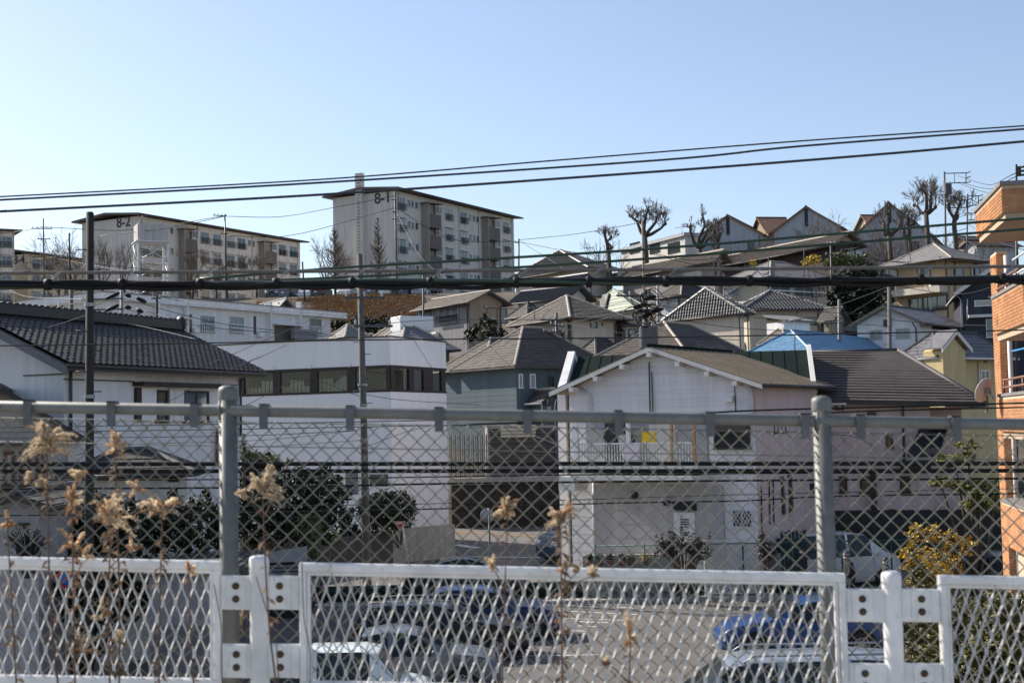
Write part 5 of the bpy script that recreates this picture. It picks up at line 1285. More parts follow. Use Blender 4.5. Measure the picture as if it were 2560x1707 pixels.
# service drops strung between poles and houses
drops = [((-20, 755, 60), (110, 764, 60), (225, 755, 45)), ((-20, 800, 60), (100, 806, 60), (225, 795, 45)), ((0, 835, 42), (120, 818, 42), (225, 785, 42)),
  ((225, 770, 45), (300, 740, 60), (430, 705, 84)), ((225, 800, 45), (270, 782, 60), (304, 765, 84)), ((304, 720, 84), (500, 760, 84), (900, 790, 52)), ((304, 745, 84), (560, 810, 84), (840, 838, 84)), ((304, 770, 84), (500, 815, 80), (840, 842, 80)), ((230, 797, 45), (350, 815, 45), (500, 850, 41)),
  ((340, 770, 84), (430, 800, 80), (480, 856, 70)), ((0, 700, 120), (110, 650, 150), (400, 677, 150)), ((110, 640, 150), (300, 675, 130), (415, 680, 120)), ((110, 568, 150), (330, 575, 160), (560, 540, 155)),
  ((-20, 585, 160), (50, 578, 160), (108, 566, 150)), ((565, 541, 155), (700, 542, 155), (840, 518, 150), (986, 490, 150)), ((565, 590, 155), (730, 588, 155), (986, 520, 150)), ((562, 541, 155), (420, 570, 155), (250, 590, 160)),
  ((990, 520, 150), (1130, 598, 150), (1297, 604, 158)), ((990, 530, 150), (1050, 640, 135), (1120, 700, 120)), ((1297, 600, 158), (1440, 585, 150), (1606, 556, 120)), ((1297, 602, 158), (1360, 640, 150), (1420, 680, 140)), ((1297, 604, 158), (1400, 625, 150), (1500, 640, 140)),
  ((900, 745, 50), (990, 790, 52), (1080, 920, 59)), ((900, 815, 50), (1100, 800, 60), (1391, 800, 80)), ((900, 805, 50), (1000, 770, 60), (1100, 745, 90)), ((1391, 800, 80), (1500, 770, 72), (1612, 742, 66)), ((1391, 815, 80), (1500, 790, 72), (1612, 760, 66)),
  ((1391, 812, 80), (1260, 845, 70), (1150, 860, 70)), ((1391, 832, 80), (1480, 850, 80), (1700, 845, 80)), ((1391, 805, 80), (1600, 838, 75), (1850, 850, 75)), ((1612, 745, 66), (1900, 770, 68), (2223, 790, 72)), ((1612, 760, 66), (1900, 795, 68), (2223, 815, 72)), ((1612, 782, 66), (1850, 820, 68), (2223, 835, 72)),
  ((1612, 742, 66), (1950, 750, 68), (2223, 715, 72)), ((1612, 770, 66), (1500, 800, 70), (1391, 835, 80)), ((2223, 716, 72), (2120, 755, 80), (1990, 800, 83)), ((2223, 720, 72), (2150, 770, 80), (2040, 830, 80)), ((2223, 712, 72), (2400, 735, 70), (2560, 690, 60)), ((2223, 800, 72), (2400, 812, 70), (2560, 815, 60)),
  ((1618, 742, 66), (1760, 730, 68), (1980, 700, 110)), ((1606, 625, 116), (1720, 650, 118), (1850, 640, 120)), ((1606, 630, 116), (1800, 665, 118), (2077, 612, 122)), ((2077, 612, 122), (2200, 650, 122), (2380, 668, 118)), ((2077, 640, 122), (2250, 655, 122), (2480, 655, 118)),
  ((2395, 440, 138), (2470, 462, 120), (2541, 432, 60)), ((2395, 455, 138), (2470, 472, 120), (2541, 441, 60)), ((2400, 460, 138), (2470, 482, 120), (2541, 460, 60)), ((2455, 492, 138), (2490, 505, 100), (2580, 545, 60)), ((2455, 512, 138), (2490, 530, 100), (2580, 570, 60)), ((2445, 537, 138), (2480, 550, 100), (2560, 572, 60)),
  ((2419, 548, 138), (2480, 585, 110), (2560, 602, 60)), ((2419, 560, 138), (2480, 598, 110), (2560, 625, 60)), ((2361, 460, 138), (2410, 490, 138), (2455, 512, 138)), ((2419, 570, 138), (2330, 600, 130), (2240, 655, 120)),
  ((600, 1020, 45), (760, 950, 50), (900, 990, 50)), ((905, 985, 50), (1010, 1000, 55), (1200, 1012, 66)), ((500, 920, 42), (640, 860, 60), (820, 780, 92)), ((560, 930, 42), (700, 870, 60), (860, 790, 92)), ((905, 1120, 50), (1050, 1070, 55), (1250, 1030, 66)), ((430, 1000, 39), (540, 940, 50), (760, 842, 84)),
  ((1215, 1040, 60), (1300, 1075, 60), (1390, 1110, 50)), ((0, 712, 100), (60, 740, 92), (225, 750, 45)), ((2000, 1095, 50), (2130, 1090, 50), (2220, 1140, 52))]
LMK = [(225, 780, 'the thick dark pole'), (304, 750, 'the clamped grey pole'), (900, 780, 'the slim concrete pole'), (905, 985, 'the slim concrete pole base'), (905, 1110, 'the slim concrete pole foot'), (1391, 810, 'the steel crossarm pole'), (1612, 760, 'the transformer pole'), (2223, 770, 'the pole at the violet roof'), (1606, 590, 'the wooden pole'),
  (2077, 625, 'the small insulator pole'), (987, 505, 'the pole at the corner of 8-1'), (563, 560, 'the pole before 8-2'), (108, 600, 'the far left crossarm pole'), (1297, 602, 'the short skyline pole'), (2398, 450, 'the tall framed pole'), (2450, 500, 'the slimmer framed pole'), (2419, 560, 'the slimmer framed pole shaft'), (2541, 445, 'the black pole over the brick roof'),
  (-20, 780, 'the left border'), (0, 600, 'the upper left border'), (2580, 560, 'the brick tower'), (2560, 690, 'the right border'), (2560, 815, 'the right border'), (840, 840, 'the white corner building'), (415, 680, 'the water tank'), (250, 590, 'block 8-2'), (1120, 700, 'the grey boarded house'), (1080, 920, 'the corner windows'), (1100, 745, 'the tan gable'),
  (1440, 690, 'the tiled roofs'), (1500, 640, 'the mauve house'), (1150, 860, 'the teal house'), (1700, 845, 'the brown hip roof'), (1850, 850, 'the blue roof'), (1990, 800, 'the blue roof ridge'), (2040, 830, 'the blue roof slope'), (1980, 700, 'the cream balcony house'), (1850, 640, 'the dark boarded house'), (2400, 660, 'the beige house'), (2240, 655, 'the dark evergreen'),
  (600, 1020, 'the tiled white house'), (540, 925, 'the black tiled eave'), (1215, 1030, 'the ribbed shed'), (820, 785, 'the white terrace'), (430, 850, 'the white terrace porch'), (1390, 1110, 'the white gabled house'), (2000, 1095, 'the pink wall'), (2220, 1140, 'the stair canopy')]
def lmk(p): return min(LMK, key=lambda q: (q[0] - p[0]) ** 2 + (q[1] - p[1]) ** 2)[2]
pairs = {}
for d in sorted(drops, key=lambda d: d[0][1] + d[-1][1]): pairs.setdefault((lmk(d[0]), lmk(d[-1])), []).append(d)
for (na, nb), ds in pairs.items():
    for i, d in enumerate(ds):
        rank = '' if len(ds) == 1 else ('upper ', 'lower ')[i] if len(ds) == 2 else ('topmost ', 'second ', 'third ', 'lowest ', 'extra ')[i]
        D = d[1][2]; cable(('%swire from %s to %s' % (rank, na, nb)), list(d), max(.011, .75 * D / F), thin_wire, 'service_wire', 'wire', 'service wires between poles and houses', n=4, seg=8)
# insulated joints on the grey pole's lines
for i, (a, c, lab) in enumerate((((262, 748), (300, 732), 'upper left'), ((262, 778), (298, 762), 'lower left'), ((312, 735), (328, 742), 'small upper right'), ((340, 744), (366, 756), 'upper right'), ((312, 766), (328, 770), 'small lower right'), ((342, 774), (358, 781), 'lower right'))):
    b = MB(); p, q = P(*a, 83), P(*c, 83); b.tube([p, p.lerp(q, .15), p.lerp(q, .5), p.lerp(q, .85), q], [.04, .11, .13, .11, .04], 8); tag(b.build('cable_joint', black_rubber), '%s black cable joint beside the grey pole before the white terrace' % lab, 'cable joint', 'black cable joints')
t = thing('cable_coil', 'tangle of coiled black cables on the transformer pole', 'cable coil', tuple(P(1625, 770, 65)))
b = MB()
for k in range(16):
    c = Vector((random.uniform(-.9, .5), random.uniform(-.3, .1), random.uniform(-.7, .5))); r = random.uniform(.2, .5); pts = [c + Vector((r * math.cos(a / 9 * 6.28), .1 * math.sin(a * 2 + k), r * random.uniform(.7, 1) * math.sin(a / 9 * 6.28))) for a in range(9)]
    b.tube(catmull(pts, 4), .025, 4)
b.build('loop', black_rubber, t)
b = MB()
for (c, r) in (((0, 0, .5), .14), ((-.5, 0, .1), .12), ((.35, 0, -.1), .12), ((-.2, 0, -.35), .1)): b.tube([Vector(c) - Vector((.3, 0, .06)), c, Vector(c) + Vector((.3, 0, .05))], [r * .5, r, r * .5], 8)
b.build('joint', black_rubber, t)

# ------------------------------------------------------------------ trees and plants
bark = mat('bark', (.085, .065, .05), .9, noise=7, amt=.35, bump=.2)
twig_m = mat('twigs', (.15, .115, .09), .9, noise=3, amt=.3)
twig_g = mat('grey_twigs', (.19, .16, .14), .9, noise=3, amt=.3)
def grow(b, bt, p, d, L, r, lev, maxl, spread, up):
    n = 3; pts, rs = [p], [r]
    for i in range(n):
        d = (d + Vector((random.uniform(-1, 1), random.uniform(-1, 1), random.uniform(-.6, 1) * .8 + up * .3)) * .18).normalized(); p = p + d * (L / n); pts.append(p); rs.append(max(.016, r * (1 - .45 * (i + 1) / n)))
    (b if lev < 2 else bt).tube(pts, rs, 6 if lev < 2 else 3, cap=False)
    if lev >= maxl: return
    k = random.choice((3, 4)) if lev < 3 else random.choice((2, 3, 3))
    for j in range(k):
        a = random.uniform(0, 6.28); s = spread * random.uniform(.5, 1.1); o = d.orthogonal().normalized(); o = (o * math.cos(a) + d.cross(o) * math.sin(a)); nd = (d * math.cos(s) + o * math.sin(s) + Vector((0, 0, up * .25))).normalized()
        t0 = random.uniform(.45, 1.0); i = min(n, max(1, round(t0 * n))); grow(b, bt, pts[i], nd, L * random.uniform(.6, .85), rs[i] * .62, lev + 1, maxl, spread, up)
def bare_tree(label, px, py_top, D, seed, spread=.65, up=.5, maxl=5, name='bare_tree', gz=None, twm=None, group='bare trees on the hill', r=None, trunk_frac=.28, leanx=0):
    random.seed(seed); top = P(px, py_top, D); g = hz(top.x, D) if gz is None else gz; h = top.z - g
    t = thing(name, label, 'tree', (top.x - leanx, D, g), 0, group); b, bt = MB(), MB(); r = r or h * .022
    hh = h * trunk_frac; b.tube([(0, 0, -.4), (leanx * .3 + .05, 0, hh * .5), (leanx * .5, .05, hh)], [r * 1.25, r * 1.05, r * .9], 8)
    for j in range(4):
        a = j * 1.57 + random.uniform(-.5, .5); grow(b, bt, Vector((leanx * .5, 0, hh * random.uniform(.8, 1))), Vector((math.cos(a) * math.sin(spread), math.sin(a) * math.sin(spread), 1)).normalized(), h * .3, r * .6, 1, maxl, spread, up)
    zmax = max([v[2] for v in bt.v] or [h]); s = h / zmax
    bt.v = [(x * s, y * s, z * s) for x, y, z in bt.v]; b.v = [(x * s, y * s, z * s if z > 0 else z) for x, y, z in b.v]
    b.build('trunk', bark, t); bt.build('crown', twm or twig_m, t); return t
def spruce_bare(label, px, py_top, D, seed, w=2.4, gz=None):
    """upright leafless conifer shaped tree: straight stem with many short rising twigs"""
    random.seed(seed); top = P(px, py_top, D); g = hz(top.x, D) if gz is None else gz; h = top.z - g
    t = thing('bare_tree', label, 'tree', (top.x, D, g), 0, 'bare trees on the hill'); b, bt = MB(), MB(); b.tube([(0, 0, -.4), (.05, 0, h * .5), (0, 0, h)], [.16, .09, .015], 7)
    for k in range(150):
        z = h * random.uniform(.12, .99); L = w * (1 - z / h) * random.uniform(.5, 1.1) + .2; a = random.uniform(0, 6.28); p = Vector((0, 0, z)); d = Vector((math.cos(a), math.sin(a), .75)); q = p + d * L * .6; e = q + Vector((d.x * L * .25, d.y * L * .25, L * .5))
        bt.tube([p, q, e], [.04, .03, .014], 3, cap=False)
        for s in range(3): m_ = p.lerp(q, random.uniform(.3, 1)); bt.tube([m_, m_ + Vector((random.uniform(-.3, .3), random.uniform(-.3, .3), random.uniform(.2, .5))) * L * .8], [.022, .012], 3, cap=False)
    b.build('trunk', bark, t); bt.build('crown', twig_m, t)
def pollard(label, px, py_top, py_knob, D, seed, limbs, gz=None, w=2.0):
    """pollarded tree: thick cut limbs ending in knobs, each with a brush of thin shoots. limbs: knob offsets (px, py)"""
    random.seed(seed); c = P(px, py_knob + 60, D); g = hz(c.x, D) if gz is None else gz; t = thing('pollarded_tree', label, 'tree', (c.x, D, g), 0, 'pollarded trees on the skyline'); O = Vector((c.x, D, g)); b, bt = MB(), MB()
    fork = P(px, py_knob + 45, D) - O; b.tube([(0, 0, -.5), fork * .6 + Vector((.15, 0, 0)), fork], [.34, .28, .25], 8)
    for (dx, dy) in limbs:
        k = P(px + dx, py_knob + dy, D + random.uniform(-1.2, 1.2)) - O; m_ = fork.lerp(k, .35) + Vector((random.uniform(-.3, .3), random.uniform(-.2, .2), -.25)); m2_ = fork.lerp(k, .7) + Vector((random.uniform(-.35, .35), random.uniform(-.2, .2), random.uniform(-.2, .2))); b.tube([fork, m_, m2_, k], [.24, .19, .14, .12], 7); b.ball(k, .15, .15, .2, 7, jit=.3)
        h = max(1.2, (P(px, py_top, D) - O).z - k.z)
        for s in range(10):
            a = random.uniform(0, 6.28); sp = random.uniform(.05, 1.35); d = Vector((math.cos(a) * math.sin(sp), math.sin(a) * math.sin(sp), math.cos(sp)))
            q0 = fork.lerp(k, random.uniform(.6, 1.0)) if s else k
            grow(bt, bt, q0, d, h * random.uniform(.18, .5), .032, 2, 5, .55, .45)
    b.build('trunk', bark, t); bt.build('crown', twig_g, t)
bare_tree('wide bare tree left of block 8-2 by the crossarmed pole', 170, 560, 150, 3, .7, .6, 5, gz=18, twm=twig_g)
bare_tree('dense bare tree in front of yellow block 8-4', 150, 620, 144, 4, .8, .3, 5, gz=17)
bare_tree('bare tree at the foot of block 8-2, left of the water tank', 255, 580, 160, 5, .45, .9, 5, twm=twig_g)
bare_tree('slender bare tree by the water tank legs', 310, 595, 160, 51, .4, .9, 4, twm=twig_g)
bare_tree('low bare tree under the first stairwell of block 8-2', 480, 598, 160, 6, .5, .8, 5)
bare_tree('spreading bare tree under the middle of block 8-2', 540, 640, 156, 7, .8, .4, 5)
bare_tree('bare tree at the right end of block 8-2', 640, 630, 156, 8, .7, .5, 5)
bare_tree('big bushy bare tree in the gap left of block 8-1', 815, 582, 158, 9, .75, .45, 5)
spruce_bare('straight leafless tree at the left corner of block 8-1', 836, 570, 154, 10, 3.2)
spruce_bare('straight leafless tree in front of the end wall of block 8-1', 944, 545, 155, 11, 2.2)
bare_tree('reddish bare tree in front of the middle grey gable', 2050, 525, 148, 12, .7, .5, 5, gz=18)
bare_tree('bare shrubby tree below the first grey gable', 1880, 570, 150, 13, .8, .4, 4, gz=18)
bare_tree('brown bare tree rising before the third grey gable', 2245, 535, 146, 14, .6, .6, 5, gz=17)
bare_tree('bare tree leaning left at the foot of the third gable', 2195, 560, 144, 15, .6, .6, 5, gz=17)
bare_tree('bare tree right of the pollards, behind the steel pole', 2405, 560, 150, 16, .7, .4, 5, gz=17)
bare_tree('small bare tree behind the skyline pole right of block 8-1', 1505, 590, 150, 17, .5, .7, 4, gz=18)
pollard('large pollarded tree before the flat roofed pale block', 1612, 503, 545, 145, 20, ((-38, -6), (-12, 10), (30, -2), (52, 14), (8, -20)), gz=17)
pollard('small pollarded stump left of the large pollarded tree', 1520, 560, 580, 146, 21, ((-10, 0), (8, 12)), gz=17)
pollard('twisted pollarded tree left of the lowest grey gable', 1748, 540, 575, 145, 22, ((8, -38), (-22, -8), (30, -8), (40, 10)), gz=17)
pollard('pollarded stub with short limbs against the lowest gable', 1790, 560, 590, 143, 23, ((0, -30), (10, -5), (-6, 14)), gz=17)
pollard('tall pollarded tree left of the tall framed pole', 2315, 440, 488, 142, 24, ((-12, -18), (12, 2), (-30, 25), (25, 30)), gz=17)
pollard('pollarded tree with two upright limbs right of the tall framed pole', 2385, 462, 512, 141, 25, ((-12, -2), (16, -2), (10, 28)), gz=17)
pollard('dark pollarded trunk standing before the third gable wall', 2222, 500, 545, 142, 26, ((0, -35), (-14, 10), (45, -20)), gz=17)
pollard('low pollarded tree in front of the third gable roof', 2272, 510, 550, 141, 27, ((0, -20), (14, 8), (-20, 15)), gz=17)

def leafmat(name, c, c2): return mat(name, c, .6, noise=5.0, amt=.5, spec=.2, c2=c2)
lf_dark = leafmat('dark_leaves', (.019, .027, .010), (.006, .010, .004))
lf_mid = leafmat('olive_leaves', (.12, .13, .04), (.04, .055, .018))
lf_yel = leafmat('yellow_leaves', (.52, .34, .045), (.22, .19, .03))
lf_hedge = leafmat('hedge_leaves', (.15, .13, .035), (.06, .065, .02))
def leaves(b, c, rx, ry, rz, n, s, shell=.55):
    c = Vector(c)
    for i in range(n):
        d = Vector((random.gauss(0, 1), random.gauss(0, 1), random.gauss(0, 1))).normalized(); q = (shell + (1 - shell) * random.random()) * random.uniform(.9, 1.06)
        p = c + Vector((d.x * rx, d.y * ry, d.z * rz)) * q; u = Vector((random.gauss(0, 1), random.gauss(0, 1), random.gauss(0, 1))).normalized(); w_ = u.orthogonal().normalized(); k = s * random.uniform(.6, 1.3)
        b.add([p - u * k, p + w_ * k * .45, p + u * k, p - w_ * k * .45], [(0, 1, 2, 3)])
def bush(name, label, cat, blobs, m, leaf, dens, trunk=None, loc=None, group=None):
    """blobs: (px, py, D, half width px, half height px)"""
    c0 = P(blobs[0][0], blobs[0][1], blobs[0][2]); O = Vector((c0.x, c0.y, 0)); t = thing(name, label, cat, tuple(O), 0, group); b, tb = MB(), MB()
    base = Vector((0, 0, trunk if trunk is not None else 0.0))
    for (px, py, D, wx, wy) in blobs:
        c = P(px, py, D) - O; rx, rz = wx * D / F, wy * D / F; A_ = 4 * math.pi * ((rx * rx + rz * rx * 2) / 3); n = int(dens * A_ / (leaf * leaf)); leaves(b, c, rx, rx * .9, rz, int(n * .7), leaf)
        if rx > 4 * leaf and name != 'clipped_hedge':
            for k in range(7):          # stray shoots break the outline
                d_ = Vector((random.gauss(0, 1), random.gauss(0, .6), random.gauss(.3, 1))).normalized(); q = c + Vector((d_.x * rx, d_.y * rx * .9, d_.z * rz)) * random.uniform(.95, 1.2); f_ = random.uniform(.18, .36)
                leaves(b, q, rx * f_, rx * f_, rz * f_ * 1.2, int(n * .05), leaf, .1); tb.tube([c, q], [.018, .006], 4, cap=False)
        tb.tube([base, base.lerp(c, .6) + Vector((.08, 0, 0)), c], [.07, .05, .02], 6, cap=False)
        for k in range(6): tb.tube([c, c + Vector((random.uniform(-rx, rx), random.uniform(-rx, rx), random.uniform(-rz, rz))) * .8], [.02, .006], 4, cap=False)
    tb.build('trunk', bark, t); b.build('crown', m, t); return t
random.seed(99)
bush('evergreen_tree', 'tall dark evergreen tree between the tiled houses and beige house', 'tree', [(2145, 770, 108, 62, 60), (2120, 830, 107, 50, 50), (2175, 815, 107, 52, 48), (2140, 705, 108, 52, 45), (2165, 735, 108, 60, 45), (2110, 760, 108, 45, 45)], lf_dark, .26, 1.5, 8)
bush('evergreen_shrub', 'pale olive shrub on the roof line left of the beige house', 'shrub', [(2120, 650, 126, 45, 18), (2085, 660, 126, 28, 15), (2155, 665, 126, 25, 18)], lf_mid, .2, 1.2, 14)
bush('bamboo_clump', 'small golden bamboo clump against the dark boarded house', 'bamboo', [(2035, 648, 124, 22, 12), (2018, 655, 124, 16, 10), (1880, 660, 124, 12, 12)], lf_yel, .22, .9, 13)
bush('bank_shrubbery', 'dark shrubbery along the bottom of the grassy bank', 'shrubbery', [(900 + k * 22, 806 + (k % 3) * 6, 126, 24, 20) for k in range(8)] + [(840 + k * 20, 815, 125, 20, 14) for k in range(3)], lf_dark, .24, 1.1, 11)
bush('garden_shrub', 'dark green shrub between the grey house and the cream stucco house', 'shrub', [(1210, 830, 88, 35, 32), (1250, 845, 87, 25, 25), (1180, 840, 89, 22, 22)], lf_dark, .2, 1.2, 6)
bush('conifer', 'little pointed golden conifer below the grey house', 'conifer', [(1201, 850, 84, 5, 8), (1201, 838, 84, 4, 9), (1202, 826, 84, 2.5, 8)], lf_mid, .12, 1.4, 5)
bush('garden_tree', 'broad dark broadleaf tree in shade left of the slim concrete pole', 'tree', [(700, 1235, 50, 95, 65), (790, 1260, 49, 75, 60), (640, 1200, 51, 65, 55), (840, 1300, 49, 50, 45), (740, 1320, 48, 90, 45), (650, 1290, 48, 70, 60), (800, 1205, 50, 60, 40), (660, 1160, 51, 45, 30), (520, 1330, 47, 70, 50), (430, 1345, 46, 70, 45), (560, 1270, 48, 50, 50), (340, 1350, 45, 60, 40), (250, 1360, 44, 60, 40)], lf_dark, .12, 1.0, 0)
bush('sunlit_shrub', 'thin sunlit shrub rising beside the left steel post', 'shrub', [(605, 1130, 49, 18, 25), (630, 1140, 49, 22, 18), (680, 1148, 49, 26, 10), (608, 1105, 49, 9, 22), (724, 1152, 49, 12, 8)], lf_mid, .07, .7, 1)
bush('clipped_hedge', 'round clipped dark hedge at the corner of the white windowed building', 'hedge', [(1000, 1275, 57, 44, 55), (960, 1275, 56.5, 44, 55), (925, 1280, 56, 35, 48)], lf_dark, .09, 2.0, 1)
bush('sunlit_shrub', 'small sunlit leafy shrub beneath the dark broadleaf tree', 'shrub', [(775, 1325, 46, 34, 32), (765, 1300, 46, 20, 18), (790, 1375, 45.5, 18, 26), (840, 1345, 46, 14, 20)], lf_mid, .08, .8, 0)
bush('yellow_shrub', 'golden leaved shrub in sunlight between the white post and the dark car', 'shrub', [(2310, 1335, 36, 40, 24), (2375, 1345, 36, 30, 22), (2290, 1390, 35.5, 40, 34), (2350, 1395, 36, 45, 30), (2415, 1365, 36, 26, 22), (2340, 1430, 35.5, 42, 35), (2380, 1420, 36, 32, 22), (2310, 1460, 35, 40, 35)], lf_yel, .06, .5, 0)
bush('conical_hedge', 'tall rounded olive conifer hedge at bottom right', 'hedge', [(2440, 1600, 27, 75, 110), (2500, 1610, 26.5, 80, 120), (2370, 1640, 27, 60, 90), (2320, 1480, 31, 55, 55), (2300, 1600, 29, 50, 90), (2550, 1580, 26, 60, 110)], lf_hedge, .06, 1.6, 0)
bush('darkening_hedge', 'dark evergreen hedge filled out to darken the area behind the mesh at left', 'hedge', [(170, 1330, 33.2, 50, 62), (245, 1325, 33, 55, 66), (330, 1322, 33, 60, 70), (420, 1318, 33.4, 62, 74), (500, 1312, 33.8, 52, 74), (560, 1320, 34, 40, 60), (190, 1460, 31.5, 55, 70), (270, 1480, 31, 55, 80), (340, 1450, 31.5, 50, 70)], lf_dark, .085, 1.5, 0)  # lower clumps added only to darken the view behind the mesh
t = bush('cloud_pruned_pine', 'cloud pruned pine with flat green pads before the pink house', 'tree', [(2418, 1112, 44, 30, 10), (2385, 1148, 44, 50, 14), (2420, 1138, 44, 22, 9), (2410, 1215, 44, 34, 16), (2350, 1205, 43.5, 30, 14), (2455, 1218, 43.5, 40, 22), (2490, 1240, 43, 40, 30), (2440, 1260, 43.5, 36, 22)], leafmat('pine_needles', (.22, .20, .045), (.035, .05, .018)), .075, 1.5, 0)
random.seed(31)
def twiggy(label, px, py0, py1, D, w, n, m_, leafm=None, name='dead_shrub'):
    c = P(px, py1, D); t = thing(name, label, 'shrub', tuple(c)); b, lb = MB(), MB(); h = (py1 - py0) * D / F; w_ = w * D / F
    for k in range(n):
        a = random.uniform(-1, 1); e = Vector((a * w_, random.uniform(-.5, .5) * w_, h * random.uniform(.55, 1) * (1 - .3 * abs(a)))); md = e * .5 + Vector((0, 0, h * .12)); b.tube([Vector((a * .1, 0, -.3)), md, e], [.022, .014, .006], 4, cap=False)
        for s in range(4):
            q = md.lerp(e, random.random()); f = q + Vector((random.uniform(-.3, .3), random.uniform(-.3, .3), random.uniform(0, .35))) * w_ * .6; b.tube([q, f], [.009, .004], 3, cap=False)
            if leafm: leaves(lb, f, .1, .1, .1, 7, .06, 0)
    b.build('branches', m_, t)
    if leafm: lb.build('foliage', leafm, t)
lf_dead = leafmat('withered_leaves', (.09, .075, .07), (.03, .026, .025))
twiggy('withered grey brown shrub before the garage wall of the gabled house', 1710, 1312, 1445, 45.5, 78, 60, twig_m, lf_dead)
twiggy('dark twiggy shrub right of the white lattice fence', 1915, 1330, 1440, 45, 26, 30, twig_m, lf_dead)
twiggy('black twigged shrub against the plain grey shed', 70, 1300, 1410, 29.5, 60, 46, mat('black_twigs', (.025, .022, .02), .9))
# ------------------------------------------------------------------ vehicles
tyre_m = mat('tyre_rubber', (.018, .018, .018), .85, amt=.2)
rim_m = mat('alloy_rim', (.45, .46, .47), .35, .7, amt=.1)
trim_m = mat('black_trim', (.02, .02, .022), .6, amt=.15)
lamp_r = mat('red_lamp', (.5, .02, .015), .2, amt=.1); lamp_w = mat('clear_lamp', (.7, .7, .7), .15, amt=.1)
plate_m = mat('number_plate', (.72, .72, .70), .5, amt=.05)
carglass = mat('car_glass', (.012, .016, .018), .06, amt=.2, spec=.3)
TPL = {  # roof line, belt line as (x/L from rear to front, height/H); side glass spans; windscreens
 'hatch': dict(roof=[(0, .50), (.015, .62), (.05, .80), (.13, .955), (.25, 1.0), (.46, .99), (.58, .91), (.70, .70), (.72, .665), (.86, .62), (.96, .53), (1, .40)], belt=[(0, .50), (.02, .60), (.1, .62), (.70, .62), (.86, .58), (1, .40)], side=[(.09, .36), (.38, .60)], front=(.53, .70), rear=(.03, .13)),
 'sedan': dict(roof=[(0, .52), (.02, .63), (.14, .66), (.17, .68), (.30, .94), (.42, 1.0), (.52, .99), (.60, .93), (.74, .68), (.76, .65), (.9, .60), (.97, .52), (1, .38)], belt=[(0, .50), (.02, .60), (.2, .63), (.74, .62), (.9, .56), (1, .38)], side=[(.24, .44), (.46, .66)], front=(.58, .74), rear=(.17, .31)),
 'wagon': dict(roof=[(0, .50), (.015, .64), (.04, .82), (.09, .96), (.2, 1.0), (.46, .99), (.58, .91), (.72, .68), (.74, .65), (.88, .60), (.96, .52), (1, .40)], belt=[(0, .50), (.02, .60), (.1, .62), (.72, .62), (.88, .57), (1, .40)], side=[(.06, .21), (.23, .41), (.43, .62)], front=(.54, .72), rear=(.02, .09)),
 'van': dict(roof=[(0, .42), (.01, .6), (.03, .88), (.07, .97), (.2, 1.0), (.6, .99), (.69, .95), (.83, .66), (.85, .62), (.94, .56), (.985, .46), (1, .34)], belt=[(0, .42), (.02, .55), (.1, .57), (.83, .56), (.94, .52), (1, .34)], side=[(.04, .26), (.28, .50), (.52, .72)], front=(.70, .83), rear=(.015, .05)),
 'kei': dict(roof=[(0, .42), (.01, .6), (.04, .9), (.09, .98), (.2, 1.0), (.60, 1.0), (.68, .96), (.81, .66), (.83, .63), (.95, .57), (.99, .46), (1, .34)], belt=[(0, .42), (.02, .56), (.1, .57), (.81, .57), (.95, .53), (1, .34)], side=[(.07, .31), (.34, .64)], front=(.69, .81), rear=(.02, .07)),
}
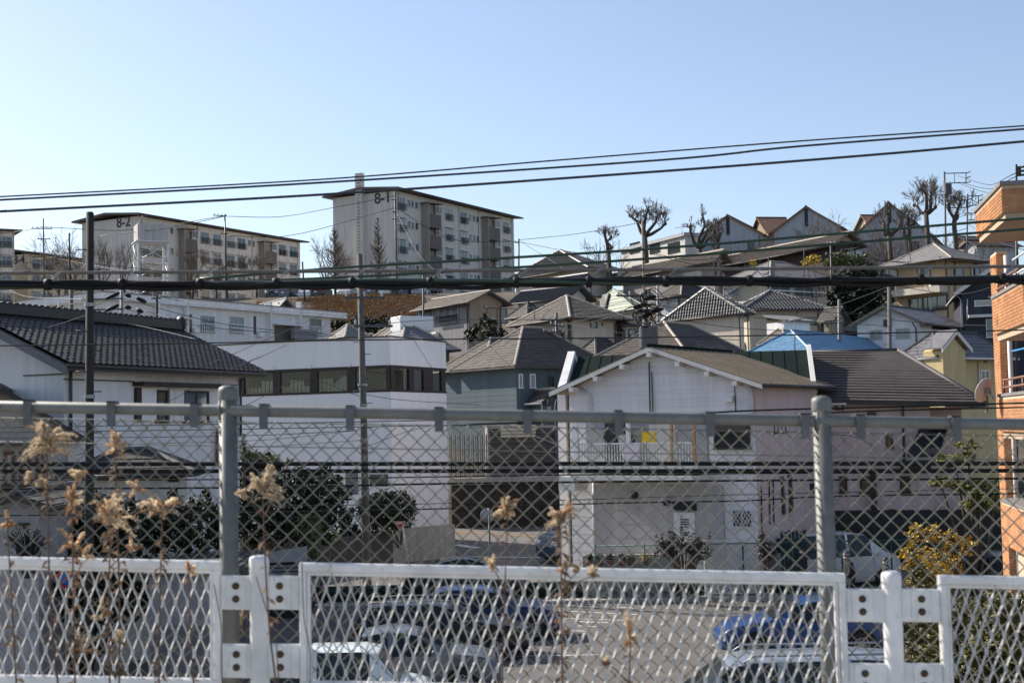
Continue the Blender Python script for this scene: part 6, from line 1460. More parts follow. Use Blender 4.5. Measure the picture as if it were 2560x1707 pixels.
def car(name, label, kind, paint, loc, rz, L=4.4, W=1.72, H=1.46, group=None, rails=False, plate=None, wheel_r=.31, cat='car', detail=True):
    T = TPL[kind]; t = thing(name, label, cat, loc, rz, group); gl = .17
    xs = sorted(set([i / 40 for i in range(41)] + [x for x, _ in T['roof']] + [x for x, _ in T['belt']] + [v for s in T['side'] for v in s] + list(T['front']) + list(T['rear'])))
    body, glass = MB(), MB(); secs = []
    for x in xs:
        rf, bt = interp(T['roof'], x) * H, interp(T['belt'], x) * H; bt = min(bt, rf)
        e = min(x, 1 - x); pw = (1 - .16 * max(0, 1 - e / .09) ** 2) * (1 if .15 < x < .85 else 1 - .05 * (abs(x - .5) - .35) / .15); w = W / 2 * pw
        k = max(0, min(1, (rf - bt) / (H * .34))); wr = w * (1 - .22 * k); X = (x - .5) * L
        sill = gl + (.09 if e < .04 else 0)
        secs.append([(X, -w * .9, sill), (X, -w * .985, sill + .1), (X, -w, (sill + bt) / 2), (X, -w * .965, bt), (X, -wr, rf - .035 * min(1, k * 2)), (X, -wr * .8, rf + .005 * k), (X, 0, rf + .02 * k),
                     (X, wr * .8, rf + .005 * k), (X, wr, rf - .035 * min(1, k * 2)), (X, w * .965, bt), (X, w, (sill + bt) / 2), (X, w * .985, sill + .1), (X, w * .9, sill)])
    n = 13
    for i, (a, c) in enumerate(zip(secs, secs[1:])):
        xm = (xs[i] + xs[i + 1]) / 2; sg = any(s0 <= xm <= s1 for s0, s1 in T['side']); tg = T['front'][0] <= xm <= T['front'][1] or T['rear'][0] <= xm <= T['rear'][1]
        for j in range(n - 1):
            q = [a[j], c[j], c[j + 1], a[j + 1]]
            (glass if (sg and j in (3, 8)) or (tg and j in (4, 5, 6, 7)) else body).add(q, [(0, 1, 2, 3)], 0, j not in (3, 8))
    body.add(secs[0], [tuple(range(n))]); body.add(secs[-1], [tuple(range(n - 1, -1, -1))])
    body.add([s[0] for s in secs] + [s[12] for s in secs], [(i, i + 1, len(secs) + i + 1, len(secs) + i) for i in range(len(secs) - 1)])
    bo = body.build('body', paint, t); glass.build('window', carglass, t)
    # weld for smooth shading
    for o in (bo,):
        m = bmesh.new(); m.from_mesh(o.data); bmesh.ops.remove_doubles(m, verts=m.verts, dist=1e-4); bmesh.ops.recalc_face_normals(m, faces=m.faces); m.to_mesh(o.data); m.free()
    wx = (-.5 + .19) * L, (.5 - .19) * L
    for x in wx:
        for s in (-1, 1):
            y = s * (W / 2 - .085)
            b = MB(); pr = [(wheel_r * .62, -.1), (wheel_r * .93, -.1), (wheel_r, -.07), (wheel_r, .07), (wheel_r * .93, .1), (wheel_r * .62, .1)]
            b.lathe(pr, 20); w_ = b.build('wheel', tyre_m, t); w_.location = (x, y, wheel_r); w_.rotation_euler = (rad(-90) * s, 0, 0)
            b = MB(); b.lathe([(wheel_r * .64, .06), (wheel_r * .64, .1), (wheel_r * .56, .1), (wheel_r * .55, .06)], 20); b.lathe([(.001, .09), (.06, .085), (.07, .06)], 10)
            for k in range(10 if detail else 5): a = 6.283 * k / 10; b.obox((math.cos(a) * wheel_r * .33, math.sin(a) * wheel_r * .33, .075), (math.cos(a) * wheel_r * .25, math.sin(a) * wheel_r * .25, 0), (-math.sin(a) * .012, math.cos(a) * .012, 0), (0, 0, .012))
            b.build('rim', rim_m, w_)
            b = MB(); b.lathe([(.001, .0), (wheel_r * 1.16, 0), (wheel_r * 1.18, .012)], 20); ar = b.build('wheel_arch', trim_m, t); ar.location = (x, s * (W / 2 - .0), wheel_r + .02); ar.rotation_euler = (rad(-90) * s, 0, 0)
            w_.location.y = s * (W / 2 - .06)
    for s in (-1, 1):
        zb = interp(T['belt'], .02) * H
        b = MB(); b.bbox(-L * .497 - .012, s * W * .33 - .13, zb - .24, -L * .47, s * W * .33 + .13, zb + .02, .02); b.build('taillight', lamp_r, t)
        zf = interp(T['belt'], .95) * H
        b = MB(); b.bbox(L * .455, s * W * .33 - .17, zf - .19, L * .492, s * W * .33 + .17, zf - .03, .03); b.build('headlight', lamp_w, t)
        b = MB(); x = L * (T['front'][1] - .5) - .28; zz = interp(T['belt'], T['front'][1]) * H; b.bbox(x - .08, s * (W / 2 + .1) - .09, zz + .02, x + .06, s * (W / 2 + .1) + .09, zz + .16, .03); b.box(x - .02, min(s * W / 2 * .95, s * (W / 2 + .05)), zz + .03, x + .02, max(s * W / 2 * .95, s * (W / 2 + .05)), zz + .07); b.build('door_mirror', paint, t)
        if detail:
            for s0, s1 in T['side'][-2:]:
                xh = (s0 - .5) * L + .12; b = MB(); b.bbox(xh, s * W / 2 - .03, zb + .0, xh + .2, s * W / 2 + .02, zb + .035, .01); b.build('door_handle', paint, t)
                b = MB(); xx = (s1 + .01 - .5) * L; b.box(xx - .006, s * W / 2 * .985 - .008, .32, xx + .006, s * W / 2 * .985 + .014, zb); b.build('door_seam', trim_m, t)
        if rails:
            b = MB(); k = W / 2 * .72; b.tube([(-.42 * L, s * k, H * .97), (-.40 * L, s * k, H + .05), (.1 * L, s * k, H + .06), (.14 * L, s * k, H * .97)], .022, 6); b.build('roof_rail', grey_metal, t)
    b = MB(); b.bbox(L * .47, -W * .36, .28, L * .497, W * .36, .46, .02); b.build('front_grille', trim_m, t)
    b = MB(); b.bbox(-L * .5 - .03, -W * .42, .25, -L * .47, W * .42, .42, .03); b.build('rear_bumper', paint, t)
    b = MB(); b.box(-L * .5 - .045, -.165, .62, -L * .5 - .01, .165, .785); pl = b.build('number_plate', plate_m, t)
    if plate:
        o = text_obj('plate_number', plate, .13, .002, 0, mat('plate_ink', (.02, .08, .04), .6, amt=.05), pl); o.location = (-L * .5 - .05, 0, .695); o.rotation_euler = (rad(90), 0, rad(-90))
    return t
def paint(name, c, metal=.3): return mat('car_paint_' + name, c, .32, metal, noise=2, amt=.05, coat=.35)
def gx(px, D, z=0): p = P(px, 1500, D); return (p.x, D, z)
car('parked_car', 'boxy white small car at bottom left of the parking lot', 'kei', paint('white', (.68, .74, .72), 0), gx(870, 27.2), 0, 3.4, 1.48, 1.74)
car('parked_car', 'silver sedan with curved roof behind the boxy white car', 'sedan', paint('dark_silver', (.15, .165, .19), .5), gx(1005, 31.6), 0, 4.5, 1.72, 1.46)
car('parked_car', 'black estate car with red tail lamp and roof rails', 'wagon', paint('black', (.008, .009, .012), .05), gx(1105, 36.2), 0, 4.6, 1.75, 1.47, rails=True)
car('parked_car', 'blue hatchback mostly hidden by the black estate car', 'hatch', paint('blue', (.012, .035, .12)), gx(1222, 39.3), 0, 4.1, 1.70, 1.46)
car('parked_car', 'bright blue hatchback facing left in the sun behind the right steel post', 'hatch', paint('bright_blue', (.004, .05, .20), .1), gx(2000, 35.4), rad(180), 4.3, 1.76, 1.46, wheel_r=.33)
car('parked_minivan', 'silver minivan with ribbed roof at bottom right of the lot', 'van', paint('silver', (.30, .33, .36), .5), gx(1935, 24.6), rad(180), 4.9, 1.72, 1.86, rails=True, cat='minivan')
car('parked_minivan', 'white minivan with tall red tail lamps by the people', 'van', paint('white_van', (.70, .68, .65), 0), gx(2088, 48.7, .115), rad(22), 4.7, 1.75, 1.9, cat='minivan')
car('parked_car', 'dark car facing away with a white number plate at the right', 'hatch', paint('charcoal', (.03, .034, .04)), gx(2490, 45.2), rad(88), 4.2, 1.72, 1.62, plate='・9 14')
car('parked_van', 'dark blue van nosing out beside the white gable house', 'van', paint('navy', (.03, .05, .085)), gx(1474, 57.5, .37), rad(212), 4.4, 1.7, 1.9, cat='van')
car('parked_car', 'black car whose rounded roof shows in front of the concrete wall', 'sedan', paint('black', (.012, .014, .02)), gx(1165, 47.5, .115), rad(8), 4.3, 1.7, 1.42)
hc = [(690, (.02, .025, .03), 'van', 'dark van parked leftmost on the hill below the apartments'), (722, (.1, .12, .14), 'van', 'grey van parked second from left on the hill'), (770, (.55, .55, .55), 'hatch', 'white hatchback by the dark pole on the hill car park'), (803, (.03, .03, .035), 'van', 'black van on the hill car park right of the white hatchback'),
      (868, (.6, .6, .6), 'hatch', 'white car with red lamps on the hill car park'), (935, (.12, .14, .16), 'wagon', 'grey estate car on the hill car park under block 8-1'), (968, (.6, .6, .6), 'kei', 'white boxy car on the hill car park'), (1015, (.05, .07, .12), 'van', 'navy van on the hill car park'), (1050, (.3, .31, .33), 'hatch', 'silver hatchback rightmost on the hill car park')]
for i, (px, c, k, lab) in enumerate(hc):
    car('parked_car', lab, k, paint('hill_%d' % i, c, .2), (P(px, 740, 156).x, 156, 21), rad(80 if i % 2 else -95), 4.2, 1.7, 1.75 if k in ('van', 'kei') else 1.48, group='cars in the hill car park', detail=False)

# ------------------------------------------------------------------ signs
t = thing('stop_sign', 'red triangular stop sign with white Japanese lettering on a leaning post', 'stop sign', (P(1031, 1440, 53.5).x, 53.5, .05), 0)
O = t.location.copy(); D = O.y
c = P(1000, 1311, D) - O; s = 13.5 * D / F; hgt = 25 * D / F
def tri(b, k, y0, y1): b.prism([(c.x - s * k, y0, c.z + hgt * .33 * (.4 + .6 * k)), (c.x, y0, c.z - hgt * .62 * k), (c.x + s * k, y0, c.z + hgt * .33 * (.4 + .6 * k))], (0, y1 - y0, 0))
b = MB(); tri(b, 1.06, -.10, -.085); pl = b.build('border', white_frame, t)
b = MB(); tri(b, .94, -.115, -.102); b.build('plate', mat('sign_red', (.42, .012, .02), .5, amt=.1), t)
o = text_obj('lettering', '止まれ', s * .44, .002, .004, white_frame, t); o.location = (c.x, -.12, c.z + hgt * .17); o.rotation_euler = (rad(90), 0, 0)
b = MB(); b.tube([(0, 0, -.3), (c.x + .12, -.05, c.z + hgt * .1)], .03, 8); b.build('post', grey_metal, t)
t = thing('round_sign', 'round road sign seen from its plain grey back', 'road sign', tuple(PG(1228, 1490, .115)), 0)
O = t.location.copy(); D = O.y; c = P(1222, 1288, D) - O
b = MB(); b.lathe([(.001, -.01), (18 * D / F, -.01), (18 * D / F, .01), (.001, .01)], 24); d_ = b.build('plate', mat('sign_back', (.4, .4, .4), .5, .3, amt=.1), t); d_.location = c + Vector((-.05, .05, 0)); d_.rotation_euler = (rad(90), 0, rad(15))
b = MB(); b.tube([(0, 0, -.2), (c.x, c.y, c.z + .3)], .035, 8); b.build('post', galv, t)
t = thing('no_parking_sign', 'blue and red round sign low on the grey wall at left', 'road sign', tuple(P(165, 1520, 24)))
c = P(165, 1446, 24) - t.location
b = MB(); b.lathe([(.001, 0), (.16, 0), (.16, .02), (.001, .02)], 20); o = b.build('plate', mat('sign_blue', (.01, .12, .42), .5, amt=.1), t); o.location = c; o.rotation_euler = (rad(90), 0, 0)
b = MB(); b.lathe([(.12, .021), (.16, .021), (.16, .03), (.12, .03)], 20); b.obox((0, 0, .026), (.09, .09, 0), (.012, -.012, 0), (0, 0, .004)); r_ = b.build('ring', MATS['sign_red'], t); r_.location = c; r_.rotation_euler = (rad(90), 0, 0)
b = MB(); b.tube([(0, .03, -1.5), (c.x, .03, c.z + .1)], .025, 8); b.build('post', galv, t)
b = MB(); p0, p1 = P(642, 1385, 44), P(766, 1365, 44); p2 = P(766, 1402, 44); b.prism([(p0.x, 44, P(642, 1408, 44).z), (p1.x, 44, p2.z), (p1.x, 44, p1.z), (p0.x, 44, p0.z)], (0, .1, 0))
t = thing('noticeboard', 'pale blank board above a grey slatted box at the foot of the shrubs', 'noticeboard', (0, 0, 0)); b.build('board', mat('board_grey', (.42, .41, .41), .7, amt=.1), t)
for k in range(6):
    z = P(700, 1412 + k * 9, 44).z; b = MB(); b.box(P(668, 1400, 44).x, 44.02, z - .08, p1.x, 44.1, z); b.build('slat', grey_metal, t)
b = MB(); b.box(p0.x, 44.12, -.1, p1.x, 44.6, p1.z - .3); b.build('box', trim_m, t)

# ------------------------------------------------------------------ white lattice fence, planters, green lot fence
t = thing('lattice_fence', 'white diagonal lattice fence in front of the gabled house', 'fence', tuple(P(1765, 1470, 46.6)))
O = t.location.copy(); x1 = P(1905, 1400, 46.6).x - O.x; zt = P(1830, 1349, 46.6).z - O.z; z0 = -.2
for (xa, xb) in ((0, x1 * .5), (x1 * .5, x1)):
    for s in (1, -1):
        b = MB(); st = .115; hgt = zt - z0 - .1; k = int((xb - xa + hgt) / st)
        for i in range(-int(hgt / st) - 1, k):
            pts = []
            xs0 = xa + i * st
            t0, t1 = max(0, (xa - xs0) / hgt), min(1, (xb - xs0) / hgt)
            if t1 - t0 < .05: continue
            f = lambda tt: (xs0 + hgt * tt) if s == 1 else (xa + xb - xs0 - hgt * tt)
            p, q = Vector((f(t0), s * .008, z0 + hgt * t0)), Vector((f(t1), s * .008, z0 + hgt * t1)); d = (q - p) / 2; nrm = Vector((-d.z, 0, d.x)).normalized() * .018
            b.obox((p + q) / 2, d, (0, .006, 0), nrm)
        b.build('lattice', white_frame, t)
for x in (0, x1 * .5, x1):
    b = MB(); b.bbox(x - .04, -.04, z0 - .2, x + .04, .04, zt + .02, .01); b.build('post', white_frame, t)
for z in (z0, (zt + z0) / 2, zt - .05):
    b = MB(); b.box(.04, -.03, z, x1 - .04, .03, z + .05); b.build('rail', white_frame, t)
b = MB(); p0, p1 = P(1455, 1388, 47), P(1680, 1392, 47); b.box(p0.x, 46.9, .1, p1.x, 47.15, p0.z); tag(b.build('planter_wall', concrete), 'low grey planter wall along the garage', 'wall')
random.seed(5)
for (px, lab, m_) in ((1472, 'leftmost dark potted plant hanging on the planter wall', lf_dark), (1500, 'potted plant with reddish pot second along the planter wall', lf_dark), (1524, 'round dark potted plant in the middle of the planter wall', lf_dark), (1555, 'dark potted plant right of the middle on the planter wall', lf_dark), (1578, 'reddish potted plant next to the yellow green one', lf_mid), (1611, 'round yellow green potted plant on the planter wall', lf_yel)):
    p = P(px, 1398, 46.7); t = thing('potted_plant', lab, 'plant', tuple(p), 0, 'potted plants on the planter wall'); b = MB(); b.lathe([(.001, -.2), (.09, -.2), (.12, .0), (.1, .0), (.001, -.02)], 12); b.build('pot', mat('terracotta', (.22, .09, .06), .8), t); b = MB(); leaves(b, (0, 0, .08), .17, .17, .14, 130, .045, .3); b.build('foliage', m_, t)
gmesh = mat('green_fence_paint', (.02, .10, .075), .5, .2, amt=.15)
t = thing('green_mesh_fence', 'green wire mesh fence along the back of the parking lot', 'fence', (P(1490, 1500, 46.4).x, 46.5, .1))
L = P(2600, 1400, 46.5).x - t.location.x; zt = P(2300, 1348, 46.5).z - .1
k = 9
for i in range(k + 1):
    b = MB(); b.tube([(L * i / k, 0, 0), (L * i / k, 0, zt + .06)], .028, 8); b.build('post', gmesh, t)
b = MB(); b.tube([(0, 0, zt), (L, 0, zt)], .022, 6); b.build('top_rail', gmesh, t)
b = MB()
i = 0; x = -zt
while x < L:
    for s in (1, -1):
        a0, a1 = max(0, x), min(L, x + zt)
        if a1 - a0 > .1:
            za, zb_ = a0 - x, a1 - x
            b.tube([(a0, s * .004, za if s == 1 else zt - za), (a1, s * .004, zb_ if s == 1 else zt - zb_)], .0026, 3, cap=False)
    x += .11
b.build('wire_mesh', gmesh, t)
b = MB(); c0 = P(1940, 1440, 46.8); 
t = thing('green_gate', 'dark green panel gate behind the masked person', 'gate', (P(1952, 1400, 46.7).x, 46.7, .1)); zt = P(1980, 1332, 46.7).z; w_ = 66 * 47 / F
for i in range(7):
    b = MB(); b.box(w_ * i / 7 + .01, 0, .03, w_ * (i + 1) / 7 - .01, .03, zt - (.05 if i % 2 else 0)); b.build('panel', mat('dark_green_panel', (.010, .034, .036), .6, amt=.2), t)
b = MB(); b.box(0, .03, .3, w_, .06, .36); b.box(0, .03, zt - .4, w_, .06, zt - .34); b.build('rail', gmesh, t)
for i, (px, py, lab) in enumerate(((1330, 1490, 'left'), (1520, 1492, 'middle'), (1690, 1496, 'right'))):
    p = PG(px, 1508, .0); b = MB(); 
# dark hedge band at the back edge of the lot
random.seed(12)
b = MB(); xh0, xh1 = P(600, 1490, 46.9).x, P(1960, 1490, 46.9).x
b2 = MB(); b2.box(xh0, 47.25, .1, xh1, 47.4, .62)
t = thing('lot_hedge', 'low dark hedge and green board along the back edge of the lot', 'hedge', (0, 0, 0)); b2.build('board', mat('green_board', (.012, .05, .04), .7), t)
x = xh0
while x < xh1:
    leaves(b, (x, 47, .3), .28, .22, .26, 90, .05, .4); x += .3
b.build('foliage', lf_dark, t)
for (px, lab) in ((1703, 'left'), (1742, 'right')):
    p = P(px, 1508, 45.9); b = MB(); b.tube([(p.x, 45.9, 0), (p.x - .03, 45.9, 1.0)], .03, 8); tag(b.build('marker_post', galv), '%s thin grey marker post at the edge of the lot' % lab, 'post', 'thin marker posts')

# ------------------------------------------------------------------ people
def person(label, px, py_head, D, face, coat, pants, hat=None, mask=True, lean=0.0, z0=.115, stride=.18, hair=(.015, .012, .01)):
    top = P(px, py_head, D); hgt = top.z - z0; t = thing('person', label, 'person', (top.x, D, z0), face)
    k = hgt / 1.7; V = {}
    def a(n, x, y, z): V[n] = Vector((x, y, z)) * k
    a('pel', 0, 0, .92); a('sp', lean * .3, 0, 1.12); a('ch', lean * .7, 0, 1.32); a('nk', lean, 0, 1.45); a('hd0', lean * 1.1 + .01, 0, 1.53); a('hd1', lean * 1.15 + .015, 0, 1.63)
    for s, n in ((1, 'l'), (-1, 'r')):
        a('sh' + n, lean * .75, s * .18, 1.36); a('el' + n, lean * .6 + s * .06, s * .235, 1.10); a('wr' + n, lean * .8 + .12 + s * .08, s * .2, .90)
        a('hp' + n, 0, s * .095, .88); a('kn' + n, .03 + s * stride * .55, s * .1, .49); a('an' + n, s * stride - .03, s * .1, .09); a('to' + n, s * stride + .14, s * .11, .04)
    R_ = dict(pel=.165, sp=.17, ch=.185, nk=.06, hd0=.085, hd1=.088)
    for n in 'lr': R_.update({'sh' + n: .105, 'el' + n: .075, 'wr' + n: .042, 'hp' + n: .105, 'kn' + n: .07, 'an' + n: .05, 'to' + n: .04})
    E = [('pel', 'sp'), ('sp', 'ch'), ('ch', 'nk'), ('nk', 'hd0'), ('hd0', 'hd1')]
    for n in 'lr': E += [('ch', 'sh' + n), ('sh' + n, 'el' + n), ('el' + n, 'wr' + n), ('pel', 'hp' + n), ('hp' + n, 'kn' + n), ('kn' + n, 'an' + n), ('an' + n, 'to' + n)]
    names = list(V); me = bpy.data.meshes.new('body'); me.from_pydata([V[n] for n in names], [(names.index(p), names.index(q)) for p, q in E], [])
    o = link('body', me, t); md = o.modifiers.new('skin', 'SKIN'); sv = me.skin_vertices[0].data
    for i, n in enumerate(names): sv[i].radius = (R_[n] * k, R_[n] * k); sv[i].use_root = n == 'pel'
    ss = o.modifiers.new('sub', 'SUBSURF'); ss.levels = ss.render_levels = 2
    dg = bpy.context.evaluated_depsgraph_get(); ev = bpy.data.meshes.new_from_object(o.evaluated_get(dg)); o.modifiers.clear(); o.data = ev; ev.name = 'body'
    skin = mat('skin', (.42, .25, .17), .6, amt=.1); ev.materials.clear()
    for m_ in (coat, pants, skin, mat('dark_shoes', (.02, .02, .02), .6)): ev.materials.append(m_)
    bm_ = bmesh.new(); bm_.from_mesh(ev)
    # five fingers and a thumb side on each hand, grown from the wrist
    for n in 'lr':
        w_ = V['wr' + n]; d = (w_ - V['el' + n]).normalized()
        for q in range(5):
            f = MB(); off = Vector((.014 * (q - 2), .0, 0)) * k if q else Vector((.03, .02, .03)) * k; L_ = (.06, .085, .092, .086, .07)[q] * k
            p0 = w_ + d * .03 * k + off * .8; p1 = p0 + d * L_ * .9 + off * .5; p2 = p1 + (d * .6 + Vector((.5, 0, 0))).normalized() * L_ * .6
            f.tube([p0, p1, p2], [.012 * k, .010 * k, .007 * k], 6)
            vv = [bm_.verts.new(p) for p in f.v]
            for fc in f.f:
                nf = bm_.faces.new([vv[i] for i in fc]); nf.material_index = 2; nf.smooth = True
    for f in bm_.faces:
        c = f.calc_center_median(); f.smooth = True
        if f.material_index == 2: continue
        dn = min((c - V['wrl']).length, (c - V['wrr']).length)
        f.material_index = 2 if (c.z > 1.455 * k or dn < .05 * k) else (3 if c.z < .1 * k else (1 if c.z < .86 * k else 0))
    bm_.to_mesh(ev); bm_.free()
    hc = V['hd1'] + Vector((0, 0, -.03)) * k
    b = MB(); b.ball(hc + Vector((.085, 0, -.015)) * k, .022 * k, .018 * k, .03 * k, 8)      # nose
    for s in (1, -1): b.ball(hc + Vector((.0, s * .088, -.01)) * k, .02 * k, .012 * k, .032 * k, 8)
    b.build('nose_and_ears', skin, t)
    b = MB()
    for s in (1, -1): b.ball(hc + Vector((.078, s * .032, .012)) * k, .012 * k, .016 * k, .009 * k, 8)
    b.build('eye', trim_m, t)
    b = MB()
    for i in range(6):
        for j in range(10):
            pass
    hm = mat('hair_%02d' % int(hair[0] * 1000), hair, .6)
    b.ball(hc + Vector((-.018, 0, .03)) * k, .098 * k, .1 * k, .1 * k, 12, jit=.03); b.build('hair', hm, t)
    if mask:
        b = MB(); b.ball(hc + Vector((.05, 0, -.05)) * k, .055 * k, .066 * k, .05 * k, 10); b.build('face_mask', mat('white_mask', (.75, .75, .74), .8), t)
    else:
        b = MB(); b.ball(hc + Vector((.08, 0, -.06)) * k, .012 * k, .025 * k, .007 * k, 8); b.build('mouth', mat('lips', (.35, .12, .1), .6), t)
    if hat:
        b = MB(); b.lathe([(.108, .0), (.115, .025), (.108, .055)], 16, hc + Vector((-.005, 0, .03)) * k); hb = b.build('hat', hat, t)
        b = MB(); b.lathe([(.107, .05), (.10, .10), (.07, .14), (.001, .155)], 16, hc + Vector((-.005, 0, .03)) * k); b.ball(hc + Vector((-.005, 0, .2)) * k, .03, .03, .028, 8); b.build('crown', mat('knit_dark', (.12, .12, .13), .9, noise=60, amt=.4), hb)
    b = MB(); c = V['nk']; b.lathe([(.075 * k, -.03 * k), (.085 * k, .02 * k), (.07 * k, .03 * k)], 12, c); b.build('collar', coat, t)
    b = MB()
    for s in (1, -1): b.tube([V['sh' + ('l' if s == 1 else 'r')] + Vector((.06, 0, .05)) * k, V['el' + ('l' if s == 1 else 'r')] + Vector((.055, 0, 0)) * k], .012 * k, 5)
    b.build('sleeve_stripe', white_frame, t)
    return t
person('person in a dark jacket and white face mask by the green gate', 2006, 1368, 45.9, rad(195), mat('black_jacket', (.016, .016, .02), .8), mat('dark_trousers', (.02, .022, .03), .85))
person('person wearing a grey striped knit hat and black jacket with white piping', 2127, 1381, 44.0, rad(190), mat('black_jacket', (.016, .016, .02), .8), mat('dark_trousers', (.02, .022, .03), .85), hat=mat('knit_grey', (.30, .30, .31), .9, noise=60, amt=.4), z0=.0, lean=.12)
person('dark haired person in black clothes just above the white fence post', 2214, 1394, 43.0, rad(185), mat('black_jacket', (.016, .016, .02), .8), mat('dark_trousers', (.02, .022, .03), .85), z0=0.0)

# ------------------------------------------------------------------ the two fences in the foreground
DW, DC = 4.3, 4.53
def plane_frame(p_left, p_right, D):
    a, c = P(0, p_left, D), P(2560, p_right, D); ux = (c - a).normalized(); return a, ux
# --- galvanised chain link fence
CO, CU = plane_frame(1016, 1061, DC)
def cu_(px, py=1100): p = P(px, py, DC); return (p.x - CO.x) / CU.x
def cw(px, py): p = P(px, py, DC); u = (p.x - CO.x) / CU.x; return p.z - CO.z - u * CU.z
t = thing('chain_link_fence', 'galvanised chain link fence with steel posts and top rail', 'fence', tuple(CO))
U = lambda u, w, d=0.0: Vector((CU.x * u, d, CU.z * u + w))
u0, u1 = cu_(-1700), cu_(4500)
b = MB(); b.tube([U(u0, 0), U((u0 + u1) / 2, 0), U(u1, 0)], .0195, 16); b.build('top_rail', galv, t)
posts = [cu_(570, 1200), cu_(2062, 1200)]; sp_ = posts[1] - posts[0]
wtop = cw(569, 968); wbot = -1.62
for u in (posts[0] - sp_, posts[0], posts[1], posts[1] + sp_, posts[0] - 2 * sp_ * .75, posts[1] + 2 * sp_ * .8):
    b = MB(); b.tube([U(u, wbot, .012), U(u, wtop - .012, .012)], .0305, 20); po = b.build('post', galv, t)
    b = MB(); c = U(u, wtop - .014, .012); b.lathe([(.033, -.03), (.0335, 0), (.031, .012), (.018, .02), (.001, .022)], 20, c); b.build('post_cap', galv, po)
    b = MB(); b.tube([U(u - .02, -.03, -.02), U(u - .024, 0, -.026), U(u - .02, .03, -.02)], .005, 6); b.lathe([(.0225, -.006), (.0225, .006)], 14, (0, 0, 0)); b.build('rail_strap', galv, po)
for px in (-1240, -1020, -800, -580, -360, -140, 75, 283, 490, 662, 877, 1098, 1318, 1545, 1772, 2008, 2146, 2384, 2600, 2820, 3040, 3260, 3480, 3700):
    u = cu_(px, 1030); b = MB(); q = .014
    for (w0, w1, y0, y1) in ((-.026, .024, -.027, -.0215), (.0205, .0245, -.027, .02), (-.058, -.026, -.027, -.0215)):
        b.add([U(u - q, w0, y0), U(u + q, w0, y0), U(u + q, w0, y1), U(u - q, w0, y1), U(u - q, w1, y0), U(u + q, w1, y0), U(u + q, w1, y1), U(u - q, w1, y1)], [(0, 3, 2, 1), (4, 5, 6, 7), (0, 1, 5, 4), (1, 2, 6, 5), (2, 3, 7, 6), (3, 0, 4, 7)])
    b.build('mesh_clip', mat('dull_zinc', (.11, .115, .12), .55, .2, noise=25, amt=.25), t)
b = MB(); Wd = 43.5 * DC / F; Hd = 43.5 * DC / F; wt_ = -.034; n = int((u1 - u0) / (Wd / 2)); rows = int(1.25 / (Hd / 2))
for i in range(n):
    pts = []; ub = u0 + i * Wd / 2
    for j in range(rows + 1):
        on = (i + j) % 2; u = ub + (Wd / 2 + .0016 if on else -.0016) + random.uniform(-.0007, .0007); pts.append(U(u, wt_ - j * Hd / 2, .002 if on else -.004))
    b.tube(pts, .0030, 6, cap=False, smooth=True)
b.build('wire_mesh', wire_galv, t)
b = MB(); b.tube([U(u0, cw(1280, 1127) , .004), U(u1, cw(1280, 1127), .004)], .0022, 6); b.tube([U(u0, -.038, .004), U(u1, -.038, .004)], .002, 6); b.build('tension_wire', galv, t)
# --- white guard fence of expanded metal panels
WO, WU = plane_frame(1391, 1441, DW)
def wu(px, py=1450): p = P(px, py, DW); return (p.x - WO.x) / WU.x
def ww(px, py): p = P(px, py, DW); u = (p.x - WO.x) / WU.x; return p.z - WO.z - u * WU.z
t = thing('white_guard_fence', 'white painted guard fence with expanded metal panels bolted to short posts', 'fence', tuple(WO))
U = lambda u, w, d=0.0: Vector((WU.x * u, d, WU.z * u + w))
def sbox(b, ua, wa, ub, wb, y0, y1, ch=.004):
    """sheared box in the plane of the fence, front edges chamfered"""
    def ring(k, y): return [U(ua + k, wa + k, y), U(ub - k, wa + k, y), U(ub - k, wb - k, y), U(ua + k, wb - k, y)]
    vs = ring(ch, y0) + ring(0, y0 + ch) + ring(0, y1 - ch) + ring(ch, y1)
    fs = [(3, 2, 1, 0)][::-1] and [(0, 1, 2, 3), (15, 14, 13, 12)]
    for r in (0, 4, 8): fs += [(r + i, r + 4 + i, r + 4 + (i + 1) % 4, r + (i + 1) % 4) for i in range(4)]
    b.add(vs, fs)
wt = 0.0; wbm = ww(300, 1722) 
lower = ww(300, 1690)
panels = [(wu(-1030), wu(552)), (wu(749), wu(2111)), (wu(2346), wu(3900))]
bond, Wx, Hx = .013, 30.6 * DW / F, 82.0 * DW / F
def ribbon(b, pts):
    """one expanded-metal strand: a flat strip that turns its face at every bond"""
    n1, n2 = Vector((-.72, -.62, .30)).normalized(), Vector((.94, -.16, .33)).normalized(); v, f = [], []
    nb = Vector((-.45, -.89, .05)).normalized(); rings = []
    for i, (p, on) in enumerate(pts):
        rings.append((p, nb, Vector((0, 0, 1))))
        if i % 2 == 1 and i + 1 < len(pts):
            e = pts[i + 1][0]; d = (p - e).normalized(); nn = n1 if d.x > 0 else n2
            for t_ in (.2, .8): rings.append((p.lerp(e, t_), nn, d))
    k = len(rings)
    for p, nn, d in rings:
        nn = (nn - d * nn.dot(d)).normalized(); w_ = d.cross(nn); a, c = .0036, .0010
        v += [p - w_ * a - nn * c, p + w_ * a - nn * c, p + w_ * a + nn * c, p - w_ * a + nn * c]
    for i in range(k - 1):
        for q in range(4): f.append((i * 4 + q, i * 4 + (q + 1) % 4, i * 4 + 4 + (q + 1) % 4, i * 4 + 4 + q))
    b.add(v, f)
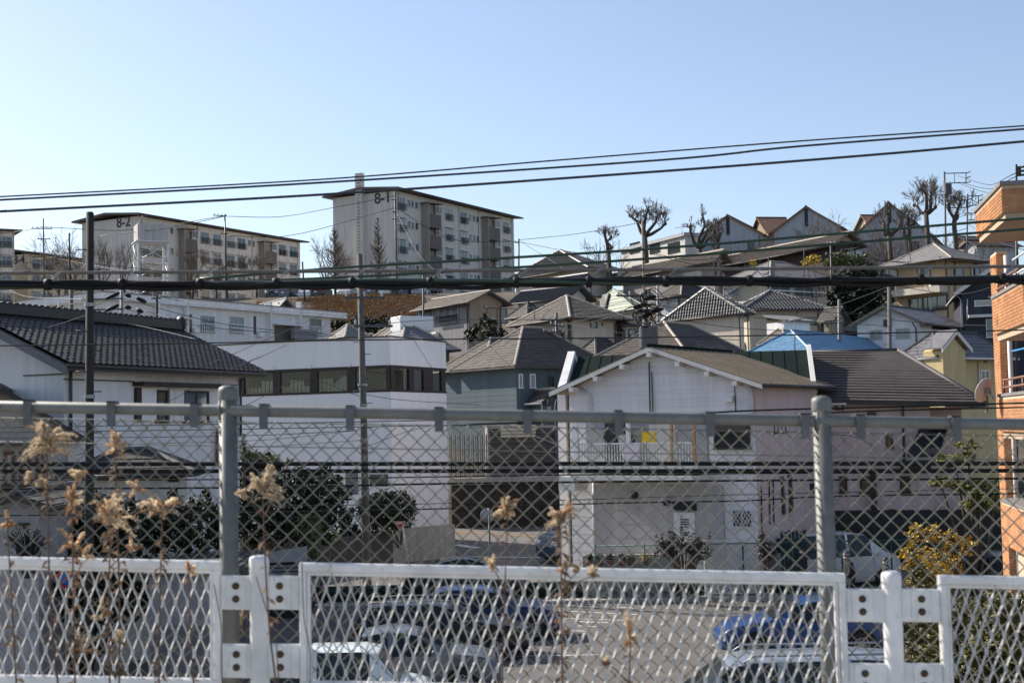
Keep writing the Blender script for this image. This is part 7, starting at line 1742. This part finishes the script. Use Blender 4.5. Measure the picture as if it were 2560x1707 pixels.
for (ua, ub) in panels:
    wb_ = lower - .028
    b = MB(); f1 = .027
    sbox(b, ua, wt - f1, ub, wt, -.018, .018); sbox(b, ua, wb_, ub, wb_ + .026, -.018, .018)
    sbox(b, ua, wb_ + .026, ua + .022, wt - f1, -.018, .018); sbox(b, ub - .022, wb_ + .026, ub, wt - f1, -.018, .018)
    # inner lip that clamps the mesh
    sbox(b, ua + .022, wt - f1 - .012, ub - .022, wt - f1 - .0005, -.008, .012, .002); sbox(b, ua + .0225, wb_ + .026, ua + .034, wt - f1 - .012, -.008, .012, .002); sbox(b, ub - .034, wb_ + .026, ub - .0225, wt - f1 - .012, -.008, .012, .002)
    pf = b.build('panel_frame', white_paint, t)
    b = MB(); m0, m1 = wb_ - .03, wt - f1 - .004; n = int((ub - ua - .05) / (Wx / 2)); off = ua + .025
    for i in range(n):
        pts = []; j = 0; w_ = m1 + .01; x0 = off + i * Wx / 2
        while w_ > m0:
            on = (i + j) % 2; u = x0 + (Wx / 2 if on else 0) + (-.0019 if on else .0019)
            if u < ub - .024: pts.append((U(u, w_, .001), on)); pts.append((U(u, w_ - bond, -.001), on))
            w_ -= Hx / 2; j += 1
        if len(pts) > 3:
            ribbon(b, pts)
    b.build('expanded_mesh', mesh_paint, pf)
rust = mat('rusty_bolt', (.10, .065, .035), .8, .2, noise=60, amt=.4)
pw = 23.5 * DW / F
for (px, e0, e1) in ((648, 552, 749), (2228, 2111, 2346)):
    u = wu(px, 1450); b = MB(); top_w = ww(px, 1388 if px < 1000 else 1427)
    prof = []
    c = U(u, 0, 0.0)
    b.tube([U(u, -1.3), U(u, top_w - .012)], pw, 24, cap=False); po = b.build('post', white_paint, t)
    b = MB(); b.lathe([(pw * 1.04, -.035), (pw * 1.05, -.002), (pw * .98, .010), (pw * .6, .016), (.001, .018)], 24, U(u, top_w - .016)); b.build('post_cap', white_paint, po)
    for (ya, yb) in (((1437, 1522), (1607, 1692)) if px < 1000 else ((1470, 1553), (1655, 1738))):
        for (xa, xb, bolt) in ((e0, px - 20, (e0 + 40)), (px + 20, e1, (e1 - 48))):
            um = (wu(xa) + wu(xb)) / 2
            b = MB(); wa, wb2 = ww((xa + xb) / 2, yb), ww((xa + xb) / 2, ya)
            sbox(b, wu(xa) + .0005, wa, wu(xb), wb2, -.012, -.004, .003)
            sg = wu(bolt); 
            br = b.build('bracket', white_paint, t)
            b = MB(); sbox(b, wu(bolt) - .032, wa + .003, wu(bolt) + .032, wb2 - .003, -.0165, -.0122, .002); b.build('bracket_plate', white_paint, br)
            for q in (.3, .68):
                b = MB(); w_ = wa + (wb2 - wa) * (1 - q); c = U(wu(bolt), w_, -.0165); n6 = 12
                ring = [(.0115, 0), (.0115, -.003), (.0085, -.0045), (.008, -.009), (.001, -.0095)]
                vs = []; fs = []
                for r_, d_ in ring:
                    for k in range(n6): a = 6.283 * k / n6; vs.append(c + Vector((r_ * math.cos(a), d_, r_ * math.sin(a))))
                for i in range(len(ring) - 1):
                    for k in range(n6): fs.append((i * n6 + k, i * n6 + (k + 1) % n6, (i + 1) * n6 + (k + 1) % n6, (i + 1) * n6 + k))
                b.add(vs, fs, 0, True); b.build('bolt', rust, br)

# ------------------------------------------------------------------ dead goldenrod in front of the fence
straw = translucent('dry_plume', (.88, .68, .48))
straw2 = translucent('dry_plume_brown', (.55, .33, .18))
stem_m = mat('dry_stem', (.13, .075, .045), .85, noise=30, amt=.4)
leaf_dry = translucent('dry_leaf', (.24, .15, .09), .5, .35, 30)
def fluff(b, pts, r, n):
    """one arching spray: fine bristles standing all round a curve, shorter towards its tip"""
    k = len(pts) - 1
    for i in range(n):
        t_ = random.random() ** .8; x = t_ * k; j = min(k - 1, int(x)); c = pts[j].lerp(pts[j + 1], x - j); ax = (pts[j + 1] - pts[j]).normalized()
        d = Vector((random.gauss(0, 1), random.gauss(0, 1), random.gauss(0, 1) + .5)); d = (d - ax * d.dot(ax)).normalized() + ax * random.uniform(.2, .9)
        L = r * random.uniform(.5, 1.3) * (1.15 - .7 * t_); o = d.orthogonal().normalized() * L * .13
        b.add([c - o, c + o, c + d * L + o * 1.3, c + d * L - o * 1.3], [(0, 1, 2, 3)])
def goldenrod(label, px, py, D, w, h, foot, seed, heavy=1.0, brown=.3, leaves_n=26, group='dead goldenrod stalks', side=()):
    """px, py: middle of the plume; w, h: its half size in the picture; foot: column where the stem leaves the picture"""
    random.seed(seed); t = thing('dead_goldenrod', label, 'dry plant', tuple(P(foot, 1900, D)), 0, group); O = t.location.copy(); sc = D / F
    top = P(px, py - h, D) - O; mid = P((px * 2 + foot) / 3, (py + 1900) / 2, D) - O; base = Vector((0, 0, -.35))
    path = catmull([base, Vector((0, 0, 0)), mid + Vector((random.uniform(-.01, .01), 0, 0)), P(px, py + h, D) - O, top], 8); b = MB(); k = len(path); b.tube(path, [.0042 * (1 - .75 * i / k) for i in range(k)], 6); st = b.build('stem', stem_m, t)
    f1, f2, sb = MB(), MB(), MB()
    nb = int(12 * heavy)
    def spray(c, sx, sz, cnt, r):
        for i in range(cnt):
            v = random.uniform(-.45, .35); p = c + Vector((random.uniform(-.12, .12) * sx, 0, v * sz)); ph = rad(random.choice((random.uniform(-35, 70), random.uniform(110, 215), random.uniform(50, 130)))); k_ = random.uniform(.6, 1.25)
            e = Vector((math.cos(ph) * sx, random.uniform(-.5, .5) * sx, math.sin(ph) * sz * 1.15)) * k_; bend = Vector((0, 0, .22 * sx))
            q = catmull([p, p + e * .4 + bend * .8, p + e * .8 + bend * .7, p + e * 1.1 - bend * random.uniform(-.2, .5)], 4)
            sb.tube(q, [.0013] + [.0008] * (len(q) - 1), 4, cap=False); (fluff(f1, q, r, 120) if random.random() > brown else fluff(f2, q, r * .9, 90))
    c = P(px, py, D) - O; spray(c, w * sc, h * sc, nb, .0075)
    for (sx, sy, s_) in side: 
        sc_ = P(sx, sy, D) - O; near = min(path, key=lambda p: abs(p.z - sc_.z + .06)); sb.tube([near, near.lerp(sc_, .6) + Vector((0, 0, .01)), sc_], [.002, .0016, .001], 4, cap=False); spray(sc_, s_ * sc, s_ * sc, 6, .007)
    f1.build('plume', straw, t); f2.build('brown_plume', straw2, t); sb.build('branch', stem_m, t)
    lb = MB()
    for i in range(leaves_n):
        p = path[random.randint(6, max(7, int(k * .8)))] + Vector((0, 0, random.uniform(-.03, .03))); a = random.uniform(0, 6.28); d = Vector((math.cos(a), math.sin(a) * .6, random.uniform(-1.0, .3))).normalized(); L = random.uniform(.014, .042); o = d.orthogonal().normalized() * L * .18
        q = p + d * L * .6; e = q + (d + Vector((0, 0, -1.1))).normalized() * L * .4 + o * random.uniform(-1, 1)
        lb.add([p, q - o, q + o, e], [(0, 1, 2), (1, 3, 2)])
    lb.build('foliage', leaf_dry, t)
goldenrod('tallest dead goldenrod with big pale plume at the far left', 118, 1118, 4.02, 60, 42, 162, 1, 2.2, .12, 60, side=((75, 1195, 16), (105, 1210, 16), (195, 1195, 22), (105, 1070, 10)))
goldenrod('dead goldenrod with small fluffy tip just right of the dark pole', 288, 1118, 4.06, 18, 26, 296, 2, .9, .2, 50, side=((310, 1118, 10), (345, 1225, 28), (290, 1270, 30)))
goldenrod('dead goldenrod with a wide ragged star plume over the mesh', 405, 1280, 4.0, 50, 26, 398, 3, 1.6, .35, 36)
goldenrod('dead goldenrod with branching plumes at the middle of the left panel', 275, 1300, 3.97, 50, 38, 280, 4, 1.9, .4, 90, side=((330, 1370, 18), (255, 1540, 24), (300, 1600, 16)))
goldenrod('brown leafy dead goldenrod between the tall and branching ones', 180, 1250, 4.0, 18, 46, 190, 5, 1.0, .6, 90, side=((185, 1370, 38), (215, 1395, 30), (205, 1620, 40)))
goldenrod('withered thin goldenrod stalk at the left border', 20, 1315, 4.03, 16, 24, 50, 6, .5, .8, 40)
goldenrod('dead goldenrod with a dense tan plume right of the left steel post', 658, 1225, 4.02, 42, 44, 712, 7, 2.0, .15, 14, side=((605, 1240, 12), (690, 1245, 14)))
goldenrod('dead goldenrod whose thin plume stands before the round sign', 1268, 1285, 4.02, 26, 36, 1252, 8, 1.3, .2, 12, side=((1230, 1420, 22),))
goldenrod('dark leafy dead goldenrod with a pale plume before the dark van', 1402, 1300, 4.0, 36, 32, 1412, 9, 1.6, .2, 110, side=((1418, 1430, 20), (1445, 1428, 14), (1482, 1440, 20)))
goldenrod('low dead goldenrod spike in the centre of the middle panel', 1575, 1600, 3.97, 16, 44, 1555, 10, 1.1, .4, 12, side=((1512, 1660, 14),))
goldenrod('short withered goldenrod by the left post bolts', 590, 1560, 4.6, 20, 60, 600, 11, 1.4, .6, 60)
goldenrod('small withered sprig on the white rail left of the post', 472, 1425, 4.0, 12, 18, 500, 12, .6, .5, 10)
for (pts, lab) in ((((640, 1440, 4.1), (665, 1520, 4.1), (690, 1600, 4.1), (700, 1800, 4.1)), 'thin brown vine looping across the left white post'), (((535, 1460, 4.1), (552, 1560, 4.1), (555, 1700, 4.1), (556, 1850, 4.1)), 'thin brown vine hanging along the left panel edge'), (((755, 1400, 4.1), (760, 1540, 4.1), (775, 1640, 4.1), (770, 1850, 4.1)), 'thin brown vine climbing the middle panel edge')):
    b = MB(); b.tube(catmull([P(*p) for p in pts], 8), .0016, 5); tag(b.build('vine', stem_m), lab, 'vine')
bpy.context.view_layer.update()
